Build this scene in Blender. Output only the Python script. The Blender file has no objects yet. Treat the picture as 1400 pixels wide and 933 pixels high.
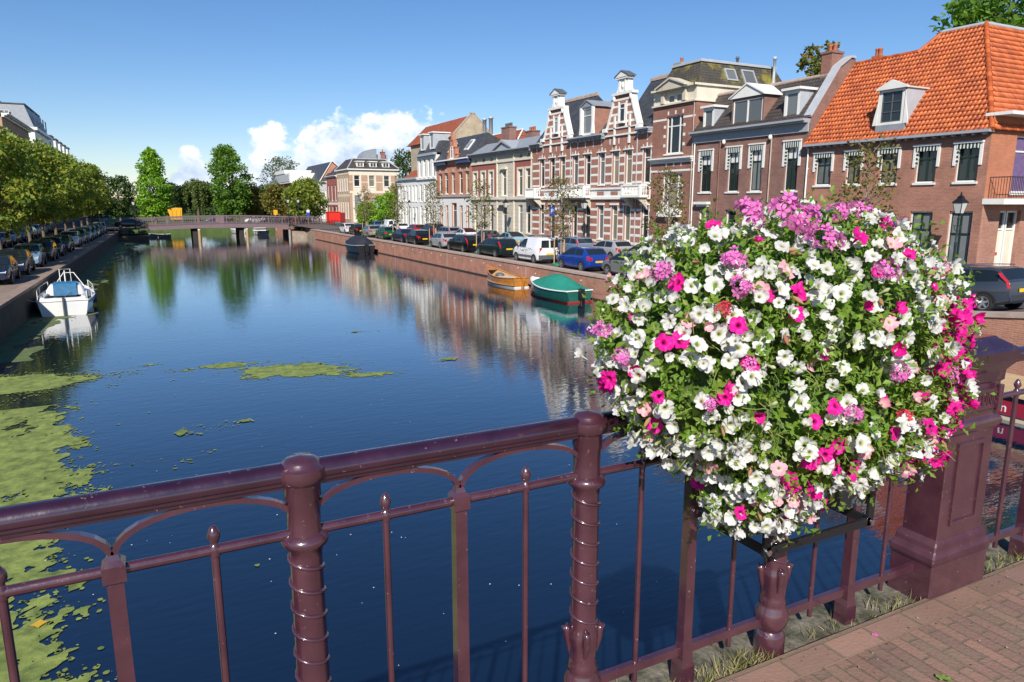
import bpy, bmesh, math, random
import numpy as np
from mathutils import Vector, Matrix, noise
R = math.radians
random.seed(7)
SC = bpy.context.scene
COL = SC.collection

# ------------------------------------------------------------------ camera, sky, sun
CAMZ = 4.2
cam_d = bpy.data.cameras.new('camera')
cam_d.sensor_width = 36.0
cam_d.lens = 36.0 * 970 / 1400
cam_d.clip_start = 0.05
cam_d.clip_end = 3000
cam = bpy.data.objects.new('camera', cam_d)
COL.objects.link(cam)
cam.location = (0, 0, CAMZ)
cam.rotation_euler = (R(90) - math.atan(190 / 970.0), 0, -R(27))
SC.camera = cam

SUN_EL, SUN_AZ = R(36), R(180 + 34)          # azimuth measured clockwise from +Y (the far end of the canal)
world = bpy.data.worlds.new('World')
SC.world = world
world.use_nodes = True
wt = world.node_tree
wt.nodes.clear()


def N(t, typ, **kw):
 n = t.nodes.new(typ)
 for k, v in kw.items():
  if hasattr(n, k):
   setattr(n, k, v)
 return n


def L(t, a, b):
 t.links.new(a, b)


def mth(t, op, a, b=None, c=None, clamp=False):
 n = t.nodes.new('ShaderNodeMath')
 n.operation = op
 n.use_clamp = clamp
 for i, x in enumerate((a, b, c)):
  if x is None:
   continue
  if isinstance(x, (int, float)):
   n.inputs[i].default_value = x
  else:
   t.links.new(x, n.inputs[i])
 return n.outputs[0]


def build_world():
 t = wt
 out = N(t, 'ShaderNodeOutputWorld')
 bg = N(t, 'ShaderNodeBackground')
 bg.inputs['Strength'].default_value = SKY_STRENGTH
 sky = N(t, 'ShaderNodeTexSky')
 sky.sky_type = 'NISHITA'
 sky.sun_disc = False
 sky.sun_elevation = SUN_EL
 sky.sun_rotation = SUN_AZ
 sky.altitude = 0
 sky.air_density = 1.0
 sky.dust_density = 0.05
 sky.ozone_density = 4.0
 hs = N(t, 'ShaderNodeHueSaturation')
 hs.inputs['Saturation'].default_value = SKY_SAT
 hs.inputs['Value'].default_value = 1.0
 L(t, sky.outputs[0], hs.inputs['Color'])
 tint = N(t, 'ShaderNodeMixRGB', blend_type='MULTIPLY')
 tint.inputs[0].default_value = 1.0
 tint.inputs[2].default_value = (0.97, 0.93, 1.0, 1)
 L(t, hs.outputs[0], tint.inputs[1])
 tc = N(t, 'ShaderNodeTexCoord')
 sep = N(t, 'ShaderNodeSeparateXYZ')
 L(t, tc.outputs['Generated'], sep.inputs[0])
 az = mth(t, 'ARCTAN2', sep.outputs[0], sep.outputs[1])
 el = mth(t, 'ARCSINE', sep.outputs[2])
 # big billows, two sizes, plus fine curls
 def nz(scale, detail, rough, off, sy=1.25):
  mp = N(t, 'ShaderNodeMapping')
  mp.inputs['Scale'].default_value = (1, 1, sy)
  mp.inputs['Location'].default_value = off
  L(t, tc.outputs['Generated'], mp.inputs[0])
  n = N(t, 'ShaderNodeTexNoise')
  n.inputs['Scale'].default_value = scale
  n.inputs['Detail'].default_value = detail
  n.inputs['Roughness'].default_value = rough
  L(t, mp.outputs[0], n.inputs['Vector'])
  return n.outputs['Fac']
 n1 = nz(17, 8, 0.58, (0.3, 0.1, 0.0))
 n2 = nz(17, 8, 0.58, (0.312, 0.1, -0.02))     # the same billows sampled towards the sun: gives their lit side
 # envelope: how high the cloud bank reaches at each azimuth
 a01 = mth(t, 'MULTIPLY_ADD', az, 180 / math.pi / 60.0, 0.5)      # -30..30 deg -> 0..1
 ramp = N(t, 'ShaderNodeValToRGB')
 cr = ramp.color_ramp
 cr.interpolation = 'EASE'
 pts = [(0.0, 0.0), (0.47, 0.0), (0.515, 0.24), (0.555, 0.62), (0.585, 0.42), (0.60, 0.36), (0.635, 0.74), (0.672, 0.70), (0.70, 0.80),
           (0.745, 1.0), (0.80, 0.93), (0.86, 0.88), (0.92, 0.5), (1.0, 0.0)]
 while len(cr.elements) > 1:
  cr.elements.remove(cr.elements[-1])
 cr.elements[0].position = 0.0
 cr.elements[0].color = (0, 0, 0, 1)
 for p, v in pts[1:]:
  e = cr.elements.new(p)
  e.color = (v, v, v, 1)
 L(t, a01, ramp.inputs[0])
 H = mth(t, 'MULTIPLY', ramp.outputs['Color'], R(7.2))
 def dens(nf):
  d = mth(t, 'SUBTRACT', H, el)
  return mth(t, 'MULTIPLY_ADD', mth(t, 'SUBTRACT', nf, 0.56), 0.16, d)
 d1 = dens(n1)
 d2 = dens(n2)
 ms = N(t, 'ShaderNodeMapRange')
 ms.interpolation_type = 'SMOOTHSTEP'
 ms.inputs['From Min'].default_value = -0.003
 ms.inputs['From Max'].default_value = 0.015
 L(t, d1, ms.inputs['Value'])
 gate = N(t, 'ShaderNodeMapRange')
 gate.inputs['From Min'].default_value = R(0.1)
 gate.inputs['From Max'].default_value = R(0.8)
 L(t, H, gate.inputs['Value'])
 mask = mth(t, 'MULTIPLY', ms.outputs[0], gate.outputs[0], clamp=True)
 lit = mth(t, 'MULTIPLY_ADD', mth(t, 'SUBTRACT', d1, d2), 22.0, 0.58, clamp=True)
 hi = N(t, 'ShaderNodeMapRange')
 hi.inputs['From Min'].default_value = R(0.3)
 hi.inputs['From Max'].default_value = R(4.6)
 L(t, el, hi.inputs['Value'])
 lit = mth(t, 'MULTIPLY', lit, mth(t, 'MULTIPLY_ADD', hi.outputs[0], 0.62, 0.38), clamp=True)
 cc = N(t, 'ShaderNodeMixRGB')
 cc.inputs[1].default_value = (4.4, 5.7, 7.8, 1)
 cc.inputs[2].default_value = (11.4, 11.4, 11.6, 1)
 L(t, lit, cc.inputs[0])
 mx = N(t, 'ShaderNodeMixRGB')
 L(t, mth(t, 'MULTIPLY', mask, 0.9), mx.inputs[0])
 L(t, tint.outputs[0], mx.inputs[1])
 L(t, cc.outputs[0], mx.inputs[2])
 L(t, mx.outputs[0], bg.inputs['Color'])
 L(t, bg.outputs[0], out.inputs['Surface'])


SKY_STRENGTH, SKY_SAT = 0.08, 1.18
build_world()
sun_d = bpy.data.lights.new('sun', 'SUN')
sun_d.energy = 4.4
sun_d.angle = R(0.5)
sun_d.color = (1.0, 0.94, 0.85)
sun = bpy.data.objects.new('sun', sun_d)
COL.objects.link(sun)
_d = Vector((math.sin(SUN_AZ) * math.cos(SUN_EL), math.cos(SUN_AZ) * math.cos(SUN_EL), math.sin(SUN_EL)))
sun.rotation_euler = (-_d).to_track_quat('-Z', 'Y').to_euler()
sun.location = _d * 60
SC.view_settings.view_transform = 'Standard'
SC.view_settings.look = 'None'
SC.view_settings.gamma = 1
SC.view_settings.exposure = 0.55
SC.view_settings.use_curve_mapping = False
SC.render.engine = 'CYCLES'
SC.cycles.max_bounces = 6
SC.cycles.diffuse_bounces = 3
SC.cycles.glossy_bounces = 3
SC.cycles.transparent_max_bounces = 8
SC.cycles.caustics_reflective = False
SC.cycles.caustics_refractive = False

# ------------------------------------------------------------------ materials


def newmat(name):
 m = bpy.data.materials.new(name)
 m.use_nodes = True
 t = m.node_tree
 b = t.nodes['Principled BSDF']
 return m, t, b


def rgb(c):
 return (c[0], c[1], c[2], 1)


def mk(name, col, rough=0.6, metal=0.0, var=0.0, vscale=2.5, bump=0.0, bscale=25, coat=0.0, spec=0.5, coord='Object', detail=5, col2=None, thr=None):
 m, t, b = newmat(name)
 b.inputs['Roughness'].default_value = rough
 b.inputs['Metallic'].default_value = metal
 b.inputs['Coat Weight'].default_value = coat
 b.inputs['Coat Roughness'].default_value = 0.08
 b.inputs['Specular IOR Level'].default_value = spec
 b.inputs['Base Color'].default_value = rgb(col)
 tc = N(t, 'ShaderNodeTexCoord')
 if var > 0 or col2:
  n = N(t, 'ShaderNodeTexNoise')
  n.inputs['Scale'].default_value = vscale
  n.inputs['Detail'].default_value = detail
  n.inputs['Roughness'].default_value = 0.62
  L(t, tc.outputs[coord], n.inputs['Vector'])
  r = N(t, 'ShaderNodeValToRGB')
  lo, hi = thr or (0.3, 0.7)
  r.color_ramp.elements[0].position = lo
  r.color_ramp.elements[1].position = hi
  r.color_ramp.elements[0].color = rgb([c * (1 - var) for c in col])
  r.color_ramp.elements[1].color = rgb(col2 or [min(1, c * (1 + var)) for c in col])
  L(t, n.outputs['Fac'], r.inputs[0])
  L(t, r.outputs[0], b.inputs['Base Color'])
 if bump > 0:
  n2 = N(t, 'ShaderNodeTexNoise')
  n2.inputs['Scale'].default_value = bscale
  n2.inputs['Detail'].default_value = 4
  L(t, tc.outputs[coord], n2.inputs['Vector'])
  bp = N(t, 'ShaderNodeBump')
  bp.inputs['Strength'].default_value = 1
  bp.inputs['Distance'].default_value = bump
  L(t, n2.outputs['Fac'], bp.inputs['Height'])
  L(t, bp.outputs[0], b.inputs['Normal'])
 return m


def brickmat(name, c1, c2, mortar, bw=0.22, rh=0.066, ms=0.011, rough=0.85, dirt=0.3, bump=0.004, rot=0.0, off=0.5, stain=None):
 m, t, b = newmat(name)
 b.inputs['Roughness'].default_value = rough
 uv = N(t, 'ShaderNodeUVMap')
 mp = N(t, 'ShaderNodeMapping')
 mp.inputs['Rotation'].default_value = (0, 0, rot)
 L(t, uv.outputs[0], mp.inputs[0])
 br = N(t, 'ShaderNodeTexBrick')
 br.offset = off
 br.inputs['Color1'].default_value = rgb(c1)
 br.inputs['Color2'].default_value = rgb(c2)
 br.inputs['Mortar'].default_value = rgb(mortar)
 br.inputs['Scale'].default_value = 1
 br.inputs['Brick Width'].default_value = bw
 br.inputs['Row Height'].default_value = rh
 br.inputs['Mortar Size'].default_value = ms
 br.inputs['Mortar Smooth'].default_value = 0.25
 br.inputs['Bias'].default_value = 0.0
 L(t, mp.outputs[0], br.inputs['Vector'])
 n = N(t, 'ShaderNodeTexNoise')
 n.inputs['Scale'].default_value = 0.9
 n.inputs['Detail'].default_value = 7
 n.inputs['Roughness'].default_value = 0.65
 L(t, mp.outputs[0], n.inputs['Vector'])
 r = N(t, 'ShaderNodeMapRange')
 r.inputs['From Min'].default_value = 0.3
 r.inputs['From Max'].default_value = 0.72
 r.inputs['To Min'].default_value = 1 - dirt
 r.inputs['To Max'].default_value = 1 + dirt * 0.55
 L(t, n.outputs['Fac'], r.inputs['Value'])
 vm = N(t, 'ShaderNodeVectorMath', operation='SCALE')
 L(t, br.outputs['Color'], vm.inputs[0])
 L(t, r.outputs[0], vm.inputs['Scale'])
 col = vm.outputs[0]
 if stain:
  sc, lo, hi, scol, amt = stain
  n3 = N(t, 'ShaderNodeTexNoise')
  n3.inputs['Scale'].default_value = sc
  n3.inputs['Detail'].default_value = 8
  n3.inputs['Roughness'].default_value = 0.7
  L(t, mp.outputs[0], n3.inputs['Vector'])
  r3 = N(t, 'ShaderNodeMapRange')
  r3.inputs['From Min'].default_value = lo
  r3.inputs['From Max'].default_value = hi
  r3.inputs['To Max'].default_value = amt
  L(t, n3.outputs['Fac'], r3.inputs['Value'])
  mx = N(t, 'ShaderNodeMixRGB')
  L(t, r3.outputs[0], mx.inputs[0])
  L(t, col, mx.inputs[1])
  mx.inputs[2].default_value = rgb(scol)
  col = mx.outputs[0]
 L(t, col, b.inputs['Base Color'])
 if bump:
  bp = N(t, 'ShaderNodeBump')
  bp.invert = True
  bp.inputs['Distance'].default_value = bump
  L(t, br.outputs['Fac'], bp.inputs['Height'])
  n4 = N(t, 'ShaderNodeTexNoise')
  n4.inputs['Scale'].default_value = 60
  L(t, mp.outputs[0], n4.inputs['Vector'])
  bp2 = N(t, 'ShaderNodeBump')
  bp2.inputs['Distance'].default_value = bump * 0.5
  L(t, n4.outputs['Fac'], bp2.inputs['Height'])
  L(t, bp.outputs[0], bp2.inputs['Normal'])
  L(t, bp2.outputs[0], b.inputs['Normal'])
 return m


def stripemat(name, ca, cb, per, axis=0, rough=0.8):
 m, t, b = newmat(name)
 b.inputs['Roughness'].default_value = rough
 uv = N(t, 'ShaderNodeUVMap')
 sp = N(t, 'ShaderNodeSeparateXYZ')
 L(t, uv.outputs[0], sp.inputs[0])
 f = mth(t, 'FRACT', mth(t, 'DIVIDE', sp.outputs[axis], per))
 g = mth(t, 'GREATER_THAN', f, 0.6)
 mx = N(t, 'ShaderNodeMixRGB')
 mx.inputs[1].default_value = rgb(ca)
 mx.inputs[2].default_value = rgb(cb)
 L(t, g, mx.inputs[0])
 L(t, mx.outputs[0], b.inputs['Base Color'])
 return m


def leafmat(name, cols, rough=0.55, trans=0.3):
 """foliage: each leaf its own colour (random per leaf), a little light comes through"""
 m, t, b = newmat(name)
 b.inputs['Roughness'].default_value = rough
 b.inputs['Specular IOR Level'].default_value = 0.35
 g = N(t, 'ShaderNodeNewGeometry')
 r = N(t, 'ShaderNodeValToRGB')
 cr = r.color_ramp
 while len(cr.elements) > 1:
  cr.elements.remove(cr.elements[-1])
 for i, c in enumerate(cols):
  e = cr.elements[0] if i == 0 else cr.elements.new(i / (len(cols) - 1))
  e.position = i / max(1, len(cols) - 1)
  e.color = rgb(c)
 L(t, g.outputs['Random Per Island'], r.inputs[0])
 L(t, r.outputs[0], b.inputs['Base Color'])
 tr = N(t, 'ShaderNodeBsdfTranslucent')
 hs = N(t, 'ShaderNodeHueSaturation')
 hs.inputs['Value'].default_value = 1.5
 hs.inputs['Saturation'].default_value = 1.1
 L(t, r.outputs[0], hs.inputs['Color'])
 L(t, hs.outputs[0], tr.inputs['Color'])
 mx = N(t, 'ShaderNodeMixShader')
 mx.inputs[0].default_value = trans
 L(t, b.outputs[0], mx.inputs[1])
 L(t, tr.outputs[0], mx.inputs[2])
 L(t, mx.outputs[0], t.nodes['Material Output'].inputs['Surface'])
 return m


def watermat():
 m, t, b = newmat('canal_water')
 b.inputs['Base Color'].default_value = (0.004, 0.012, 0.032, 1)
 b.inputs['Roughness'].default_value = 0.015
 b.inputs['IOR'].default_value = 1.5
 b.inputs['Coat Weight'].default_value = 1.0
 b.inputs['Coat IOR'].default_value = 1.42
 b.inputs['Coat Roughness'].default_value = 0.015
 tc = N(t, 'ShaderNodeTexCoord')
 def w(sx, sy, rot, scale, dist, prev, detail=3):
  mp = N(t, 'ShaderNodeMapping')
  mp.inputs['Scale'].default_value = (sx, sy, 1)
  mp.inputs['Rotation'].default_value = (0, 0, rot)
  L(t, tc.outputs['Object'], mp.inputs[0])
  n = N(t, 'ShaderNodeTexNoise')
  n.inputs['Scale'].default_value = scale
  n.inputs['Detail'].default_value = detail
  n.inputs['Roughness'].default_value = 0.5
  L(t, mp.outputs[0], n.inputs['Vector'])
  bp = N(t, 'ShaderNodeBump')
  bp.inputs['Distance'].default_value = dist
  bp.inputs['Strength'].default_value = 1.0
  L(t, n.outputs['Fac'], bp.inputs['Height'])
  if prev is not None:
   L(t, prev, bp.inputs['Normal'])
  return bp.outputs[0]
 a = w(1, 3.2, R(-20), 1.9, 0.0036, None, 2)
 a = w(0.55, 1.0, R(15), 0.5, 0.0032, a, 2)
 a = w(1, 2.6, R(-30), 6.0, 0.0011, a, 2)
 L(t, a, b.inputs['Normal'])
 L(t, a, b.inputs['Coat Normal'])
 return m


M = {}
M['water'] = watermat()
M['iron'] = None
M['white'] = mk('white_paint', (0.74, 0.73, 0.69), 0.5, var=0.07, vscale=1.5)
M['cream'] = mk('cream_paint', (0.66, 0.60, 0.48), 0.6, var=0.08, vscale=1.2)
M['stone'] = mk('pale_stone', (0.52, 0.47, 0.38), 0.8, var=0.14, vscale=2.0)
M['greystone'] = mk('grey_stone', (0.30, 0.28, 0.25), 0.85, var=0.2, vscale=6, bump=0.003, bscale=40)
M['grey_paint'] = mk('grey_blue_paint', (0.33, 0.35, 0.38), 0.6, var=0.06)
M['darkgrey'] = mk('dark_grey_paint', (0.10, 0.105, 0.11), 0.5, var=0.1)
M['lead'] = mk('lead_sheet', (0.25, 0.27, 0.30), 0.5, var=0.12, vscale=2)
M['zinc'] = mk('zinc_sheet', (0.40, 0.42, 0.45), 0.45, var=0.1, vscale=2)
M['black'] = mk('black_metal', (0.012, 0.012, 0.014), 0.4)
M['rubber'] = mk('black_rubber', (0.016, 0.016, 0.017), 0.85)
M['alloy'] = mk('alloy_wheel', (0.45, 0.46, 0.48), 0.35, metal=0.7)
M['chrome'] = mk('chrome', (0.7, 0.71, 0.73), 0.15, metal=1.0)
M['wood'] = mk('raw_wood', (0.42, 0.27, 0.14), 0.75, var=0.2, vscale=6)
M['varnish'] = mk('varnished_wood', (0.47, 0.19, 0.035), 0.22, var=0.3, vscale=5, coat=0.5)
M['bark'] = mk('bark', (0.13, 0.10, 0.075), 0.9, var=0.35, vscale=8, bump=0.01, bscale=18)
M['palebark'] = mk('pale_bark', (0.24, 0.20, 0.16), 0.9, var=0.3, vscale=8)
M['brick_orange'] = brickmat('red_orange_brick', (0.444, 0.172, 0.098), (0.337, 0.126, 0.080), (0.351, 0.260, 0.215), dirt=0.28)
M['brick_sunlit'] = brickmat('sunlit_orange_brick', (0.55, 0.17, 0.07), (0.46, 0.13, 0.055), (0.33, 0.2, 0.14), dirt=0.16)  # sunlit copy of the house brick, the sun's brightening put into its colour
M['brick_dark'] = brickmat('dark_red_brick', (0.306, 0.142, 0.104), (0.224, 0.102, 0.078), (0.221, 0.163, 0.143), dirt=0.28)
M['brick_brown'] = brickmat('brown_red_brick', (0.345, 0.134, 0.088), (0.252, 0.100, 0.071), (0.260, 0.182, 0.150), dirt=0.25)
M['brick_stripe'] = brickmat('russet_brick', (0.413, 0.162, 0.098), (0.321, 0.119, 0.078), (0.312, 0.221, 0.182), dirt=0.2)
M['brick_tan'] = brickmat('tan_brick', (0.495, 0.285, 0.173), (0.405, 0.225, 0.135), (0.416, 0.338, 0.260), dirt=0.15)
M['brick_pinkish'] = mk('faded_red_plaster', (0.29, 0.095, 0.075), 0.85, var=0.12)
M['brick_orb'] = brickmat('orange_red_brick', (0.551, 0.208, 0.116), (0.459, 0.162, 0.088), (0.390, 0.260, 0.195), dirt=0.16)
M['brick_quay'] = brickmat('quay_brick', (0.50, 0.205, 0.125), (0.39, 0.155, 0.098), (0.403, 0.286, 0.227), dirt=0.32, stain=(0.6, 0.56, 0.8, (0.36, 0.25, 0.19), 0.45))
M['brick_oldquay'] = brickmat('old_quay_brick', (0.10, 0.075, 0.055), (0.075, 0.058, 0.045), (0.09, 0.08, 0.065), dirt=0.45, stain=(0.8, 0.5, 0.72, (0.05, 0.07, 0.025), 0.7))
M['coping'] = mk('pale_coping_stone', (0.40, 0.31, 0.26), 0.85, var=0.18, vscale=2.5, bump=0.003, bscale=30)
M['plaster'] = mk('old_beige_plaster', (0.40, 0.33, 0.23), 0.9, var=0.22, vscale=1.5)
M['slate'] = brickmat('slate', (0.075, 0.08, 0.09), (0.05, 0.054, 0.064), (0.028, 0.03, 0.034), bw=0.3, rh=0.22, ms=0.018, rough=0.55, dirt=0.3, bump=0.01)
M['darktile'] = brickmat('dark_brown_tile', (0.095, 0.075, 0.065), (0.07, 0.056, 0.05), (0.025, 0.022, 0.02), bw=0.24, rh=0.3, ms=0.03, rough=0.6, dirt=0.3, bump=0.02, off=0.0)
M['mosstile'] = brickmat('mossy_slate', (0.085, 0.072, 0.055), (0.06, 0.053, 0.043), (0.03, 0.028, 0.022), bw=0.3, rh=0.22, ms=0.018, rough=0.8, dirt=0.3, bump=0.01, stain=(0.5, 0.50, 0.62, (0.26, 0.22, 0.02), 0.8))
M['redtile'] = brickmat('red_roof_tile', (0.46, 0.12, 0.035), (0.38, 0.09, 0.03), (0.16, 0.04, 0.02), bw=0.24, rh=0.32, ms=0.03, rough=0.65, dirt=0.25, bump=0.03, off=0.0)
M['pantile'] = None
M['asphalt'] = mk('asphalt', (0.06, 0.058, 0.056), 0.9, var=0.22, vscale=1.2, bump=0.004, bscale=60)
M['pave_r'] = brickmat('street_clinker', (0.15, 0.105, 0.085), (0.115, 0.08, 0.066), (0.13, 0.115, 0.1), bw=0.2, rh=0.1, ms=0.012, dirt=0.3)
M['pave_grey'] = brickmat('sidewalk_slabs', (0.27, 0.25, 0.225), (0.23, 0.21, 0.19), (0.16, 0.15, 0.13), bw=0.3, rh=0.3, ms=0.01, dirt=0.25)
M['quaytop'] = brickmat('quay_paving', (0.32, 0.225, 0.165), (0.25, 0.17, 0.125), (0.2, 0.16, 0.13), bw=0.2, rh=0.1, ms=0.01, dirt=0.35)
M['earth'] = mk('earth_ground', (0.07, 0.075, 0.04), 0.95, var=0.3, vscale=0.2)
M['conc'] = mk('concrete', (0.30, 0.28, 0.25), 0.9, var=0.22, vscale=1.2, bump=0.003, bscale=20)
M['darkwood'] = mk('dark_tarred_wood', (0.03, 0.027, 0.025), 0.85, var=0.3, vscale=5)
M['mauve'] = mk('mauve_bridge_paint', (0.18, 0.125, 0.135), 0.55, var=0.1)
M['mauvedark'] = mk('dark_mauve_bridge_paint', (0.15, 0.10, 0.12), 0.55, var=0.1)
M['awning'] = stripemat('green_white_awning_stripes', (0.02, 0.05, 0.035), (0.70, 0.70, 0.66), 0.16)
M['awning_v'] = stripemat('green_white_awning_side', (0.02, 0.05, 0.035), (0.70, 0.70, 0.66), 0.2, axis=1)
M['curtain_purple'] = mk('purple_curtain', (0.13, 0.085, 0.19), 0.9, var=0.25, vscale=6)
M['copingl'] = mk('brown_coping_stone', (0.26, 0.19, 0.145), 0.9, var=0.25, vscale=2)
M['sashgreen'] = mk('dark_green_sash_paint', (0.012, 0.03, 0.025), 0.4)
M['terracotta'] = mk('terracotta', (0.38, 0.12, 0.06), 0.8, var=0.15)


def glassmat(name, base, rough=0.04):
 m, t, b = newmat(name)
 b.inputs['Roughness'].default_value = rough
 b.inputs['Specular IOR Level'].default_value = 0.75
 oi = N(t, 'ShaderNodeObjectInfo')
 r = N(t, 'ShaderNodeValToRGB')
 r.color_ramp.elements[0].color = rgb([c * 0.6 for c in base])
 r.color_ramp.elements[1].color = rgb([c * 1.5 for c in base])
 L(t, oi.outputs['Random'], r.inputs[0])
 L(t, r.outputs[0], b.inputs['Base Color'])
 tc = N(t, 'ShaderNodeTexCoord')
 n = N(t, 'ShaderNodeTexNoise')
 n.inputs['Scale'].default_value = 1.3
 L(t, tc.outputs['Object'], n.inputs['Vector'])
 bp = N(t, 'ShaderNodeBump')
 bp.inputs['Distance'].default_value = 0.006
 L(t, n.outputs['Fac'], bp.inputs['Height'])
 L(t, bp.outputs[0], b.inputs['Normal'])
 return m


M['glass'] = glassmat('window_glass', (0.022, 0.028, 0.03))
M['glass_c'] = glassmat('window_glass_with_curtain', (0.17, 0.18, 0.18))
M['glass_b'] = glassmat('window_glass_with_blind', (0.20, 0.18, 0.13))
M['carglass'] = glassmat('car_glass', (0.012, 0.017, 0.021), 0.03)
M['carglass'].node_tree.nodes['Principled BSDF'].inputs['Specular IOR Level'].default_value = 0.5
M['lampglass'] = mk('lamp_glass', (0.55, 0.56, 0.52), 0.15)
M['redlens'] = mk('red_lens', (0.45, 0.01, 0.012), 0.15, coat=0.6)
M['clearlens'] = mk('clear_lens', (0.62, 0.64, 0.66), 0.12, coat=0.6)
M['plate'] = mk('yellow_plate', (0.72, 0.46, 0.02), 0.4)
M['arch'] = mk('wheel_well_shade', (0.008, 0.008, 0.009), 0.9)  # flat black standing in for the shade of the wheel well


def ironmat(name='purple_brown_iron_paint', k=1.0, tint=(1, 1, 1), coat=1.0):
 """old oil paint on cast iron: glossy purple brown, brush marks, small chips down to primer"""
 m, t, b = newmat(name)
 tc = N(t, 'ShaderNodeTexCoord')
 n = N(t, 'ShaderNodeTexNoise')
 n.inputs['Scale'].default_value = 9
 n.inputs['Detail'].default_value = 6
 L(t, tc.outputs['Object'], n.inputs['Vector'])
 r = N(t, 'ShaderNodeValToRGB')
 r.color_ramp.elements[0].position = 0.3
 r.color_ramp.elements[1].position = 0.72
 r.color_ramp.elements[0].color = (0.045 * k * tint[0], 0.012 * k * tint[1], 0.023 * k * tint[2], 1)
 r.color_ramp.elements[1].color = (0.078 * k * tint[0], 0.026 * k * tint[1], 0.038 * k * tint[2], 1)
 L(t, n.outputs['Fac'], r.inputs[0])
 c = N(t, 'ShaderNodeTexNoise')
 c.inputs['Scale'].default_value = 38
 c.inputs['Detail'].default_value = 5
 c.inputs['Roughness'].default_value = 0.72
 L(t, tc.outputs['Object'], c.inputs['Vector'])
 cm = N(t, 'ShaderNodeMapRange')
 cm.inputs['From Min'].default_value = 0.65
 cm.inputs['From Max'].default_value = 0.68
 cm.inputs['To Max'].default_value = 0.75
 L(t, c.outputs['Fac'], cm.inputs['Value'])
 mx = N(t, 'ShaderNodeMixRGB')
 L(t, cm.outputs[0], mx.inputs[0])
 L(t, r.outputs[0], mx.inputs[1])
 mx.inputs[2].default_value = (0.24, 0.145, 0.14, 1)
 ru = N(t, 'ShaderNodeTexNoise')
 ru.inputs['Scale'].default_value = 5.5
 ru.inputs['Detail'].default_value = 9
 ru.inputs['Roughness'].default_value = 0.75
 L(t, tc.outputs['Object'], ru.inputs['Vector'])
 rm = N(t, 'ShaderNodeMapRange')
 rm.inputs['From Min'].default_value = 0.64
 rm.inputs['From Max'].default_value = 0.72
 rm.inputs['To Max'].default_value = 0.55
 L(t, ru.outputs['Fac'], rm.inputs['Value'])
 m2 = N(t, 'ShaderNodeMixRGB')
 L(t, rm.outputs[0], m2.inputs[0])
 L(t, mx.outputs[0], m2.inputs[1])
 m2.inputs[2].default_value = (0.16, 0.065, 0.035, 1)
 L(t, m2.outputs[0], b.inputs['Base Color'])
 rr = N(t, 'ShaderNodeMapRange')
 rr.inputs['To Min'].default_value = 0.22 if coat > .5 else 0.5
 rr.inputs['To Max'].default_value = 0.4 if coat > .5 else 0.7
 L(t, n.outputs['Fac'], rr.inputs['Value'])
 L(t, rr.outputs[0], b.inputs['Roughness'])
 b.inputs['Coat Weight'].default_value = coat
 b.inputs['Coat Roughness'].default_value = 0.10
 b.inputs['Coat IOR'].default_value = 1.7
 bn = N(t, 'ShaderNodeTexNoise')
 bn.inputs['Scale'].default_value = 26
 bn.inputs['Detail'].default_value = 3
 L(t, tc.outputs['Object'], bn.inputs['Vector'])
 bp = N(t, 'ShaderNodeBump')
 bp.inputs['Distance'].default_value = 0.0016
 L(t, bn.outputs['Fac'], bp.inputs['Height'])
 bp2 = N(t, 'ShaderNodeBump')
 bp2.invert = True
 bp2.inputs['Distance'].default_value = 0.001
 L(t, cm.outputs[0], bp2.inputs['Height'])
 L(t, bp.outputs[0], bp2.inputs['Normal'])
 L(t, bp2.outputs[0], b.inputs['Normal'])
 return m


M['iron'] = ironmat()
M['ironmatte'] = ironmat('dull_iron_paint', 1.0, (1, 1, 1), 0.15)
M['ironrail'] = ironmat('dark_purple_rail_paint', 0.5, (0.9, 0.6, 1.15))


def pantilemat():
 m, t, b = newmat('orange_pantile')
 b.inputs['Roughness'].default_value = 0.5
 g = N(t, 'ShaderNodeNewGeometry')
 r = N(t, 'ShaderNodeValToRGB')
 r.color_ramp.elements[0].color = (0.36, 0.07, 0.018, 1)
 r.color_ramp.elements[1].color = (0.58, 0.145, 0.036, 1)
 L(t, g.outputs['Random Per Island'], r.inputs[0])
 tc = N(t, 'ShaderNodeTexCoord')
 n = N(t, 'ShaderNodeTexNoise')
 n.inputs['Scale'].default_value = 1.4
 n.inputs['Detail'].default_value = 7
 L(t, tc.outputs['Object'], n.inputs['Vector'])
 mr = N(t, 'ShaderNodeMapRange')
 mr.inputs['From Min'].default_value = 0.3
 mr.inputs['From Max'].default_value = 0.7
 mr.inputs['To Min'].default_value = 0.78
 mr.inputs['To Max'].default_value = 1.1
 L(t, n.outputs['Fac'], mr.inputs['Value'])
 vm = N(t, 'ShaderNodeVectorMath', operation='SCALE')
 L(t, r.outputs[0], vm.inputs[0])
 L(t, mr.outputs[0], vm.inputs['Scale'])
 L(t, vm.outputs[0], b.inputs['Base Color'])
 return m


M['pantile'] = pantilemat()
_paint = {}


def paint(name, col, metal=0.25):
 if name not in _paint:
  _paint[name] = mk('car_paint_' + name, col, 0.32, metal=metal, coat=1.0)
 return _paint[name]


# ------------------------------------------------------------------ mesh builder


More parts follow.
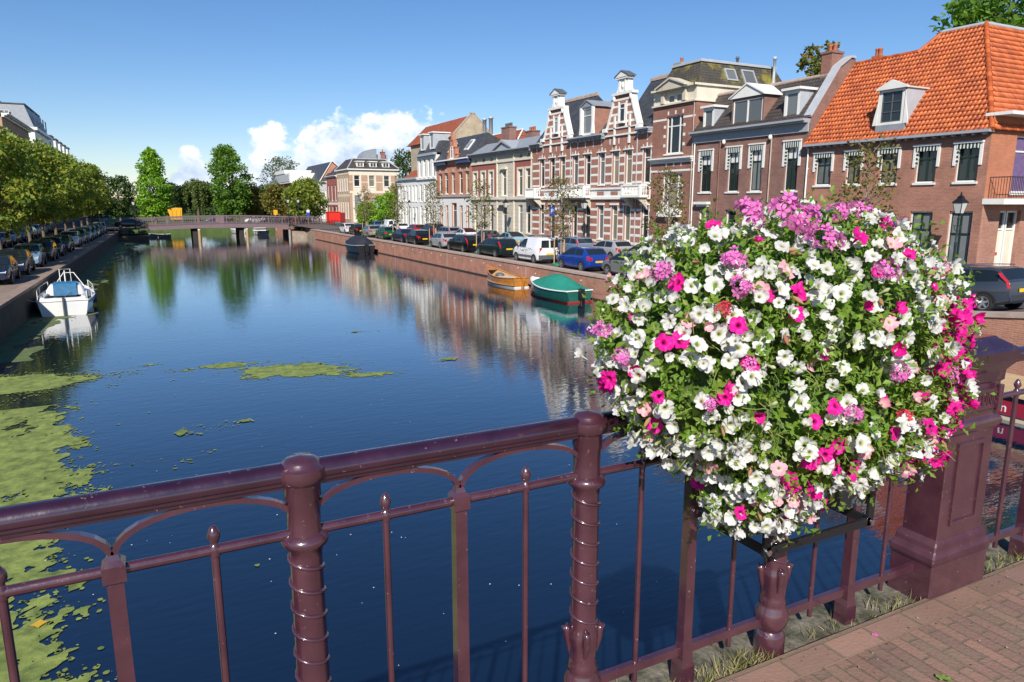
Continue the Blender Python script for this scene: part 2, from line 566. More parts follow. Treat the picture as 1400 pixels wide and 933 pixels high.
class MB:
 def __init__(s):
  s.v, s.f, s.mi, s.sm = [], [], [], []

 def add(s, vs, fs, mi=0, smooth=False):
  o = len(s.v)
  s.v.extend([tuple(p) for p in vs])
  for f in fs:
   s.f.append([o + i for i in f])
   s.mi.append(mi)
   s.sm.append(smooth)

 def quad(s, pts, hint=None, mi=0):
  pts = [Vector(p) for p in pts]
  if hint is not None:
   n = (pts[1] - pts[0]).cross(pts[2] - pts[0])
   if n.length < 1e-9 and len(pts) > 3:
    n = (pts[2] - pts[0]).cross(pts[3] - pts[0])
   if n.dot(Vector(hint)) < 0:
    pts.reverse()
  s.add(pts, [list(range(len(pts)))], mi)

 def box(s, x0, x1, y0, y1, z0, z1, mi=0):
  x0, x1 = min(x0, x1), max(x0, x1)
  y0, y1 = min(y0, y1), max(y0, y1)
  z0, z1 = min(z0, z1), max(z0, z1)
  s.add([(x0, y0, z0), (x1, y0, z0), (x1, y1, z0), (x0, y1, z0), (x0, y0, z1), (x1, y0, z1), (x1, y1, z1), (x0, y1, z1)],
              [(3, 2, 1, 0), (4, 5, 6, 7), (0, 1, 5, 4), (1, 2, 6, 5), (2, 3, 7, 6), (3, 0, 4, 7)], mi)

 def prism(s, poly, vec, mi=0):
  """polygon (3D points, planar) pushed along vec"""
  p = [Vector(q) for q in poly]
  vec = Vector(vec)
  n = len(p)
  nn = Vector((0, 0, 0))
  for i in range(n):
   nn += p[i].cross(p[(i + 1) % n])
  if nn.dot(vec) > 0:
   p.reverse()
  q = [a + vec for a in p]
  s.add(p + q, [list(range(n)), list(range(2 * n - 1, n - 1, -1))] + [(i, i + n, (i + 1) % n + n, (i + 1) % n) for i in range(n)], mi)

 def tube(s, pts, r, n=8, mi=0, smooth=True, cap=True):
  pts = [Vector(p) for p in pts]
  rs = r if isinstance(r, (list, tuple)) else [r] * len(pts)
  vs, fs = [], []
  prev = None
  for i, p in enumerate(pts):
   if i == 0:
    d = pts[1] - p
   elif i == len(pts) - 1:
    d = p - pts[i - 1]
   else:
    d = pts[i + 1] - pts[i - 1]
   d.normalize()
   if prev is None:
    a = Vector((0, 0, 1)) if abs(d.z) < 0.9 else Vector((1, 0, 0))
    a = (a - d * a.dot(d)).normalized()
   else:
    a = prev - d * prev.dot(d)
    a = a.normalized() if a.length > 1e-6 else d.orthogonal().normalized()
   prev = a
   b = d.cross(a)
   for k in range(n):
    th = 2 * math.pi * k / n
    vs.append(p + (a * math.cos(th) + b * math.sin(th)) * rs[i])
  for i in range(len(pts) - 1):
   for k in range(n):
    k2 = (k + 1) % n
    fs.append((i * n + k, i * n + k2, (i + 1) * n + k2, (i + 1) * n + k))
  s.add(vs, fs, mi, smooth)
  if cap:
   s.add(vs[:n], [list(range(n - 1, -1, -1))], mi)
   s.add(vs[-n:], [list(range(n))], mi)

 def lathe(s, prof, c=(0, 0, 0), n=16, mi=0, smooth=True, mod=None):
  """profile [(r, z)] bottom to top round a vertical axis"""
  vs, fs = [], []
  for (r, z) in prof:
   for k in range(n):
    th = 2 * math.pi * k / n
    rr = r * (mod(th, z) if mod else 1)
    vs.append((c[0] + rr * math.cos(th), c[1] + rr * math.sin(th), c[2] + z))
  for i in range(len(prof) - 1):
   for k in range(n):
    k2 = (k + 1) % n
    fs.append((i * n + k, i * n + k2, (i + 1) * n + k2, (i + 1) * n + k))
  s.add(vs, fs, mi, smooth)
  if prof[0][0] > 1e-4:
   s.add(vs[:n], [list(range(n - 1, -1, -1))], mi)
  if prof[-1][0] > 1e-4:
   s.add(vs[-n:], [list(range(n))], mi)

 def loft(s, rings, mi=0, smooth=True, closed=True, cap=True):
  n = len(rings[0])
  vs = [p for r in rings for p in r]
  fs = []
  m = n if closed else n - 1
  for i in range(len(rings) - 1):
   for k in range(m):
    k2 = (k + 1) % n
    fs.append((i * n + k, i * n + k2, (i + 1) * n + k2, (i + 1) * n + k))
  s.add(vs, fs, mi, smooth)
  if cap:
   s.add(rings[0], [list(range(n - 1, -1, -1))], mi)
   s.add(rings[-1], [list(range(n))], mi)

 def blob(s, c, r, mi=0, nu=10, nv=7):
  rings = []
  for j in range(1, nv):
   ph = math.pi * j / nv - math.pi / 2
   rings.append([(c[0] + r[0] * math.cos(ph) * math.cos(2 * math.pi * k / nu), c[1] + r[1] * math.cos(ph) * math.sin(2 * math.pi * k / nu),
                           c[2] + r[2] * math.sin(ph)) for k in range(nu)])
  s.loft(rings, mi, True)

 def build(s, name, mats, parent=None, recalc=False, sharp=None):
  if not isinstance(mats, (list, tuple)):
   mats = [mats]
  off = Vector((0, 0, 0))
  if parent is not None:
   off = Vector(parent.get('_o', (0, 0, 0)))
  me = bpy.data.meshes.new(name)
  V = [tuple(Vector(p) - off) for p in s.v]
  me.from_pydata(V, [], s.f)
  for m in mats:
   me.materials.append(m)
  me.polygons.foreach_set('material_index', s.mi)
  me.polygons.foreach_set('use_smooth', s.sm)
  me.update()
  if recalc:
   bm = bmesh.new()
   bm.from_mesh(me)
   bmesh.ops.recalc_face_normals(bm, faces=bm.faces)
   bm.to_mesh(me)
   bm.free()
  if sharp:
   me.set_sharp_from_angle(angle=R(sharp))
  uvl = me.uv_layers.new(name='UVMap')
  co = np.array([v.co for v in me.vertices], dtype=float) + np.array(off)
  buf = np.zeros(len(me.loops) * 2)
  for p in me.polygons:
   n = p.normal
   if abs(n.z) > 0.97:
    t, b = (1, 0, 0), (0, 1, 0)
   else:
    l = math.hypot(n.x, n.y)
    t = (-n.y / l, n.x / l, 0)
    b = (n.y * t[2] - n.z * t[1], n.z * t[0] - n.x * t[2], n.x * t[1] - n.y * t[0])
   for li in p.loop_indices:
    q = co[me.loops[li].vertex_index]
    buf[li * 2] = q[0] * t[0] + q[1] * t[1] + q[2] * t[2]
    buf[li * 2 + 1] = q[0] * b[0] + q[1] * b[1] + q[2] * b[2]
  uvl.data.foreach_set('uv', buf)
  o = bpy.data.objects.new(name, me)
  COL.objects.link(o)
  if parent is not None:
   o.parent = parent
   o['_o'] = tuple(off)
  return o


def tag(o, label, cat, group=None):
 o['label'] = label
 o['category'] = cat
 if group:
  o['group'] = group
 return o


def thing(name, label, cat, loc=(0, 0, 0), group=None):
 o = bpy.data.objects.new(name, None)
 COL.objects.link(o)
 o.location = loc
 o.empty_display_size = 0.3
 o['_o'] = tuple(float(q) for q in loc)
 return tag(o, label, cat, group)


def struct(name, mb, mats, **kw):
 o = mb.build(name, mats, **kw)
 o['kind'] = 'structure'
 return o


def dup(root, loc, rotz=0.0, label=None, group=None, scale=None, cat=None):
 r = root.copy()
 COL.objects.link(r)
 r.location = loc
 r.rotation_euler = (0, 0, rotz)
 if scale is not None:
  r.scale = scale if isinstance(scale, (list, tuple)) else (scale,) * 3
 if label:
  r['label'] = label
 if cat:
  r['category'] = cat
 if group:
  r['group'] = group
 for ch in root.children:
  c = ch.copy()
  COL.objects.link(c)
  c.parent = r
  for g in ch.children:
   d = g.copy()
   COL.objects.link(d)
   d.parent = c
 return r


def kids(o, base):
 return [c for c in o.children if c.name.split('.')[0] == base]


def ORD(i):
 return ['first', 'second', 'third', 'fourth', 'fifth', 'sixth', 'seventh', 'eighth', 'ninth', 'tenth', 'eleventh', 'twelfth', 'thirteenth', 'fourteenth',
   'fifteenth', 'sixteenth', 'seventeenth', 'eighteenth', 'nineteenth', 'twentieth'][i]

# ================================================================== SETTING
WZ = -1.4                                     # water level; the street is z = 0
QR = 23.0                                     # right quay edge


def QL(v):                                    # left quay edge
 return -6.5 + 0.0236 * v


def ramp_z(v):                                # streets climb to the near bridge
 if v >= 26:
  return 0.0
 return 2.38 * ((26 - max(v, 2.0)) / 24.0) ** 1.9


def build_setting():
 b = MB()
 b.add([(-40, -60, WZ), (60, -60, WZ), (60, 330, WZ), (-40, 330, WZ)], [(0, 1, 2, 3)])
 w = struct('canal_water', b, M['water'])
 # land out to the horizon
 b = MB()
 z = -0.06
 b.quad([(-1500, -300, z), (-24, -300, z), (-24, 1800, z), (-1500, 1800, z)], (0, 0, 1))
 b.quad([(40, 26, z), (1500, 26, z), (1500, 1800, z), (40, 1800, z)], (0, 0, 1))
 b.quad([(-24, 330, z), (40, 330, z), (40, 1800, z), (-24, 1800, z)], (0, 0, 1))
 b.quad([(60, -300, z), (1500, -300, z), (1500, 26, z), (60, 26, z)], (0, 0, 1))
 b.quad([(-24, 330, z), (40, 330, z), (40, 330, -2), (-24, 330, -2)], (0, -1, 0))
 struct('ground', b, M['earth'])
 # right street (carriageway), quay strip, sidewalk
 vs = [2.0 + 2 * i for i in range(12)] + [26, 40, 60, 80, 104, 128, 330]
 def strip(name, u0, u1, m, dz=0.0, v0=None, v1=None):
  b = MB()
  for a, c in zip(vs[:-1], vs[1:]):
   b.quad([(u0, a, ramp_z(a) + dz), (u1, a, ramp_z(a) + dz), (u1, c, ramp_z(c) + dz), (u0, c, ramp_z(c) + dz)], (0, 0, 1))
  b.quad([(u0, -30, 2.38 + dz), (u1, -30, 2.38 + dz), (u1, 2.0, 2.38 + dz), (u0, 2.0, 2.38 + dz)], (0, 0, 1))
  if dz > 0.05:
   for a, c in zip(vs[:-1], vs[1:]):
    b.quad([(u0, a, ramp_z(a)), (u0, a, ramp_z(a) + dz), (u0, c, ramp_z(c) + dz), (u0, c, ramp_z(c))], (-1, 0, 0))
  return struct(name, b, m)
 strip('quay_pavement', QR + 0.55, 26.2, M['pave_r'])
 strip('street', 26.2, 32.2, M['asphalt'])
 strip('sidewalk', 32.2, 60.0, M['pave_grey'], 0.12)
 # left street
 b = MB()
 lv = [-30, 0, 26, 60, 100, 140, 200, 330]
 for a, c in zip(lv[:-1], lv[1:]):
  for u0, u1, k in ((-14.6, -9.6, 0),):
   b.quad([(u0, a, 0), (u1, a, 0), (u1, c, 0), (u0, c, 0)], (0, 0, 1))
 struct('left_street', b, M['asphalt'])
 b = MB()
 for a, c in zip(lv[:-1], lv[1:]):
  b.quad([(-9.6, a, 0.004), (QL(a) - 0.5, a, 0.004), (QL(c) - 0.5, c, 0.004), (-9.6, c, 0.004)], (0, 0, 1))
 struct('left_quay_pavement', b, M['quaytop'])
 b = MB()
 for a, c in zip(lv[:-1], lv[1:]):
  b.quad([(-25, a, 0.12), (-14.6, a, 0.12), (-14.6, c, 0.12), (-25, c, 0.12)], (0, 0, 1))
  b.quad([(-14.6, a, 0.12), (-14.6, a, 0.0), (-14.6, c, 0.0), (-14.6, c, 0.12)], (1, 0, 0))
 struct('left_sidewalk', b, M['pave_grey'])

 # quay walls
 t = thing('quay_wall', 'long red brick quay wall with a pale coping along the right bank', 'wall', (QR, 60, WZ))
 b = MB()
 qv = vs[:]
 for a, c in zip(qv[:-1], qv[1:]):
  za, zc = ramp_z(a), ramp_z(c)
  b.quad([(QR, a, WZ - 1.5), (QR, a, za - 0.08), (QR, c, zc - 0.08), (QR, c, WZ - 1.5)], (-1, 0, 0))
 b.quad([(QR, 2, WZ - 1.5), (QR, -30, WZ - 1.5), (QR, -30, 2.3), (QR, 2, 2.3)], (-1, 0, 0))
 b.build('brick_face', M['brick_quay'], t)
 b = MB()
 for a, c in zip(qv[:-1], qv[1:]):
  za, zc = ramp_z(a), ramp_z(c)
  p = lambda u, v, zz: (u, v, zz)
  e = 0.06
  b.quad([p(QR - e, a, za + e), p(QR + 0.55, a, za + e), p(QR + 0.55, c, zc + e), p(QR - e, c, zc + e)], (0, 0, 1))
  b.quad([p(QR - e, a, za - 0.08), p(QR - e, a, za + e), p(QR - e, c, zc + e), p(QR - e, c, zc - 0.08)], (-1, 0, 0))
  b.quad([p(QR - e, a, za - 0.08), p(QR, a, za - 0.08), p(QR, c, zc - 0.08), p(QR - e, c, zc - 0.08)], (0, 0, -1))
  b.quad([p(QR + 0.55, a, za), p(QR + 0.55, a, za + e), p(QR + 0.55, c, zc + e), p(QR + 0.55, c, zc)], (1, 0, 0))
 b.build('coping', M['coping'], t)
 b = MB()                                   # dark wet timber fender beam just above the water
 b.box(QR - 0.10, QR + 0.02, 14, 111, WZ - 0.1, WZ + 0.09)
 b.build('fender_beam', M['darkwood'], t)
 rng = random.Random(3)                     # iron anchor plates and pale drain spots
 b = MB()
 v = 30.0
 while v < 104:
  zz = -0.45 + rng.uniform(-0.12, 0.12)
  b.tube([(QR - 0.02, v, zz), (QR + 0.02, v, zz)], 0.05, 8)
  v += rng.uniform(2.2, 3.6)
 b.build('anchor_plate', M['white'], t)
 b = MB()
 for v in (43.0, 57.5, 72.0, 86.0, 100.0):
  b.box(QR - 0.012, QR + 0.01, v, v + 0.1, WZ + 0.1, -0.082)
 b.build('expansion_joint', M['coping'], t)

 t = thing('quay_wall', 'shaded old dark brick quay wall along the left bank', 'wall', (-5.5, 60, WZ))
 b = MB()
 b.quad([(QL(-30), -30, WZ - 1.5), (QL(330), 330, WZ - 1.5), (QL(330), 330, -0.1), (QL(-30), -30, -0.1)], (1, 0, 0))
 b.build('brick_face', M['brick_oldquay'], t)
 b = MB()
 e = 0.05
 for a, c in zip(lv[:-1], lv[1:]):
  b.quad([(QL(a) - 0.5, a, 0.02), (QL(a) + e, a, 0.02), (QL(c) + e, c, 0.02), (QL(c) - 0.5, c, 0.02)], (0, 0, 1))
  b.quad([(QL(a) + e, a, -0.12), (QL(a) + e, a, 0.02), (QL(c) + e, c, 0.02), (QL(c) + e, c, -0.12)], (1, 0, 0))
 b.build('coping', M['copingl'], t)


build_setting()

# ================================================================== NEAR BRIDGE
DZ = 2.38                                      # pavement of the near bridge
RV = 1.9                                       # line of its railing


def build_near_bridge():
 pav = brickmat('bridge_clinkers', (0.28, 0.155, 0.115), (0.195, 0.115, 0.092), (0.15, 0.115, 0.075), bw=0.205, rh=0.066, ms=0.005, rough=0.85, dirt=0.28,
                   bump=0.008, rot=R(90), stain=(4.5, 0.46, 0.74, (0.19, 0.15, 0.10), 0.85))
 pavb = brickmat('bridge_edge_clinkers', (0.29, 0.17, 0.125), (0.19, 0.115, 0.09), (0.17, 0.13, 0.085), bw=0.25, rh=0.12, ms=0.007, rough=0.85, dirt=0.28,
     bump=0.005, stain=(5.0, 0.55, 0.78, (0.14, 0.125, 0.06), 0.5))
 b = MB()
 b.box(-7.5, 23.5, -6.0, 1.68, DZ - 0.3, DZ)
 struct('bridge_pavement', b, pav)
 b = MB()
 b.box(-7.5, 23.5, 1.683, 1.815, DZ - 0.25, DZ + 0.004)
 struct('bridge_pavement_edge', b, pavb)
 # mossy kerb strip the railing stands on
 kerb = mk('mossy_kerb_stone', (0.05, 0.05, 0.028), 0.95, col2=(0.20, 0.175, 0.135), vscale=11, bump=0.014, bscale=26, thr=(0.40, 0.68), detail=8)
 b = MB()
 rng = random.Random(11)
 u = -7.5
 while u < 23.5:
  w = rng.uniform(0.14, 0.24)
  for (va, vb_) in ((1.835, 1.93), (1.936, 2.05)):
   b.box(u, u + w - 0.008, va, vb_, DZ - 0.2, DZ - 0.035 + rng.uniform(-0.008, 0.008))
  u += w
 struct('bridge_kerb', b, kerb)
 b = MB()
 b.box(-7.5, 23.5, 1.815, 2.06, DZ - 0.3, DZ - 0.085)
 b.box(-7.5, 23.0, 1.75, 2.02, 1.55, DZ - 0.3)
 b.box(-7.5, 23.0, -5.9, 1.74, 1.75, DZ - 0.3)
 struct('bridge_deck', b, M['mauvedark'])


build_near_bridge()
PER = 0.93
POST0 = 0.32


def build_railing():
 t = thing('bridge_railing', 'purple brown cast iron bridge railing crossing the foreground', 'railing', (1.25, RV, DZ))
 I = M['iron']
 u0, u1 = -2.6, 3.06
 # handrail: rounded top over a moulded underside
 def rail(ua, ub):
  b = MB()
  prof = []
  for k in range(11):
   a = R(-20 + 220 * k / 10)
   prof.append((0.036 * math.cos(a), 3.477 + 0.031 * math.sin(a)))
  prof += [(-0.026, 3.460), (-0.026, 3.452), (-0.017, 3.447), (-0.017, 3.438), (0.017, 3.438), (0.017, 3.447), (0.026, 3.452), (0.026, 3.460)]
  rings = []
  nseg = max(1, int((ub - ua) / 0.3))
  for i in range(nseg + 1):
   u = ua + (ub - ua) * i / nseg
   rings.append([(u, RV - p[0], p[1]) for p in prof])
  b.loft(rings)
  b.build('handrail', M['ironrail'], t, recalc=True, sharp=40)
 rail(u0, u1)
 b = MB()
 b.tube([(u0, RV, 3.30), (u1 + 0.1, RV, 3.30)], 0.0145, 10)
 b.build('middle_rail', I, t)
 b = MB()
 b.box(u0, u1 + 0.1, RV - 0.012, RV + 0.012, 2.485, 2.520)
 b.build('bottom_rail', I, t)
 k = -3
 while True:
  up = POST0 + PER * k
  if up > 3.0:
   break
  if up > -2.6:
   # round spiral post
   b = MB()
   z0 = DZ - 0.05
   def mod(th, z):
    zz = z + z0
    if 2.60 < zz < 2.735:
     f = math.sin((zz - 2.60) / 0.135 * math.pi)
     return 1 + 0.10 * f * math.cos(5 * th) + 0.04 * f * math.cos(10 * th + zz * 70)
    return 1
   prof = [(0.062, 0), (0.062, 0.10), (0.058, 0.112), (0.050, 0.125), (0.058, 0.14), (0.066, 0.16), (0.070, 0.185), (0.066, 0.21), (0.055, 0.232),
     (0.052, 0.245), (0.056, 0.255), (0.050, 0.268), (0.049, 0.29), (0.050, 0.32), (0.052, 0.345), (0.055, 0.37), (0.054, 0.385), (0.048, 0.40),
     (0.0465, 0.42), (0.0445, 0.90), (0.047, 0.925), (0.062, 0.940), (0.066, 0.952), (0.062, 0.964), (0.047, 0.972), (0.0455, 0.99),
     (0.0455, 1.07), (0.050, 1.076), (0.050, 1.115), (0.056, 1.121), (0.064, 1.128), (0.068, 1.145), (0.066, 1.162), (0.052, 1.170), (0.050, 1.178),
     (0.036, 1.188), (0.0, 1.193)]
   b.lathe(prof, (up, RV, z0), 28, mod=mod)
   pp = b.build('post', I, t, sharp=50)
   # raised spiral band
   s = MB()
   pts = []
   zt, zb = 3.262, 2.752
   turns = 7.0
   n = int(turns * 18)
   for i in range(n + 1):
    f = i / n
    th = -2 * math.pi * turns * f
    pts.append((up + 0.0455 * math.cos(th), RV + 0.0455 * math.sin(th), zb + (zt - zb) * f))
   s.tube(pts, 0.0062, 8)
   s.build('spiral_band', I, pp)
   # curled acanthus tips at the top of the base
   s = MB()
   for j in range(4):
    th = R(45 + 90 * j) + 0.4
    c, sn = math.cos(th), math.sin(th)
    pts = [(up + r_ * c, RV + r_ * sn, z_) for r_, z_ in ((0.046, 2.64), (0.055, 2.69), (0.058, 2.725), (0.064, 2.742), (0.069, 2.735), (0.068, 2.722))]
    s.tube(pts, [0.008, 0.014, 0.015, 0.012, 0.010, 0.006], 8)
   s.build('acanthus_leaf', I, pp)
  for (off, kind) in ((0.2325, 'bar'), (0.465, 'square'), (0.6975, 'bar')):
   ub = up + off
   if ub > 2.97 or ub < -2.6:
    continue
   b = MB()
   if kind == 'bar':
    b.tube([(ub, RV, 2.44), (ub, RV, 2.485), (ub, RV, 3.30)], [0.0105, 0.0105, 0.0105], 10)
    prof = [(0.0105, -0.02), (0.0145, -0.018), (0.0155, -0.005), (0.0155, 0.008), (0.0105, 0.013), (0.009, 0.018), (0.0135, 0.026), (0.0165, 0.034), (0.0165, 0.042),
      (0.013, 0.053), (0.0075, 0.062), (0.0035, 0.066), (0.0, 0.067)]
    bb = b.build('baluster', I, t, sharp=50)
    f = MB()
    f.lathe(prof, (ub, RV, 3.302), 16)
    f.build('finial', I, bb, sharp=50)
   else:
    h = 0.0205
    rings = [[(ub - h * s_ * 1.0, RV - h * s_, z_), (ub + h * s_, RV - h * s_, z_), (ub + h * s_, RV + h * s_, z_), (ub - h * s_, RV + h * s_, z_)]
                         for s_, z_ in ((1.55, DZ - 0.06), (1.55, DZ + 0.06), (1.2, DZ + 0.085), (1.2, DZ + 0.12), (1.0, DZ + 0.15), (0.92, 3.27), (1.3, 3.275), (1.3, 3.318), (0.8, 3.33), (0.5, 3.35))]
    b.loft(rings, smooth=False)
    b.build('square_baluster', I, t, recalc=True)
    # two arched straps springing from its cap to the posts beside it
    for sg in (-1, 1):
     a = MB()
     pts = []
     for i in range(17):
      f = i / 16.0
      th = math.pi * f
      c = 0.232 - 0.222 * math.cos(th)
      zz = 3.312 + 0.120 * (abs(math.sin(th)) ** 0.72)
      pts.append((ub + sg * (c - 0.01), RV, zz))
     pts[0] = (pts[0][0], RV, 3.31)
     rings = []
     for i, p in enumerate(pts):
      q0 = pts[max(0, i - 1)]
      q1 = pts[min(len(pts) - 1, i + 1)]
      d = Vector(q1) - Vector(q0)
      d.normalize()
      nn = Vector((-d.z, 0, d.x)) * 0.0075
      P_ = Vector(p)
      rings.append([P_ + nn + Vector((0, -0.012, 0)), P_ + nn + Vector((0, 0.012, 0)), P_ - nn + Vector((0, 0.012, 0)), P_ - nn + Vector((0, -0.012, 0))])
     a.loft(rings, smooth=False)
     a.build('arch_strap', I, t, recalc=True)
  k += 1
 # beyond the big pillar
 t2 = thing('bridge_railing', 'short end of purple brown iron railing right of the big pillar', 'railing', (4.2, RV, DZ))
 b = MB()
 prof = []
 for k in range(11):
  a = R(-20 + 220 * k / 10)
  prof.append((0.036 * math.cos(a), 3.477 + 0.031 * math.sin(a)))
 prof += [(-0.026, 3.460), (-0.026, 3.450), (-0.017, 3.438), (0.017, 3.438), (0.026, 3.450), (0.026, 3.460)]
 b.loft([[(u, RV - p[0], p[1]) for p in prof] for u in (3.48, 4.4, 5.2, 6.6, 8.0, 10.0)])
 b.build('handrail', M['ironrail'], t2, recalc=True, sharp=40)
 b = MB()
 b.tube([(3.45, RV, 3.27), (10.0, RV, 3.27)], 0.0145, 10)
 b.build('middle_rail', I, t2)
 b = MB()
 b.box(3.45, 10.0, RV - 0.012, RV + 0.012, 2.485, 2.52)
 b.build('bottom_rail', I, t2)
 for ub in [3.78 + .465 * q for q in range(14)]:
  b = MB()
  b.tube([(ub, RV, 2.44), (ub, RV, 3.27)], 0.0115, 10)
  bb = b.build('baluster', I, t2)
  f = MB()
  f.lathe([(0.0105, -0.02), (0.0145, -0.018), (0.0155, 0.008), (0.0105, 0.013), (0.009, 0.018), (0.0165, 0.034), (0.0165, 0.042), (0.0075, 0.062), (0, 0.067)], (ub, RV, 3.275), 16)
  f.build('finial', I, bb, sharp=50)
 for ub in [4.01 + .465 * q for q in range(13)]:
  b = MB()
  h = 0.0205
  b.loft([[(ub - h * s_, RV - h * s_, z_), (ub + h * s_, RV - h * s_, z_), (ub + h * s_, RV + h * s_, z_), (ub - h * s_, RV + h * s_, z_)]
    for s_, z_ in ((1.55, DZ - 0.06), (1.55, DZ + 0.06), (1.2, DZ + 0.085), (1.0, DZ + 0.15), (0.92, 3.25), (1.3, 3.255), (1.3, 3.295), (0.5, 3.33))], smooth=False)
  b.build('square_baluster', I, t2, recalc=True)


def text_mesh(txt, size, extrude):
 cu = bpy.data.curves.new('txt', 'FONT')
 cu.body = txt
 cu.size = size
 cu.extrude = extrude
 cu.align_x = 'CENTER'
 cu.align_y = 'CENTER'
 o = bpy.data.objects.new('txt', cu)
 COL.objects.link(o)
 dg = bpy.context.evaluated_depsgraph_get()
 me = bpy.data.meshes.new_from_object(o.evaluated_get(dg))
 V = [tuple(v.co) for v in me.vertices]
 F = [tuple(p.vertices) for p in me.polygons]
 bpy.data.objects.remove(o)
 bpy.data.curves.remove(cu)
 bpy.data.meshes.remove(me)
 return V, F


def build_pillar():
 t = thing('iron_pillar', 'massive square purple brown iron pillar with cast nameplate ending the railing', 'pillar', (3.305, 1.905, DZ))
 K, CX, CY = 0.745, 3.305, 1.905
 mx = lambda x: CX + (x - 3.37) * K
 I = M['iron']
 def ring(hw, hd, z, ch):
  cx, cy = CX, CY
  hw, hd, ch = hw * K, hd * K * 0.56, ch * K * 0.1
  return [(cx - hw + ch, cy - hd, z), (cx + hw - ch, cy - hd, z), (cx + hw, cy - hd + ch, z), (cx + hw, cy + hd - ch, z),
    (cx + hw - ch, cy + hd, z), (cx - hw + ch, cy + hd, z), (cx - hw, cy + hd - ch, z), (cx - hw, cy - hd + ch, z)]
 def body(levels):
  b = MB()
  b.loft([ring(h, h * 0.9, z, c) for h, z, c in levels], smooth=False)
  return b
 body([(0.285, DZ - 0.08, 0.09), (0.285, DZ + 0.165, 0.09)]).build('plinth', I, t, recalc=True)
 body([(0.292, 2.547, 0.09), (0.298, 2.562, 0.09), (0.296, 2.585, 0.09), (0.278, 2.60, 0.085), (0.268, 2.612, 0.08), (0.264, 2.635, 0.08), (0.252, 2.65, 0.075),
          (0.235, 2.66, 0.07)]).build('base_moulding', M['ironmatte'], t, recalc=True)
 sh = body([(0.233, 2.655, 0.07), (0.226, 3.165, 0.065)]).build('shaft', I, t, recalc=True)
 # raised frame of the front panel
 p = MB()
 y = CY - 0.2115 * K * 0.56 - 0.002
 for x0, x1, z0, z1 in ((3.235, 3.255, 2.72, 3.12), (3.485, 3.505, 2.72, 3.12), (3.255, 3.485, 3.10, 3.12), (3.255, 3.485, 2.72, 2.74)):
  p.box(mx(x0), mx(x1), y - 0.004, y + 0.03, z0, z1)
 p.build('panel_frame', I, sh)
 body([(0.228, 3.16, 0.065), (0.245, 3.17, 0.07), (0.268, 3.185, 0.075), (0.272, 3.20, 0.075), (0.262, 3.215, 0.07), (0.238, 3.228, 0.068), (0.232, 3.24, 0.065),
          (0.232, 3.40, 0.065)]).build('neck', I, t, recalc=True)
 body([(0.228, 3.385, 0.06), (0.252, 3.395, 0.065), (0.254, 3.44, 0.065), (0.275, 3.455, 0.06), (0.305, 3.475, 0.05), (0.315, 3.485, 0.045), (0.322, 3.49, 0.045), (0.322, 3.535, 0.045),
          (0.30, 3.548, 0.045), (0.20, 3.585, 0.04), (0.19, 3.588, 0.04), (0.17, 3.60, 0.04)]).build('cap', M['ironrail'], t, recalc=True)
 # scroll nameplate on the neck; the cast letters are worn under many coats of paint
 s = MB()
 yf = CY - 0.209 * K * 0.56
 s.box(mx(3.215), mx(3.545), yf - 0.016, yf + 0.01, 3.268, 3.362)
 s.tube([(mx(3.205), yf - 0.02, 3.255), (mx(3.205), yf - 0.02, 3.378)], 0.022, 14)
 s.tube([(mx(3.552), yf - 0.02, 3.255), (mx(3.552), yf - 0.02, 3.378)], 0.014, 12)
 pl = s.build('nameplate', I, t)
 V, F = text_mesh('THEUNIS', 0.088, 0.004)
 s = MB()
 s.add([(mx(3.385) + v[0] * 0.66, yf - 0.017 - v[2], 3.315 + v[1]) for v in V], [f for f in F])
 s.build('cast_lettering', I, pl, recalc=True)


build_railing()
build_pillar()


# ================================================================== FLOWER PLANTER
def leaf_quads(P, Nrm, Dr, ln, wd, fold=0.25):
 """folded pointed leaves: 6 verts, 4 faces"""
 V, F = [], []
 n = len(P)
 S = np.cross(Dr, Nrm)
 S /= np.linalg.norm(S, axis=1)[:, None] + 1e-9
 ln = np.asarray(ln)[:, None]
 wd = np.asarray(wd)[:, None]
 a = P
 m = P + Dr * ln * 0.5 - Nrm * ln * 0.02
 tip = P + Dr * ln - Nrm * ln * 0.16
 l = P + Dr * ln * 0.45 + S * wd * 0.5 + Nrm * wd * fold
 r = P + Dr * ln * 0.45 - S * wd * 0.5 + Nrm * wd * fold
 V = np.stack([a, l, tip, r, m], axis=1).reshape(-1, 3)
 base = np.arange(n)[:, None] * 5
 F = np.concatenate([base + np.array([[0, 4, 1]]), base + np.array([[1, 4, 2]]), base + np.array([[0, 3, 4]]), base + np.array([[3, 2, 4]])], axis=0)
 return V, F


def np_mesh(name, V, F, mat, parent=None, smooth=False, vcol=None):
 me = bpy.data.meshes.new(name)
 off = np.array([float(q) for q in parent.get('_o', (0, 0, 0))]) if parent is not None else np.zeros(3)
 V = np.asarray(V, dtype=np.float32) - off
 F = np.asarray(F, dtype=np.int32)
 k = F.shape[1]
 me.vertices.add(len(V))
 me.vertices.foreach_set('co', V.astype(np.float32).ravel())
 me.loops.add(F.size)
 me.loops.foreach_set('vertex_index', F.ravel())
 me.polygons.add(len(F))
 me.polygons.foreach_set('loop_start', np.arange(0, F.size, k, dtype=np.int32))
 if smooth:
  me.polygons.foreach_set('use_smooth', np.ones(len(F), dtype=bool))
 for m in (mat if isinstance(mat, (list, tuple)) else [mat]):
  me.materials.append(m)
 me.update()
 me.validate()
 o = bpy.data.objects.new(name, me)
 COL.objects.link(o)
 if parent is not None:
  o.parent = parent
  o['_o'] = tuple(float(q) for q in off)
 return o


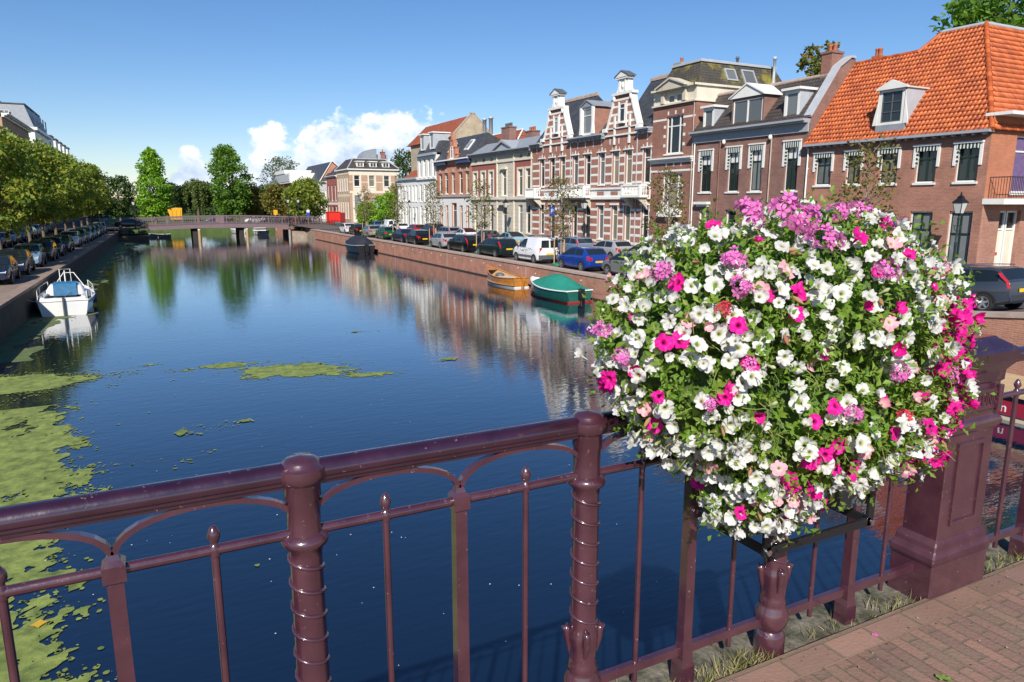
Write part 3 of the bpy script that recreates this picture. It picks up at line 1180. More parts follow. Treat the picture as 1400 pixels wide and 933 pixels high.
def petalmat(name, edge, mid, throat):
 """petunia: UV.x = radius, UV.y = angle; throat colour and veins belong to the flower"""
 m, t, b = newmat(name)
 b.inputs['Roughness'].default_value = 0.55
 b.inputs['Specular IOR Level'].default_value = 0.25
 uv = N(t, 'ShaderNodeUVMap')
 sp = N(t, 'ShaderNodeSeparateXYZ')
 L(t, uv.outputs[0], sp.inputs[0])
 r = N(t, 'ShaderNodeValToRGB')
 cr = r.color_ramp
 cr.elements[0].position = 0.10
 cr.elements[0].color = rgb(throat)
 cr.elements[1].position = 1.0
 cr.elements[1].color = rgb(edge)
 e = cr.elements.new(0.26)
 e.color = rgb(mid)
 e = cr.elements.new(0.45)
 e.color = rgb(edge)
 L(t, sp.outputs[0], r.inputs[0])
 oi = N(t, 'ShaderNodeNewGeometry')
 hs = N(t, 'ShaderNodeHueSaturation')
 mr = N(t, 'ShaderNodeMapRange')
 mr.inputs['To Min'].default_value = 0.86
 mr.inputs['To Max'].default_value = 1.06
 L(t, oi.outputs['Random Per Island'], mr.inputs['Value'])
 L(t, mr.outputs[0], hs.inputs['Value'])
 L(t, r.outputs[0], hs.inputs['Color'])
 L(t, hs.outputs[0], b.inputs['Base Color'])
 tr = N(t, 'ShaderNodeBsdfTranslucent')
 L(t, hs.outputs[0], tr.inputs['Color'])
 mx = N(t, 'ShaderNodeMixShader')
 mx.inputs[0].default_value = 0.28
 L(t, b.outputs[0], mx.inputs[1])
 L(t, tr.outputs[0], mx.inputs[2])
 L(t, mx.outputs[0], t.nodes['Material Output'].inputs['Surface'])
 return m


PETAL = {}


def petunia_geo(rng, rad):
 """one petunia: a trumpet opening into five ruffled lobes; axis +Z, centre of the face at the origin"""
 na, rings = 40, [0.06, 0.16, 0.30, 0.48, 0.66, 0.84, 1.0]
 ph = rng.uniform(0, 6.28)
 cup = rng.uniform(-0.18, 0.42) if rad > .022 else rng.uniform(.3, 1.1)
 fold = [rng.uniform(-0.22, 0.22) for _ in range(3)]
 ruf = rng.uniform(0.07, 0.16)
 V, UV = [], []
 am = [rng.uniform(0.93, 1.07) for _ in range(5)]
 tilt = [rng.uniform(-0.26, 0.2) for _ in range(5)]
 for ri, r in enumerate(rings):
  for k in range(na):
   th = 2 * math.pi * k / na
   lob = (th * 5 / (2 * math.pi)) % 1.0
   idx = int(th * 5 / (2 * math.pi)) % 5
   notch = abs(math.sin(math.pi * lob)) ** 0.45
   f = 1 - (1 - (0.80 + 0.20 * notch)) * (r ** 2)
   rr = rad * r * f * (1 + (am[idx] - 1) * notch)
   z = -0.55 * rad * (1 - min(1, r / 0.34)) ** 1.2 - 0.02 * rad
   if r > 0.3:
    q = (r - 0.3) / 0.7
    z += rad * (cup * q * q + tilt[idx] * q * notch + ruf * q * math.sin(th * 10 + ph) * (0.4 + 0.6 * q) + ruf * 0.7 * q * q * math.sin(th * 7 + ph * 2) + q * q * (fold[0] * math.cos(th + ph) + fold[1] * math.cos(2 * th + ph * 3) + fold[2] * math.sin(3 * th + ph)))
    z -= rad * 0.10 * q * (1 - notch)
   V.append((rr * math.cos(th), rr * math.sin(th), z))
   UV.append(r)
 F = []
 for i in range(len(rings) - 1):
  for k in range(na):
   k2 = (k + 1) % na
   F.append((i * na + k, i * na + k2, (i + 1) * na + k2, (i + 1) * na + k))
 # back tube of the trumpet
 o = len(V)
 for (r, z) in ((0.13, -0.55), (0.09, -1.0), (0.07, -1.25)):
  for k in range(na):
   th = 2 * math.pi * k / na
   V.append((rad * r * math.cos(th), rad * r * math.sin(th), rad * z))
   UV.append(0.3)
 for i in range(2):
  for k in range(na):
   k2 = (k + 1) % na
   F.append((o + i * na + k2, o + i * na + k, o + (i + 1) * na + k, o + (i + 1) * na + k2))
 for k in range(na):
  k2 = (k + 1) % na
  F.append((2 * na + k2, 2 * na + k, o + k, o + k2))
 return V, F, UV


def geranium_geo(rng, rad):
 """a round head of many small five-petal florets; axis +Z"""
 V, F, UV = [], [], []
 nf = 17
 for i in range(nf):
  f = (i + 0.5) / nf
  ph = math.acos(1 - 1.2 * f)
  th = i * 2.39996
  n = Vector((math.sin(ph) * math.cos(th), math.sin(ph) * math.sin(th), math.cos(ph)))
  n = (n + Vector((rng.uniform(-.25, .25), rng.uniform(-.25, .25), rng.uniform(-.25, .25)))).normalized()
  c = Vector((n.x * rad, n.y * rad, n.z * rad * 0.75))
  a = n.orthogonal().normalized()
  b = n.cross(a)
  fr = rad * rng.uniform(0.42, 0.66)
  c += Vector((rng.uniform(-.4, .4), rng.uniform(-.4, .4), rng.uniform(-.4, .3))) * rad
  t0 = rng.uniform(0, 6.28)
  for k in range(5):
   o = len(V)
   t1 = t0 + k * 2 * math.pi / 5
   d = a * math.cos(t1) + b * math.sin(t1)
   s = a * -math.sin(t1) + b * math.cos(t1)
   lift = rng.uniform(-0.1, 0.35)
   for (q, w, h) in ((0.06, 0.0, 0.0), (0.55, 0.30, 0.1), (0.95, 0.24, lift), (1.04, 0.0, lift), (0.95, -0.24, lift), (0.55, -0.30, 0.1)):
    V.append(tuple(c + (d * q + s * w + n * h) * fr))
    UV.append(0.25 + 0.75 * q if q > 0.1 else 0.15)
   F.append((o, o + 1, o + 2, o + 3))
   F.append((o, o + 3, o + 4, o + 5))
 return V, F, UV


LUMPS = [((1.64, 1.74, 3.82), (0.35, 0.34, 0.30)), ((2.06, 1.72, 3.82), (0.48, 0.39, 0.34)), ((2.43, 1.76, 3.73), (0.30, 0.31, 0.29)),
         ((1.95, 1.66, 3.52), (0.47, 0.35, 0.29)), ((2.42, 1.66, 3.50), (0.24, 0.24, 0.26)), ((1.55, 1.68, 3.63), (0.26, 0.27, 0.24)),
         ((1.76, 1.66, 3.29), (0.18, 0.20, 0.17)), ((2.12, 1.68, 3.38), (0.23, 0.22, 0.16)), ((2.52, 1.6, 3.33), (0.09, 0.09, 0.13)), ((1.86, 1.64, 3.2), (0.10, 0.12, 0.10)),
         ((1.38, 1.74, 3.74), (0.17, 0.20, 0.16))]


def lump_points(rng, n, k=1.0, need_out=0.97):
 out = []
 vol = [(a[1][0] * a[1][1] + a[1][1] * a[1][2] + a[1][0] * a[1][2]) for a in LUMPS]
 while len(out) < n:
  (c, r) = rng.choices(LUMPS, vol)[0]
  z = rng.uniform(-1, 1)
  th = rng.uniform(0, 2 * math.pi)
  q = math.sqrt(1 - z * z)
  d = (q * math.cos(th), q * math.sin(th), z)
  p = Vector((c[0] + r[0] * k * d[0], c[1] + r[1] * k * d[1], c[2] + r[2] * k * d[2]))
  inside = False
  for (c2, r2) in LUMPS:
   if c2 is c:
    continue
   e = sum(((p[i] - c2[i]) / (r2[i] * k)) ** 2 for i in range(3))
   if e < need_out:
    inside = True
    break
  if inside:
   continue
  nn = Vector((d[0] / r[0], d[1] / r[1], d[2] / r[2])).normalized()
  out.append((p, nn))
 return out


def orient(V, P, n, rng, roll=True):
 n = n.normalized()
 a = n.orthogonal().normalized()
 if roll:
  a = (Matrix.Rotation(rng.uniform(0, 6.28), 3, n) @ a)
 b = n.cross(a)
 return [tuple(P + a * v[0] + b * v[1] + n * v[2]) for v in V]


def flower_mesh(name, V, F, UV, mat):
 me = bpy.data.meshes.new(name)
 me.from_pydata(V, [], F)
 me.materials.append(mat)
 uvl = me.uv_layers.new(name='UVMap')
 li = np.zeros(len(me.loops), dtype=np.int32)
 me.loops.foreach_get('vertex_index', li)
 buf = np.zeros(len(me.loops) * 2, dtype=np.float32)
 buf[0::2] = np.asarray(UV, dtype=np.float32)[li]
 uvl.data.foreach_set('uv', buf)
 me.polygons.foreach_set('use_smooth', [True] * len(F))
 me.update()
 return me


def build_flowers():
 rng = random.Random(21)
 nr = np.random.default_rng(5)
 t = thing('flower_planter', 'big hanging planter overflowing with white and pink flowers on the railing', 'planter', (2.18, RV, 2.95))
 PETAL['white'] = petalmat('white_petunia', (0.66, 0.66, 0.635), (0.62, 0.65, 0.48), (0.25, 0.26, 0.04))
 PETAL['magenta'] = petalmat('magenta_petunia', (0.78, 0.012, 0.30), (0.62, 0.008, 0.22), (0.20, 0.005, 0.07))
 PETAL['rose'] = petalmat('pale_rose_petunia', (0.80, 0.40, 0.46), (0.78, 0.62, 0.55), (0.4, 0.35, 0.1))
 PETAL['pink'] = petalmat('pink_geranium', (0.78, 0.20, 0.55), (0.66, 0.08, 0.40), (0.45, 0.02, 0.2))
 PETAL['red'] = petalmat('coral_geranium', (0.60, 0.05, 0.09), (0.55, 0.03, 0.06), (0.4, 0.02, 0.04))
 # black bracket round the post and the dark tubs
 b = MB()
 def bar(p, q, w=0.035, th=0.006):
  p, q = Vector(p), Vector(q)
  d = (q - p).normalized()
  up = Vector((0, 0, 1))
  if abs(d.z) > 0.9:
   up = Vector((1, 0, 0))
  s = d.cross(up).normalized()
  up = s.cross(d)
  rings = [[x + up * w / 2 + s * th, x - up * w / 2 + s * th, x - up * w / 2 - s * th, x + up * w / 2 - s * th] for x in (p, q)]
  b.loft(rings, smooth=False)
 for v in (RV - 0.20, RV + 0.20):
  bar((1.90, v, 2.955), (2.46, v, 2.955))
  for u in (1.90, 2.46):
   bar((u, v, 2.94), (u, v, 3.30))
 for u in (1.90, 2.46):
  bar((u, RV - 0.20, 2.955), (u, RV + 0.20, 2.955))
 b.build('bracket', M['black'], t, recalc=True)
 b = MB()
 for u in (1.90, 2.46):
  for v in (RV - 0.212, RV + 0.212):
   b.tube([(u, v - 0.006, 2.957), (u, v + 0.006, 2.957)], 0.012, 8)
 b.build('bolt', M['chrome'], t)
 for (u, v) in ((1.93, RV - 0.06), (2.40, RV - 0.06)):
  b = MB()
  b.loft([[(u + w * c, v + d * s, z) for c, s in ((-1, -1), (1, -1), (1, 1), (-1, 1))] for w, d, z in ((0.10, 0.12, 3.02), (0.17, 0.18, 3.42))], smooth=False)
  b.build('tub', M['darkgrey'], t, recalc=True)
 # solid dark core added inside the plants so that no light passes straight through
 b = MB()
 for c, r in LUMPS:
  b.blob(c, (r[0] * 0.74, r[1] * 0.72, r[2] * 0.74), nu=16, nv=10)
 o = b.build('foliage_core', mk('foliage_core', (0.06, 0.10, 0.025), 0.95, var=0.6, vscale=22, bump=0.02, bscale=40), t)
 # leaves: three kinds of shoot, all through the outer shell
 n_sh = 2500
 P, NN, DD, LL, WW = [], [], [], [], []
 pts = lump_points(rng, n_sh, 0.985, 0.9)
 for (p, n) in pts:
  ax = (n + Vector((rng.uniform(-.7, .7), rng.uniform(-.7, .7), rng.uniform(-.3, .9)))).normalized()
  base = p - n * rng.uniform(0.02, 0.12)
  ln = rng.uniform(0.05, 0.15)
  k = rng.randint(5, 9)
  side = ax.orthogonal().normalized()
  for j in range(k):
   f = (j + 0.6) / k
   q = base + ax * ln * f
   sd = Matrix.Rotation(j * 2.4 + rng.uniform(-.4, .4), 3, ax) @ side
   d = (sd * 0.85 + ax * (0.35 + 0.5 * f) + Vector((0, 0, 0.12))).normalized()
   nn = (ax - d * ax.dot(d)).normalized()
   sz = rng.uniform(0.026, 0.046) * (1 - 0.35 * f)
   P.append(q)
   NN.append(nn)
   DD.append(d)
   LL.append(sz)
   WW.append(sz * rng.uniform(0.42, 0.62))
 V, F = leaf_quads(np.array(P), np.array(NN), np.array(DD), LL, WW)
 lm = leafmat('petunia_leaf', [(0.12, 0.23, 0.03), (0.17, 0.31, 0.035), (0.16, 0.29, 0.035), (0.25, 0.36, 0.055), (0.15, 0.27, 0.035), (0.33, 0.39, 0.09)], 0.5, 0.42)
 o = np_mesh('foliage', V, F, lm, t)
 o['kind'] = 'stuff'
 # thin, curling trailing stems, thickest in the middle where few flowers grow
 b = MB()
 for i in range(230):
  (p, n) = lump_points(rng, 1, 0.95, 0.9)[0]
  if i < 150:
   for _ in range(30):
    if 1.35 < p.x < 2.45 and 3.4 < p.z < 3.95 and n.y < -0.2:
     break
    (p, n) = lump_points(rng, 1, 0.95, 0.9)[0]
  q = p - n * 0.03
  d = (n + Vector((rng.uniform(-1, 1), rng.uniform(-.6, .4), rng.uniform(-.5, .8)))).normalized()
  pp = [q]
  for s in range(5):
   d = (d + Vector((rng.uniform(-.4, .4), rng.uniform(-.35, .35), rng.uniform(-.55, .2)))).normalized()
   q = q + d * rng.uniform(0.014, 0.03)
   pp.append(q)
  b.tube(pp, [0.0022, 0.002, 0.0018, 0.0016, 0.0014, 0.001], 4, cap=False)
 o = b.build('trailing_stems', leafmat('stem_green', [(0.16, 0.24, 0.05), (0.24, 0.30, 0.08), (0.28, 0.24, 0.09)], 0.6, 0.2), t)
 o['kind'] = 'stuff'
 # ---- flowers
 def zone(p):
  x, z = p.x, p.z
  if x > 2.24 and 3.2 < z < 3.86:
   return 0.80
  if 2.13 < x <= 2.28 and 3.25 < z < 3.8:
   return 0.40
  if 1.66 < x < 2.0 and 3.30 < z < 3.58:
   return 0.36
  if x < 1.5 and 3.62 < z < 3.84:
   return 0.17
  if 1.1 < x < 1.6 and 3.84 < z < 4.06:
   return 0.12
  return 0.04
 def bare(p, n):      # chance that no flower grows here
  if 1.5 < p.x < 2.35 and 3.52 < p.z < 3.86 and n.y < -0.3:
   return 0.5
  if p.x > 2.25 and p.z > 3.85:
   return 0.62
  if p.z > 4.1:
   return 0.55
  if n.y > 0.3:
   return 0.8
  return 0.10
 fl = []
 tries = 0
 sun_v = Vector((math.sin(SUN_AZ), math.cos(SUN_AZ), 0.7)).normalized()
 while len(fl) < 950 and tries < 60000:
  tries += 1
  (p, n) = lump_points(rng, 1, 1.03, 0.95)[0]
  if rng.random() < bare(p, n):
   continue
  md = 0.0265
  if any((p - q[0]).length < md for q in fl):
   continue
  c = 'magenta' if rng.random() < zone(p) else ('rose' if rng.random() < 0.06 else 'white')
  ax = (n * 1.0 + sun_v * 0.35 + Vector((rng.uniform(-.65, .65), rng.uniform(-.55, .4), rng.uniform(-.45, .6)))).normalized()
  fl.append((p + n * rng.uniform(-0.025, 0.04), ax, c, rng.choice((rng.uniform(0.015, 0.022), rng.uniform(0.022, 0.027), rng.uniform(0.024, 0.032)))))
 heads = []
 for (x, y, z, c, r) in ((1.56, 1.52, 4.185, 'pink', 0.045), (1.68, 1.50, 4.20, 'pink', 0.05), (1.75, 1.48, 4.165, 'pink', 0.05), (1.78, 1.42, 4.11, 'pink', 0.045), (2.02, 1.55, 4.19, 'pink', 0.042),
       (2.14, 1.55, 4.19, 'pink', 0.045), (2.20, 1.5, 4.15, 'magenta', 0.03), (2.45, 1.62, 4.13, 'pink', 0.042), (2.60, 1.68, 4.13, 'pink', 0.04), (2.30, 1.50, 4.07, 'pink', 0.040),
       (1.24, 1.56, 4.02, 'pink', 0.045), (1.42, 1.45, 4.06, 'pink', 0.045), (1.42, 1.42, 3.99, 'pink', 0.04), (1.05, 1.62, 3.86, 'pink', 0.035), (1.12, 1.6, 3.78, 'pink', 0.032),
       (1.95, 1.32, 4.02, 'pink', 0.045), (1.98, 1.26, 3.72, 'pink', 0.035), (1.78, 1.27, 3.62, 'pink', 0.035), (1.45, 1.4, 3.77, 'pink', 0.035), (1.36, 1.43, 3.93, 'red', 0.03),
       (2.05, 1.27, 3.58, 'red', 0.03), (2.27, 1.33, 3.5, 'pink', 0.035), (2.60, 1.42, 3.62, 'pink', 0.035), (1.32, 1.42, 3.66, 'pink', 0.03), (2.42, 1.4, 3.72, 'red', 0.028)):
  heads.append((Vector((2.03 + (x - 2.08) * 0.88, y + 0.03, z - 0.015)), Vector((rng.uniform(-.2, .2), -0.75, 0.6)).normalized(), c, r * (0.78 if x < 1.8 and z > 4.1 else 0.62)))
 camp = Vector((0, 0, CAMZ))
 def score(f):
  to = (camp - f[0])
  return f[3] * 2 * (0.4 + max(0, f[1].dot(to.normalized()))) / to.length * (1.0 if f[1].y < 0.3 else 0.1)
 order = sorted([(score(f), 0, i) for i, f in enumerate(fl)] + [(score(h) * 1.7, 1, i) for i, h in enumerate(heads)], reverse=True)
 rest = {}
 for rank, (s, kind, i) in enumerate(order):
  f = fl[i] if kind == 0 else heads[i]
  g = petunia_geo(rng, f[3]) if kind == 0 else geranium_geo(rng, f[3])
  V, F, UV = g
  V = orient(V, f[0], f[1], rng)
  if rank < 98:
   off = Vector(t['_o'])
   me = flower_mesh('flower', [tuple(Vector(v) - off) for v in V], F, UV, PETAL[f[2]])
   o = bpy.data.objects.new('flower' if kind == 0 else 'geranium_head', me)
   COL.objects.link(o)
   o.parent = t
   o['_o'] = tuple(off)
  else:
   rest.setdefault(f[2], []).append((V, F, UV))
 # all the smaller flowers as one mesh
 VV, FF, UU, MI = [], [], [], []
 mats = list(rest.keys())
 for mi, c in enumerate(mats):
  for (V, F, UV) in rest[c]:
   o = len(VV)
   VV += V
   FF += [tuple(o + i for i in f) for f in F]
   UU += UV
   MI += [mi] * len(F)
 off = Vector(t['_o'])
 me = flower_mesh('flowers', [tuple(Vector(v) - off) for v in VV], FF, UU, PETAL[mats[0]])
 for c in mats[1:]:
  me.materials.append(PETAL[c])
 me.polygons.foreach_set('material_index', MI)
 o = bpy.data.objects.new('flowers', me)
 COL.objects.link(o)
 o.parent = t
 o['kind'] = 'stuff'
 # closed buds
 b = MB()
 for i in range(140):
  (p, n) = lump_points(rng, 1, 1.02, 0.95)[0]
  d = (n + Vector((rng.uniform(-.5, .5), rng.uniform(-.5, .5), rng.uniform(0, .9)))).normalized()
  b.tube([p, p + d * 0.014, p + d * 0.026, p + d * 0.034], [0.002, 0.0035, 0.0062, 0.001], 6, cap=False)
 o = b.build('flower_buds', leafmat('bud', [(0.42, 0.46, 0.20), (0.60, 0.62, 0.42), (0.30, 0.38, 0.10)], 0.6, 0.3), t)
 o['kind'] = 'stuff'
 # withered blooms
 b = MB()
 for i in range(70):
  (p, n) = lump_points(rng, 1, 1.0, 0.95)[0]
  d = (n + Vector((0, 0, -0.8)) + Vector((rng.uniform(-.4, .4), rng.uniform(-.4, .4), 0))).normalized()
  b.tube([p, p + d * 0.012, p + d * 0.025, p + d * 0.038], [0.002, 0.007, 0.006, 0.0015], 6, cap=False)
 o = b.build('withered_blooms', leafmat('withered_petal', [(0.30, 0.16, 0.06), (0.42, 0.28, 0.15), (0.35, 0.10, 0.08)], 0.8, 0.2), t)
 o['kind'] = 'stuff'


build_flowers()


# weeds in the kerb joints, things fallen on the clinkers
def build_litter():
 rng = random.Random(4)
 P, NN, DD, LL, WW = [], [], [], [], []
 spots = [(1.82, 0.13, 150), (1.95, 0.10, 90), (2.55, 0.12, 40), (2.85, 0.1, 20), (3.0, 0.08, 40), (3.75, 0.08, 60), (3.92, 0.1, 70), (1.55, 0.12, 40), (2.08, 0.05, 60)]
 for (u, w, n) in spots:
  for i in range(n):
   p = Vector((rng.gauss(u, w), rng.uniform(1.82, 1.92) + rng.gauss(0, 0.012), DZ - 0.05))
   d = Vector((rng.gauss(0, .55), rng.gauss(-0.1, .55), 1)).normalized()
   s = Vector((rng.uniform(-1, 1), rng.uniform(-1, 1), 0)).normalized()
   nn = s - d * s.dot(d)
   P.append(p)
   DD.append(d)
   NN.append(nn.normalized())
   LL.append(rng.uniform(0.03, 0.10))
   WW.append(rng.uniform(0.003, 0.006))
 V, F = leaf_quads(np.array(P), np.array(NN), np.array(DD), LL, WW)
 o = np_mesh('grass', V, F, leafmat('kerb_weeds', [(0.16, 0.2, 0.04), (0.30, 0.26, 0.10), (0.40, 0.33, 0.17), (0.10, 0.15, 0.03)], 0.7, 0.25))
 tag(o, 'tufts of dry grass growing in the bridge kerb joints', 'grass')
 o['kind'] = 'stuff'
 items = [((2.32, 1.10), 'white', 'crumpled white petal fallen on the bridge clinkers near the bottom edge', 'petal', 0.028),
             ((2.10, 1.32), 'pink', 'small pair of pink petals fallen on the clinkers', 'petal', 0.014),
             ((2.72, 1.20), 'pink', 'pink and green flower scrap lying on the clinkers', 'petal', 0.015),
             ((2.60, 1.42), 'leaf', 'green leaf scrap lying on the clinkers near the kerb', 'leaf', 0.028),
             ((3.32, 1.36), 'leaf', 'yellow green leaf lying on the clinkers by the right edge', 'leaf', 0.03),
             ((2.35, 1.38), 'brown', 'brown withered leaf lying on the clinkers', 'leaf', 0.02),
             ((3.95, 1.74), 'pink', 'bright pink petal fallen at the kerb right of the pillar', 'petal', 0.02),
             ((2.62, 1.73), 'pink', 'small pink petal caught against the kerb under the railing', 'petal', 0.014)]
 s = MB()
 for i in range(240):
  u, v = rng.uniform(1.3, 4.5), rng.uniform(.6, 1.81)
  if rng.random() < .5:
   v = 1.81 - abs(rng.gauss(0, .12))
  r, a0 = rng.uniform(.002, .008), rng.random() * 6
  s.add([(u + r * math.cos(a0), v + r * math.sin(a0), DZ + .007), (u + r * math.cos(a0 + 2), v + r * math.sin(a0 + 2), DZ + .007), (u + r * .9 * math.cos(a0 + 4), v + r * .9 * math.sin(a0 + 4), DZ + .007 + r * .5)], [(0, 1, 2)])
 o = s.build('plant_litter', leafmat('dry_bits', [(.05, .03, .02), (.16, .11, .05), (.10, .12, .04), (.35, .30, .22), (.45, .15, .30)], .8, .1))
 tag(o, 'tiny dry leaf bits and petals strewn over the clinkers', 'litter')
 o['kind'] = 'stuff'
 gm = mk('fallen_leaf_green', (0.16, 0.24, 0.04), 0.7, var=0.3, vscale=30)
 br = mk('fallen_leaf_brown', (0.10, 0.045, 0.03), 0.8, var=0.3, vscale=30)
 for ((u, v), c, lab, cat, r) in items:
  V, F = [], []
  nseg = 14
  a0 = rng.uniform(0, 6)
  V.append((u, v, DZ + 0.012 if v < 1.82 else DZ - 0.02))
  for k in range(nseg):
   a = a0 + 2 * math.pi * k / nseg
   rr = r * (0.55 + 0.45 * abs(math.cos(a - a0)) if c in ('leaf', 'brown') else 0.8 + 0.25 * rng.random())
   V.append((u + rr * math.cos(a), v + rr * math.sin(a), (DZ if v < 1.82 else DZ - 0.03) + 0.006 + rng.uniform(0, r * 0.45)))
  F = [(0, 1 + k, 1 + (k + 1) % nseg) for k in range(nseg)]
  m = {'white': PETAL['white'], 'pink': PETAL['pink'], 'leaf': gm, 'brown': br}[c]
  me = flower_mesh('fallen_' + cat, V, F, [0.8] * len(V), m)
  o = bpy.data.objects.new('fallen_' + cat, me)
  COL.objects.link(o)
  tag(o, lab, cat)


build_litter()

# ================================================================== HOUSES
class Fac:
 """a facade frame: s runs along the wall, z up, d outward"""
 def __init__(s, O, T, Nn):
  s.O, s.T, s.N = Vector(O), Vector(T).normalized(), Vector(Nn).normalized()

 def P(s, a, z, d=0.0):
  return s.O + s.T * a + s.N * d + Vector((0, 0, z))

 def box(s, b, a0, a1, z0, z1, d0, d1, mi=0):
  p = [s.P(a0, z0, d0), s.P(a1, z0, d0), s.P(a1, z1, d0), s.P(a0, z1, d0)]
  b.prism(p, s.N * (d1 - d0), mi)

 def poly(s, b, pts, d0, d1, mi=0):
  b.prism([s.P(a, z, d0) for a, z in pts], s.N * (d1 - d0), mi)


def wall(b, F, s0, s1, z0, z1, ops=(), bands=(), reveal=0.17, mi=0, mr=None):
 ss = sorted(set([s0, s1] + [x for o in ops for x in o[:2]] + [min(max(x, s0), s1) for o in bands for x in o[:2]]))
 zz = sorted(set([z0, z1] + [x for o in ops for x in o[2:4]] + [min(max(x, z0), z1) for o in bands for x in o[2:4]]))
 ss = [x for x in ss if s0 - 1e-6 <= x <= s1 + 1e-6]
 zz = [x for x in zz if z0 - 1e-6 <= x <= z1 + 1e-6]
 for a, c in zip(ss[:-1], ss[1:]):
  if c - a < 1e-5:
   continue
  for e, f in zip(zz[:-1], zz[1:]):
   if f - e < 1e-5:
    continue
   ms, mz = (a + c) / 2, (e + f) / 2
   if any(o[0] < ms < o[1] and o[2] < mz < o[3] for o in ops):
    continue
   m = mi
   for o in bands:
    if o[0] < ms < o[1] and o[2] < mz < o[3]:
     m = o[4]
   b.quad([F.P(a, e), F.P(c, e), F.P(c, f), F.P(a, f)], F.N, m)
 mr = mi if mr is None else mr
 for o in ops:
  a, c, e, f = o[:4]
  b.quad([F.P(a, e), F.P(a, f), F.P(a, f, -reveal), F.P(a, e, -reveal)], F.T, mr)
  b.quad([F.P(c, e), F.P(c, f), F.P(c, f, -reveal), F.P(c, e, -reveal)], -F.T, mr)
  b.quad([F.P(a, f), F.P(c, f), F.P(c, f, -reveal), F.P(a, f, -reveal)], (0, 0, -1), mr)
  b.quad([F.P(a, e), F.P(c, e), F.P(c, e, -reveal), F.P(a, e, -reveal)], (0, 0, 1), mr)


def shell(b, F, s0, s1, z0, z1, depth, mi=0, top=True):
 for (a, n) in ((s0, -F.T), (s1, F.T)):
  b.quad([F.P(a, z0), F.P(a, z1), F.P(a, z1, -depth), F.P(a, z0, -depth)], n, mi)
 b.quad([F.P(s0, z0, -depth), F.P(s1, z0, -depth), F.P(s1, z1, -depth), F.P(s0, z1, -depth)], -F.N, mi)
 if top:
  b.quad([F.P(s0, z1), F.P(s1, z1), F.P(s1, z1, -depth), F.P(s0, z1, -depth)], (0, 0, 1), mi)


WRNG = random.Random(40)


def window(par, F, o, fm='white', gm='glass', style='sash', reveal=0.17, sill='stone', fw=0.07, name='window', sillw=0.06, arch=False, bm=None):
 """frame with glazing bars, pane as its own piece, sill"""
 a, c, e, f = o[:4]
 b = MB()
 d0, d1 = -reveal - 0.03, -reveal + 0.06
 if gm == 'glass':
  gm = WRNG.choice(['glass', 'glass', 'glass', 'glass_c', 'glass_b'])
 if arch:
  r = (c - a) / 2
  for k in range(8):
   t0, t1 = math.pi * k / 8, math.pi * (k + 1) / 8
   F.poly(b, [(a + r - r * math.cos(t0), f - r + r * math.sin(t0)), (a + r - r * math.cos(t1), f - r + r * math.sin(t1)),
                       (a + r - (r - fw) * math.cos(t1), f - r + (r - fw) * math.sin(t1)), (a + r - (r - fw) * math.cos(t0), f - r + (r - fw) * math.sin(t0))], d0, d1)
   F.poly(b, [(a + r - r * math.cos(t0), f - r + r * math.sin(t0)), (a + r - r * math.cos(t0), f), (a + r - r * math.cos(t1), f), (a + r - r * math.cos(t1), f - r + r * math.sin(t1))], d1, d1 + 0.09)
 F.box(b, a, a + fw, e, f, d0, d1)
 F.box(b, c - fw, c, e, f, d0, d1)
 F.box(b, a + fw, c - fw, f - fw, f, d0, d1)
 F.box(b, a + fw, c - fw, e, e + fw * 1.2, d0, d1)
 m = (a + c) / 2
 h = f - e
 bars = []
 if style == 'sash':
  bars = [('h', f - h * 0.36, 0.05)]
 elif style == 'tall':
  bars = [('h', f - h * 0.27, 0.07)]
 elif style == 'cross':
  bars = [('h', f - h * 0.33, 0.07), ('v', m, 0.05)]
 elif style == 'grid':
  bars = [('h', e + h * 0.5, 0.04), ('v', m, 0.04)]
 elif style == 'grid6':
  bars = [('h', e + h * 0.34, 0.035), ('h', e + h * 0.67, 0.035), ('v', m, 0.045)]
 elif style == 'triple':
  bars = [('h', f - h * 0.27, 0.08), ('v', a + (c - a) * 0.24, 0.09), ('v', c - (c - a) * 0.24, 0.09)]
 elif style == 'pair':
  bars = [('v', m, 0.10)]
 bb = MB() if bm else b
 if bm:
  x0, x1, y0, y1 = a + fw, c - fw, e + fw * 1.2, f - fw
  for q in ((x0, x0 + .045, y0, y1), (x1 - .045, x1, y0, y1), (x0 + .045, x1 - .045, y0, y0 + .05), (x0 + .045, x1 - .045, y1 - .045, y1)):
   F.box(bb, q[0], q[1], q[2], q[3], d0 + .008, d1 - .02)
 for k, p, w in bars:
  if k == 'h':
   F.box(bb, a + fw, c - fw, p - w / 2, p + w / 2, d0 + 0.01, d1 - 0.012)
  else:
   F.box(bb, p - w / 2, p + w / 2, e + fw, f - fw, d0 + 0.013, d1 - 0.006)
 w = b.build(name, M[fm], par)
 if bm:
  bb.build('glazing_bars', M[bm], w)
 g = MB()
 g.quad([F.P(a + 0.02, e + 0.02, -reveal + 0.005), F.P(c - 0.02, e + 0.02, -reveal + 0.005), F.P(c - 0.02, f - 0.02, -reveal + 0.005), F.P(a + 0.02, f - 0.02, -reveal + 0.005)], F.N)
 g.build('pane', M[gm] if isinstance(gm, str) else gm, w)
 if sill:
  s = MB()
  F.box(s, a - sillw, c + sillw, e - 0.1, e + 0.001, -reveal, 0.07)
  s.build('sill', M[sill], w)
 return w


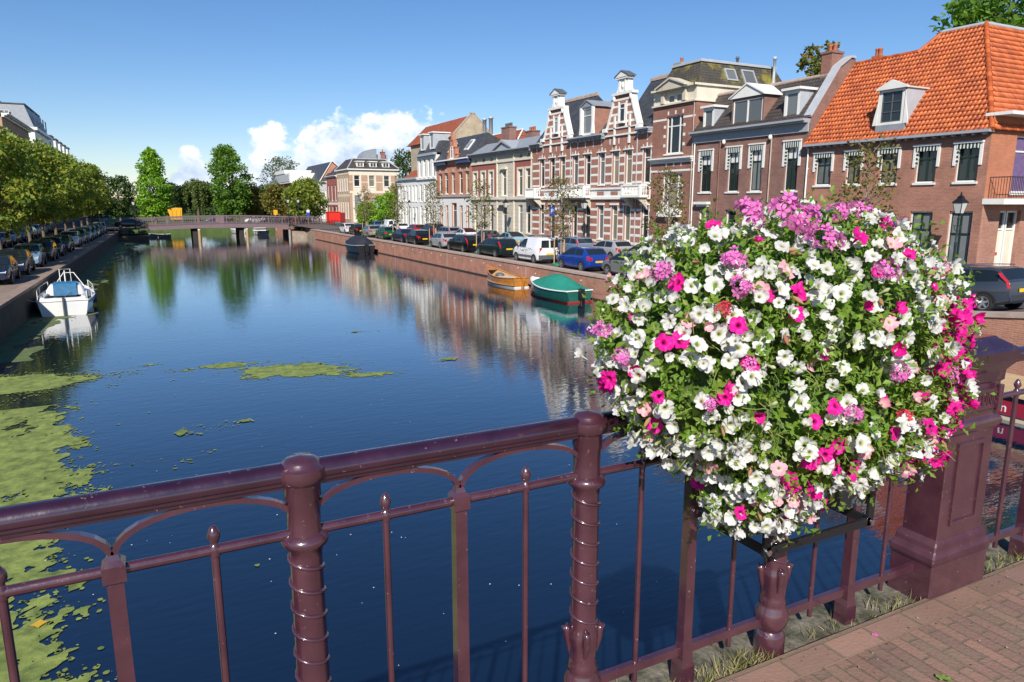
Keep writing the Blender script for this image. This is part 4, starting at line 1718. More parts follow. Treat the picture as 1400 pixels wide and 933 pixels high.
def door(par, F, o, m='darkgrey', reveal=0.25, light=True, fm='white', panels=2):
 a, c, e, f = o[:4]
 b = MB()
 d0, d1 = -reveal - 0.03, -reveal + 0.07
 fw = 0.09
 F.box(b, a, a + fw, e, f, d0, d1)
 F.box(b, c - fw, c, e, f, d0, d1)
 F.box(b, a + fw, c - fw, f - fw, f, d0, d1)
 ft = f - (f - e) * 0.24 if light else f - fw
 if light:
  F.box(b, a + fw, c - fw, ft - 0.04, ft + 0.04, d0, d1 - 0.01)
 dr = b.build('door', M[fm], par)
 l = MB()
 F.box(l, a + fw, c - fw, e, ft - (0.04 if light else 0), -reveal - 0.02, -reveal + 0.015)
 hh = (ft - e)
 for k in range(panels):
  z0, z1 = e + hh * (k + 0.12) / panels, e + hh * (k + 0.88) / panels
  F.box(l, a + fw + 0.12, c - fw - 0.12, z0, z1, -reveal + 0.016, -reveal + 0.032)
 l.build('door_leaf', M[m], dr)
 if light:
  g = MB()
  g.quad([F.P(a + fw, ft, -reveal), F.P(c - fw, ft, -reveal), F.P(c - fw, f - fw, -reveal), F.P(a + fw, f - fw, -reveal)], F.N)
  g.build('pane', M['glass'], dr)
 return dr


def cornice(par, F, s0, s1, z, h=0.45, out=0.35, m='white', brackets=0.0, name='cornice', mb=None):
 b = MB()
 F.box(b, s0, s1, z, z + h * 0.45, -0.02, out * 0.35)
 F.box(b, s0 - 0.02, s1 + 0.02, z + h * 0.45, z + h * 0.72, -0.02, out * 0.72)
 F.box(b, s0 - 0.05, s1 + 0.05, z + h * 0.72, z + h, -0.02, out)
 if brackets:
  n = max(2, int((s1 - s0) / brackets))
  for i in range(n + 1):
   s = s0 + 0.1 + (s1 - s0 - 0.2) * i / n
   F.poly(b, [(s - 0.05, z + h * 0.05), (s + 0.05, z + h * 0.05), (s + 0.05, z + h * 0.44), (s - 0.05, z + h * 0.44)], out * 0.352, out * 0.62)
 return b.build(name, M[m], par)


def gutter_pipe(par, F, s, z0, z1, m='zinc'):
 b = MB()
 b.tube([F.P(s, z0, 0.07), F.P(s, z1, 0.07)], 0.045, 8)
 for k in range(3):
  z = z0 + (z1 - z0) * (k + 0.5) / 3
  F.box(b, s - 0.06, s + 0.06, z, z + 0.05, 0.0, 0.03)
 return b.build('drainpipe', M[m], par)


def chimney(par, c, w, d, z0, z1, m='brick_dark', pots=2, potm='terracotta', along=(0, 1)):
 b = MB()
 b.box(c[0] - w / 2, c[0] + w / 2, c[1] - d / 2, c[1] + d / 2, z0, z1)
 b.box(c[0] - w / 2 - 0.06, c[0] + w / 2 + 0.06, c[1] - d / 2 - 0.06, c[1] + d / 2 + 0.06, z1, z1 + 0.12)
 o = b.build('chimney', M[m], par)
 p = MB()
 for i in range(pots):
  t = (i + 0.5) / pots - 0.5
  p.lathe([(0.13, 0), (0.11, 0.3), (0.14, 0.34), (0.12, 0.42), (0.03, 0.43)], (c[0] + along[0] * w * t * 0.9, c[1] + along[1] * d * t * 0.9, z1 + 0.12), 10)
 p.build('chimney_pot', M[potm], o)
 return o


FX = 34.0
FR = Fac((FX, 0, 0), (0, 1, 0), (-1, 0, 0))    # facades of the right bank: s is v


def pantiles(b, A, B, poly, tw=0.205, th=0.31, mi=0):
 """clay pantiles: A = eave-left corner, axes along the eave and up the slope given by B=(e, up); poly in those 2D coords"""
 e, up = B
 n = e.cross(up).normalized()
 if n.z < 0:
  n = -n
 xs = [p[0] for p in poly]
 ys = [p[1] for p in poly]
 def inside(x, y):
  c = False
  for i in range(len(poly)):
   x1, y1 = poly[i]
   x2, y2 = poly[(i + 1) % len(poly)]
   if (y1 > y) != (y2 > y) and x < (x2 - x1) * (y - y1) / (y2 - y1) + x1:
    c = not c
  return c
 j = 0
 y = min(ys)
 rng = random.Random(9)
 while y < max(ys):
  x = min(xs)
  while x < max(xs):
   if inside(x + tw / 2, y + th / 2):
    vs = []
    jit = rng.uniform(-0.006, 0.006)
    for (yy, lift) in ((y - 0.03, 0.075), (y + th, 0.012)):
     for k in range(7):
      f = k / 6.0
      hh = 0.034 * math.sin(2 * math.pi * f - 0.6) + 0.012 * math.sin(4 * math.pi * f)
      vs.append(A + e * (x + f * tw * 1.04) + up * (yy + jit) + n * (hh + lift))
    lo = [A + e * (x + k / 6 * tw * 1.04) + up * (y - 0.03 + jit) + n * (0.034 * math.sin(2 * math.pi * k / 6 - 0.6) + 0.012 * math.sin(4 * math.pi * k / 6) + 0.015) for k in range(7)]
    b.add(vs + lo, [(k, k + 1, k + 8, k + 7) for k in range(6)] + [(k + 1, k, 14 + k, 15 + k) for k in range(6)], mi, True)
   x += tw
  y += th


def dormer(par, F, s0, s1, z0, z1, dfront, dback, wallm='zinc', fm='white', roof='flat', style='grid', cheekm=None, gm='glass_c', name='dormer', ped=0.4):
 """roof dormer: front face at outward distance dfront, runs back to dback"""
 b = MB()
 G = Fac(F.P(0, 0, dfront), F.T, F.N)
 dep = dfront - dback
 for (a, n) in ((s0, -F.T), (s1, F.T)):
  b.quad([G.P(a, z0), G.P(a, z1), G.P(a, z1, -dep), G.P(a, z0, -dep)], n)
 b.quad([G.P(s0, z1), G.P(s1, z1), G.P(s1, z1, -dep), G.P(s0, z1, -dep)], (0, 0, 1))
 o = b.build(name, M[cheekm or wallm], par)
 f = MB()
 w = 0.12
 op = (s0 + w, s1 - w, z0 + 0.12, z1 - 0.14)
 wall(f, G, s0 - 0.02, s1 + 0.02, z0, z1, [op], reveal=0.06)
 f.build('dormer_front', M[fm], o)
 r = MB()
 if roof == 'flat':
  G.box(r, s0 - 0.14, s1 + 0.14, z1, z1 + 0.14, -dep, 0.2)
 else:
  m = (s0 + s1) / 2
  G.poly(r, [(s0 - 0.16, z1), (s1 + 0.16, z1), (m, z1 + ped)], -0.02, 0.14)
  G.poly(r, [(s0 - 0.18, z1), (s0 - 0.18, z1 + 0.07), (m, z1 + ped + 0.09), (s1 + 0.18, z1 + 0.07), (s1 + 0.18, z1), (m, z1 + ped + 0.002)], -dep, 0.22)
 r.build('dormer_roof', M['white' if roof == 'flat' else ('lead' if roof == 'lead' else 'white')], o)
 window(o, G, op, 'white', gm, style, reveal=0.06, sill=None, fw=0.05)
 return o


def H_orange():
 t = thing('brick_house', 'red brick corner house under a bright orange pantile hip roof', 'house', (FX, 24.5, 0))
 v0, v1 = 19.55, 29.6
 e = 7.33
 F = FR
 ups = [(27.9, 28.95), (26.05, 26.95), (23.95, 24.95), (21.95, 22.98), (19.98, 21.0)]
 ops = [(a, c, 5.12, 6.78) for a, c in ups]
 gro = [(27.75, 28.75, 1.1, 3.75), (25.9, 26.9, 1.1, 3.75), (23.9, 24.9, 0.3, 3.75), (21.85, 23.0, 1.1, 3.75), (19.95, 21.05, 0.6, 3.78)]
 b = MB()
 wall(b, F, v0, v1, -0.1, e, ops + gro, [(v0, v1, 7.05, e, 1)])
 b.build('wall', [M['brick_orange'], M['brick_orange']], t)
 for i, o in enumerate(ops):
  w = window(t, F, o, 'white', 'glass', 'cross', sill='white', fw=.05, bm='sashgreen')
  # casing of the blind belongs to this window
  aw = MB()
  a, c, z0, f = o
  h = f - z0
  F.box(aw, a - 0.15, a - 0.02, f - h * 0.55, f + 0.08, 0.0, 0.055)
  F.box(aw, c + 0.02, c + 0.15, f - h * 0.55, f + 0.08, 0.0, 0.055)
  F.box(aw, a - 0.17, c + 0.17, f + 0.08, f + 0.16, 0.0, 0.12)
  aw.build('blind_casing', M['white'], w)
  s = MB()
  n = 9
  for k in range(n):
   x0, x1 = a - 0.02 + (c - a + 0.04) * k / n, a - 0.02 + (c - a + 0.04) * (k + 1) / n
   F.poly(s, [(x0, f + 0.075), (x1, f + 0.075), (x1, f - 0.14), ((x0 + x1) / 2, f - 0.18), (x0, f - 0.14)], 0.06, 0.072)
  s.build('blind_valance', M['awning'], w)
  s = MB()
  for k in range(5):
   za, zb = f - h * 0.5 * k / 5, f - h * 0.5 * (k + 1) / 5
   F.poly(s, [(c + 0.015, za), (c + 0.015, zb), (c - 0.07 - 0.05 * (k % 2), zb), (c - 0.11, (za + zb) / 2), (c - 0.08, za)], 0.01, 0.03)
  s.build('blind_side', M['awning_v'], w)
 for i, o in enumerate(gro):
  if i == 2:
   door(t, F, o, 'darkgrey')
  else:
   window(t, F, o, 'white', 'glass_c' if i > 2 else 'glass', 'cross', sill='greystone', bm='sashgreen')
 # right-hand (bridge side) wall, its upper brick coloured as sunlit; s runs away from the canal
 G = Fac((FX, v0, 0), (1, 0, 0), (0, -1, 0))
 b = MB()
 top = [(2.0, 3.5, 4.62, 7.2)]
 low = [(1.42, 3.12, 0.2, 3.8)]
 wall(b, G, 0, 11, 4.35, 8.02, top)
 b.build('wall', M['brick_sunlit'], t)
 b = MB()
 wall(b, G, 0, 11, -0.1, 4.1, low)
 b.build('wall', M['brick_orange'], t)
 w = window(t, G, (2.0, 3.5, 4.62, 7.2), 'white', M['curtain_purple'], 'tall', sill='white')
 d = door(t, G, (1.42, 2.2, 0.2, 3.8), 'cream', fm='white', panels=1)
 d = door(t, G, (2.3, 3.12, 0.2, 3.8), 'cream', fm='white', panels=1)
 pl = MB()
 G.box(pl, 1.72, 1.95, 1.72, 1.86, -0.23, -0.2)
 pl.build('red_notice', mk('red_notice_board', (0.5, 0.04, 0.03), 0.5), d)
 bc = MB()
 G.box(bc, -0.02, 6.0, 4.1, 4.35, -0.05, 0.9)
 bal = bc.build('balcony', M['white'], t)
 rr = MB()
 for dd in (0.86,):
  for k in range(44):
   s = 0.32 + 5.6 * k / 43
   rr.tube([G.P(s, 4.36, dd), G.P(s, 5.28, dd)], 0.011, 6)
  rr.tube([G.P(0.3, 5.3, dd), G.P(5.95, 5.3, dd)], 0.02, 8)
  rr.tube([G.P(0.3, 4.45, dd), G.P(5.95, 4.45, dd)], 0.012, 8)
 for k in range(8):
  rr.tube([G.P(0.3, 4.36, 0.02 + 0.84 * k / 7), G.P(0.3, 5.28, 0.02 + 0.84 * k / 7)], 0.011, 6)
 rr.tube([G.P(0.3, 5.3, 0.0), G.P(0.3, 5.3, 0.86)], 0.02, 8)
 rr.build('balcony_railing', M['black'], bal)
 cn = MB()
 G.box(cn, 0.05, 7.0, 7.98, 8.12, -0.4, 0.75)
 cn.build('canopy', M['white'], t)
 # roof: front slope with pantiles, steep hip end
 A = Vector((FX - 0.28, v0 - 0.1, e + 0.05))
 zr, zl = 12.9, 12.03
 tn = math.tan(R(52))
 ur = lambda z: FX - 0.28 + (z - e - 0.05) / tn
 ev = Vector((0, 1, 0))
 up = Vector((1, 0, tn)).normalized()
 ys = lambda z: (z - e - 0.05) / math.sin(R(52))
 x = lambda v: v - A.y
 poly = [(0, 0), (x(v1 + 0.0), 0), (x(v1 + 0.0), ys(zl)), (x(25.75), ys(zl)), (x(25.0), ys(zr)), (x(22.8), ys(zr))]
 b = MB()
 pts3 = [A + ev * p[0] + up * p[1] for p in poly]
 b.quad([p - up.cross(ev) * 0 - Vector((0, 0, 0.03)) for p in pts3], (-1, 0, 1))
 # back slope so that the roof is solid
 for (va, vb_, z_) in ((25.75, v1, zl), (22.8, 25.0, zr)):
  b.quad([(ur(z_), va, z_), (ur(z_), vb_, z_), (ur(z_) + (z_ - e) / tn, vb_, e), (ur(z_) + (z_ - e) / tn, va, e)], (1, 0, 1))
 b.quad([(ur(zl), 25.75, zl), (ur(zr), 25.0, zr), (ur(zr) + 1.0, 25.4, zl)], (0, 1, 0.5))
 rf = b.build('roof', M['redtile'], t)
 b = MB()
 pantiles(b, A, (ev, up), poly)
 b.build('pantiles', M['pantile'], rf)
 # hip end
 hz = Vector((ur(zr), 22.8, zr))
 A2 = Vector((FX - 0.28, v0 - 0.15, e + 0.05))
 e2 = Vector((1, 0, 0))
 base_r = Vector((FX + 9, v0 - 0.15, e + 0.05))
 upv = Vector((0, 22.8 - A2.y, zr - A2.z))
 hl = upv.length
 upv.normalize()
 px_ = hz.x - A2.x
 poly2 = [(0, 0), (9.2, 0), (9.2 - 1.5, hl), (px_, hl)]
 b = MB()
 b.quad([A2 + e2 * p[0] + upv * p[1] - Vector((0, 0, 0.03)) for p in poly2], (0, -1, 1))
 b.quad([Vector((FX + 9, v0, e)), Vector((FX + 7.4, 22.8, zr)), Vector((FX + 7.4, 25, zr)), Vector((FX + 9, 28, e))], (1, 0, 0.3))
 b.quad([hz, Vector((FX + 7.4, 22.8, zr)), Vector((FX + 7.4, 25, zr)), Vector((ur(zr), 25, zr))], (0, 0, 1))
 rb = b.build('roof', M['redtile'], t)
 b = MB()
 pantiles(b, A2, (e2, upv), poly2)
 b.build('pantiles', M['pantile'], rb)
 b = MB()
 def ridge(p, q, r=0.12):
  p, q = Vector(p), Vector(q)
  n = max(2, int((q - p).length / 0.35))
  for i in range(n):
   a = p.lerp(q, i / n)
   c = p.lerp(q, (i + 1.12) / n)
   b.tube([a, c], [r * 1.08, r * 0.92], 8)
 ridge(A2, hz)
 ridge((ur(zr), 25.0, zr), (ur(zl), 25.75, zl), 0.10)
 ridge((ur(zl), 25.75, zl), (ur(zl), v1, zl), 0.11)
 b.build('ridge_tiles', M['pantile'], rf)
 b = MB()
 b.tube([hz, (ur(zr), 25.0, zr + 0.02)], 0.11, 8)
 b.tube([hz, (FX + 7.4, 22.8, zr + 0.02)], 0.11, 8)
 b.build('lead_ridge', M['zinc'], rf)
 gt = MB()
 F.box(gt, v0 - 0.1, v1, e - 0.06, e + 0.06, 0.0, 0.42)
 n = 22
 for i in range(n):
  s = v0 + 0.2 + (v1 - v0 - 0.4) * i / (n - 1)
  F.box(gt, s - 0.04, s + 0.04, e - 0.16, e - 0.06, 0.0, 0.34)
 gt.build('gutter', M['grey_paint'], t)
 # dormer with a little pediment, zinc cheeks, lead apron
 dm = MB()
 s0, s1, z0, z1 = 23.72, 25.4, 8.05, 9.75
 dfr = 0.06
 G2 = Fac(F.P(0, 0, dfr), F.T, F.N)
 for (a, n) in ((s0 + 0.1, -F.T), (s1 - 0.1, F.T)):
  dm.quad([G2.P(a, z0), G2.P(a, z1), G2.P(a, z1, -1.8), G2.P(a, z0, -0.35)], n)
 dm.quad([G2.P(s0 + .1, z1), G2.P(s1 - .1, z1), G2.P(s1 - .1, z1, -1.8), G2.P(s0 + .1, z1, -1.8)], (0, 0, 1))
 dmo = dm.build('dormer', M['zinc'], t)
 f = MB()
 op = (s0 + 0.30, s1 - 0.30, z0 + 0.12, z1 - 0.12)
 wall(f, G2, s0 + 0.14, s1 - 0.14, z0, z1, [op], reveal=0.06)
 for (x0, sg) in ((s0 + 0.12, -1), (s1 - 0.12, 1)):
  G2.poly(f, [(x0, z1 - 0.1), (x0, z0), (x0 + sg * 0.26, z0), (x0 + sg * 0.20, z0 + 0.35), (x0 + sg * 0.03, z0 + 1.1)], -0.02, 0.03)
 f.build('dormer_front', M['white'], dmo)
 r = MB()
 m = (s0 + s1) / 2
 G2.poly(r, [(s0 + 0.0, z1), (s1 - 0.0, z1), (s1, z1 + 0.08), (m, z1 + 0.45), (s0, z1 + 0.08)], -0.02, 0.16)
 G2.poly(r, [(s0 + 0.02, z1 + 0.002), (s1 - 0.02, z1 + 0.002), (s1, z1 + 0.07), (m, z1 + 0.25), (s0, z1 + 0.07)], -2.0, -0.022)
 r.build('dormer_roof', M['white'], dmo)
 window(dmo, G2, op, 'darkgrey', 'glass', 'grid6', reveal=0.06, sill=None, fw=0.04)
 ap = MB()
 F.poly(ap, [(s0 + 0.05, 7.45), (s1 - 0.05, 7.45), (s1 - 0.05, z0), (s0 + 0.05, z0)], dfr - 0.4, dfr + 0.02)
 ap.build('lead_apron', M['lead'], dmo)
 chimney(t, (FX + 5.6, 20.9), 0.7, 0.5, 9.0, 11.6, 'brick_dark', 2)
 chimney(t, (ur(zl) + 0.5, 28.5), 0.4, 0.4, 11.0, 12.2, 'terracotta', 2)
 gutter_pipe(t, F, v1 - 0.12, 0.1, e - 0.1, 'white')


def H_dark():
 t = thing('brick_house', 'dark red brick house with striped window blinds and three roof dormers', 'house', (FX, 34.4, 0))
 v0, v1 = 29.6, 39.2
 F = FR
 op = [(37.4, 38.45, 4.85, 7.5), (34.85, 35.85, 4.85, 7.55), (32.95, 33.9, 4.85, 7.58), (30.22, 31.16, 4.85, 7.58)]
 gr = [(37.4, 38.4, 1.0, 3.7), (34.9, 35.9, 0.15, 3.7), (32.9, 33.9, 1.0, 3.7), (30.2, 31.2, 1.0, 3.7)]
 b = MB()
 wall(b, F, v0, v1, -0.1, 8.13, op + gr, [(v0, v1, -0.1, 0.7, 1)])
 shell(b, F, v0, v1, -0.1, 8.6, 7.0)
 b.build('wall', [M['brick_dark'], M['greystone']], t)
 for i, o in enumerate(op):
  w = window(t, F, o, 'white', 'glass', 'cross', sill='white', sillw=0.12, fw=.05, bm='sashgreen')
  a, c, z0, f = o
  h = f - z0
  cu = MB()
  for k in range(8):
   x0, x1 = a + 0.1 + (c - a - 0.2) * k / 8, a + 0.1 + (c - a - 0.2) * (k + 1) / 8
   cu.quad([F.P(x0, f - h * 0.32, -0.16 + 0.008 * (k % 2)), F.P(x1, f - h * 0.32, -0.16 + 0.008 * ((k + 1) % 2)), F.P(x1, f - 0.1, -0.16 + 0.008 * ((k + 1) % 2)), F.P(x0, f - 0.1, -0.16 + 0.008 * (k % 2))], F.N)
  cu.build('curtain', M['white'], w)
  aw = MB()
  F.box(aw, a - 0.19, a - 0.03, f - h * 0.48, f + 0.10, 0.0, 0.055)
  F.box(aw, c + 0.03, c + 0.19, f - h * 0.48, f + 0.10, 0.0, 0.055)
  F.box(aw, a - 0.2, c + 0.2, f + 0.10, f + 0.18, 0.0, 0.11)
  aw.build('blind_casing', M['white'], w)
  s = MB()
  n = 10
  for k in range(n):
   x0, x1 = a - 0.02 + (c - a + 0.04) * k / n, a - 0.02 + (c - a + 0.04) * (k + 1) / n
   F.poly(s, [(x0, f + 0.09), (x1, f + 0.09), (x1, f - 0.22), ((x0 + x1) / 2, f - 0.28), (x0, f - 0.22)], 0.06, 0.072)
  s.build('blind_valance', M['awning'], w)
  s = MB()
  for k in range(7):
   za, zb = f - h * 0.46 * k / 7, f - h * 0.46 * (k + 1) / 7
   F.poly(s, [(c + 0.02, za), (c + 0.02, zb), (c - 0.12 - 0.06 * (k % 2), zb), (c - 0.17, (za + zb) / 2), (c - 0.12, za)], 0.03, 0.05)
  s.build('blind_side', M['awning_v'], w)
 for i, o in enumerate(gr):
  if i == 1:
   door(t, F, o, 'black')
  else:
   window(t, F, o, 'white', 'glass', 'cross', sill='white')
 # white flower-box ledges and door hoods
 b = MB()
 for (a, c) in ((30.05, 31.35), (32.8, 34.05), (37.3, 38.6)):
  F.box(b, a, c, 4.05, 4.22, 0.0, 0.35)
  F.box(b, a + 0.1, c - 0.1, 3.9, 4.05, 0.0, 0.2)
 b.build('window_hood', M['white'], t)
 b = MB()
 F.box(b, v0, v1, 8.13, 8.62, -0.05, 0.12)
 F.box(b, v0 - 0.0, v1, 8.62, 8.72, -0.05, 0.42)
 F.box(b, v0 - 0.0, v1, 8.72, 8.84, -0.05, 0.55)
 b.build('cornice', M['grey_paint'], t)
 gutter_pipe(t, F, v1 - 0.15, 0.1, 8.1, 'white')
 gutter_pipe(t, F, 32.25, 0.1, 8.6, 'coping')
 gutter_pipe(t, F, 36.6, 0.1, 8.1, 'brick_dark')
 b = MB()
 for s in (36.2, 32.3):
  b.blob(F.P(s, 8.02, 0.14), (0.12, 0.12, 0.16))
 b.build('corbel', M['white'], t)
 # roof
 ur, zr, er = 35.95, 11.4, 8.8
 b = MB()
 b.quad([(33.75, v0, er), (33.75, v1, er), (ur, v1, zr), (ur, v0, zr)], (-1, 0, 1))
 b.quad([(ur, v0, zr), (ur, v1, zr), (41.0, v1, er), (41.0, v0, er)], (1, 0, 1))
 b.quad([(33.75, v1, er), (ur, v1, zr), (41.0, v1, er)], (0, 1, 0))
 rf = b.build('roof', M['darktile'], t)
 b = MB()
 n = 34
 for i in range(n):
  a = v0 + (v1 - v0) * i / n
  b.tube([(ur, a, zr + 0.02), (ur, a + 0.31, zr + 0.02)], [0.13, 0.11], 8)
 b.build('ridge_tiles', M['coping'], rf)
 dormer(t, F, 37.45, 38.45, 8.95, 10.35, -0.05, -2.2, 'zinc', 'white', 'flat', 'plain', gm='glass_c')
 dormer(t, F, 30.45, 31.55, 8.95, 10.55, -0.05, -2.2, 'zinc', 'white', 'flat', 'plain', gm='glass_c')
 d = dormer(t, F, 33.1, 35.75, 8.9, 10.6, 0.0, -2.4, 'brick_dark', 'brick_dark', 'ped', 'pair', gm='glass_c', ped=0.75)
 # party wall with lead capping, chimney
 b = MB()
 G = Fac((FX, v0 - 0.02, 0), (1, 0, 0), (0, -1, 0))
 pts = [(-0.0, 7.35), (0.05, 8.9), (2.05, 11.75), (2.9, 12.3), (3.3, 12.3), (5.5, 9.0), (5.5, 7.35)]
 G.poly(b, pts, -0.33, 0.0)
 pw = b.build('party_wall', M['brick_dark'], t)
 b = MB()
 for (p, q) in (((0.0, 8.92), (2.05, 11.77)), ((2.05, 11.77), (2.9, 12.33)), ((2.9, 12.33), (3.3, 12.33))):
  G.poly(b, [p, q, (q[0] - 0.06, q[1] + 0.12), (p[0] - 0.06, p[1] + 0.12)], -0.42, 0.09)
 b.build('lead_capping', M['zinc'], pw)
 chimney(t, (36.3, 30.35), 0.9, 0.7, 10.6, 12.6, 'brick_brown', 2)


def H_brown():
 t = thing('brick_house', 'tall narrow brown brick house with cream attic and mossy mansard roof', 'house', (FX, 41.5, 0))
 v0, v1 = 39.2, 43.8
 F = FR
 o1, o2 = (40.45, 42.25, 7.6, 10.2), (40.3, 42.45, 3.6, 6.2)
 o0 = (40.3, 41.2, 0.15, 2.7)
 oa = (40.65, 41.3, 11.12, 11.62), (41.5, 42.15, 11.12, 11.62)
 b = MB()
 bands = [(v0, v1, 9.95, 10.08, 1), (v0, v1, 6.35, 6.48, 1), (v0, v1, 9.0, 9.12, 0), (v0, v1, -0.1, 0.7, 2)]
 for zc in (8.1, 8.75, 9.4, 4.1, 4.7, 5.3, 10.35, 6.75):
  for (a, c) in ((o1[0] - 0.28, o1[0] - 0.03), (o1[1] + 0.03, o1[1] + 0.28)):
   if zc < 10 and zc != 6.75:
    bands.append((a, c, zc, zc + 0.2, 1))
 for zc in (10.3, 6.72):
  for a in (40.4, 41.2, 42.0):
   bands.append((a, a + 0.16, zc, zc + 0.25, 1))
 wall(b, F, v0, v1, -0.1, 11.0, [o1, o2, o0], bands)
 shell(b, F, v0, v1, -0.1, 11.0, 9.0)
 b.build('wall', [M['brick_brown'], M['white'], M['greystone']], t)
 window(t, F, o1, 'white', 'glass', 'triple', sill='white', sillw=0.15)
 window(t, F, o2, 'white', 'glass_b', 'triple', sill='white', sillw=0.15)
 door(t, F, o0, 'darkgrey')
 cornice(t, F, v0, v1, 6.95, 0.38, 0.35, 'white', name='string_course')
 b = MB()
 F.box(b, 40.2, 42.5, 3.15, 3.48, 0.0, 0.4)
 for k in range(9):
  F.box(b, 40.25 + k * 0.26, 40.33 + k * 0.26, 3.48, 3.9, 0.3, 0.38)
 F.box(b, 40.2, 42.5, 3.9, 3.98, 0.28, 0.4)
 b.build('balcony_ledge', M['white'], t)
 # cream attic storey round the corner
 b = MB()
 wall(b, F, v0, v1, 11.0, 12.05, list(oa), reveal=0.1)
 shell(b, F, v0, v1, 11.0, 12.05, 9.0)
 F.box(b, v0 - 0.08, v1 + 0.0, 10.95, 11.06, 0.0, 0.18)
 F.box(b, v0 - 0.12, v1 + 0.0, 11.98, 12.12, 0.0, 0.3)
 G = Fac((FX, v0, 0), (1, 0, 0), (0, -1, 0))
 G.box(b, -0.3, 9.0, 11.98, 12.12, 0.0, 0.14)
 G.box(b, -0.12, 9.0, 10.95, 11.06, 0.0, 0.1)
 at = b.build('attic_band', M['cream'], t)
 for o in oa:
  window(at, F, o, 'white', 'glass', 'plain', reveal=0.1, sill=None, fw=0.04)
 b = MB()
 F.poly(b, [(39.95, 11.95), (42.85, 11.95), (42.95, 12.1), (41.4, 12.62), (39.85, 12.1)], 0.0, 0.5)
 F.poly(b, [(39.8, 12.06), (39.8, 12.16), (41.4, 12.74), (43.0, 12.16), (43.0, 12.06), (41.4, 12.622)], -0.3, 0.62)
 F.box(b, 40.1, 40.4, 11.1, 11.95, 0.0, 0.24)
 F.box(b, 42.4, 42.7, 11.1, 11.95, 0.0, 0.24)
 b.build('pediment', M['stone'], t)
 # mansard
 z0, z1 = 12.1, 13.75
 i0, i1 = 0.25, 0.95
 x0, x1, y0, y1 = FX + i0, FX + 9 - i0, v0 + 0.1, v1 - 0.1
 X0, X1, Y0, Y1 = FX + i1 + 0.15, FX + 9 - i1, v0 + i1, v1 - i1 + 0.3
 b = MB()
 lo = [(x0, y0, z0), (x1, y0, z0), (x1, y1, z0), (x0, y1, z0)]
 hi = [(X0, Y0, z1), (X1, Y0, z1), (X1, Y1, z1), (X0, Y1, z1)]
 for k, n in enumerate(((0, -1, .3), (1, 0, .3), (0, 1, .3), (-1, 0, .3))):
  k2 = (k + 1) % 4
  b.quad([lo[k], lo[k2], hi[k2], hi[k]], n)
 rf = b.build('roof', M['mosstile'], t)
 b = MB()
 b.box(X0 - 0.12, X1 + 0.1, Y0 - 0.12, Y1 + 0.1, z1 - 0.02, z1 + 0.12)
 b.box(X0 + 0.1, X1, Y0 + 0.1, Y1, z1 + 0.12, z1 + 0.2)
 b.build('roof_edge', M['zinc'], rf)
 # roof lights on the side slope
 sl = (Y0 - y0) / (z1 - z0)
 for (a, c, zb, zt) in ((36.95, 37.95, 12.5, 13.35), (38.55, 39.75, 12.3, 13.4)):
  q = lambda x, z, o: Vector((x, y0 + (z - z0) * sl - o, z + o * 0.3))
  b = MB()
  for (xa, xb, za, zc) in ((a, a + 0.1, zb, zt), (c - 0.1, c, zb, zt), (a + 0.1, c - 0.1, zb, zb + 0.1), (a + 0.1, c - 0.1, zt - 0.1, zt)):
   b.prism([q(xa, za, 0.0), q(xb, za, 0.0), q(xb, zc, 0.0), q(xa, zc, 0.0)], Vector((0, -1, sl)).normalized() * 0.09)
  w = b.build('roof_window', M['grey_paint'], rf)
  b = MB()
  b.quad([q(a + 0.1, zb + 0.1, 0.05), q(c - 0.1, zb + 0.1, 0.05), q(c - 0.1, zt - 0.1, 0.05), q(a + 0.1, zt - 0.1, 0.05)], (0, -1, 0.4))
  b.build('pane', M['glass_c'], w)
 b = MB()
 b.lathe([(0.45, 0), (0.2, 0.28), (0.1, 0.3), (0.1, 1.9), (0.14, 1.91), (0.14, 2.1), (0.05, 2.12)], (41.4, v0 + 0.35, 12.35), 12)
 b.build('flue_pipe', M['zinc'], t)
 b = MB()
 b.lathe([(0.1, 0), (0.09, 0.5), (0.16, 0.52), (0.1, 0.68), (0, 0.7)], (39.6, v0 + 2.2, z1 + 0.2), 10)
 b.build('vent', M['darkgrey'], t)
 gutter_pipe(t, F, v0 + 0.08, 0.1, 11.0, 'coping')


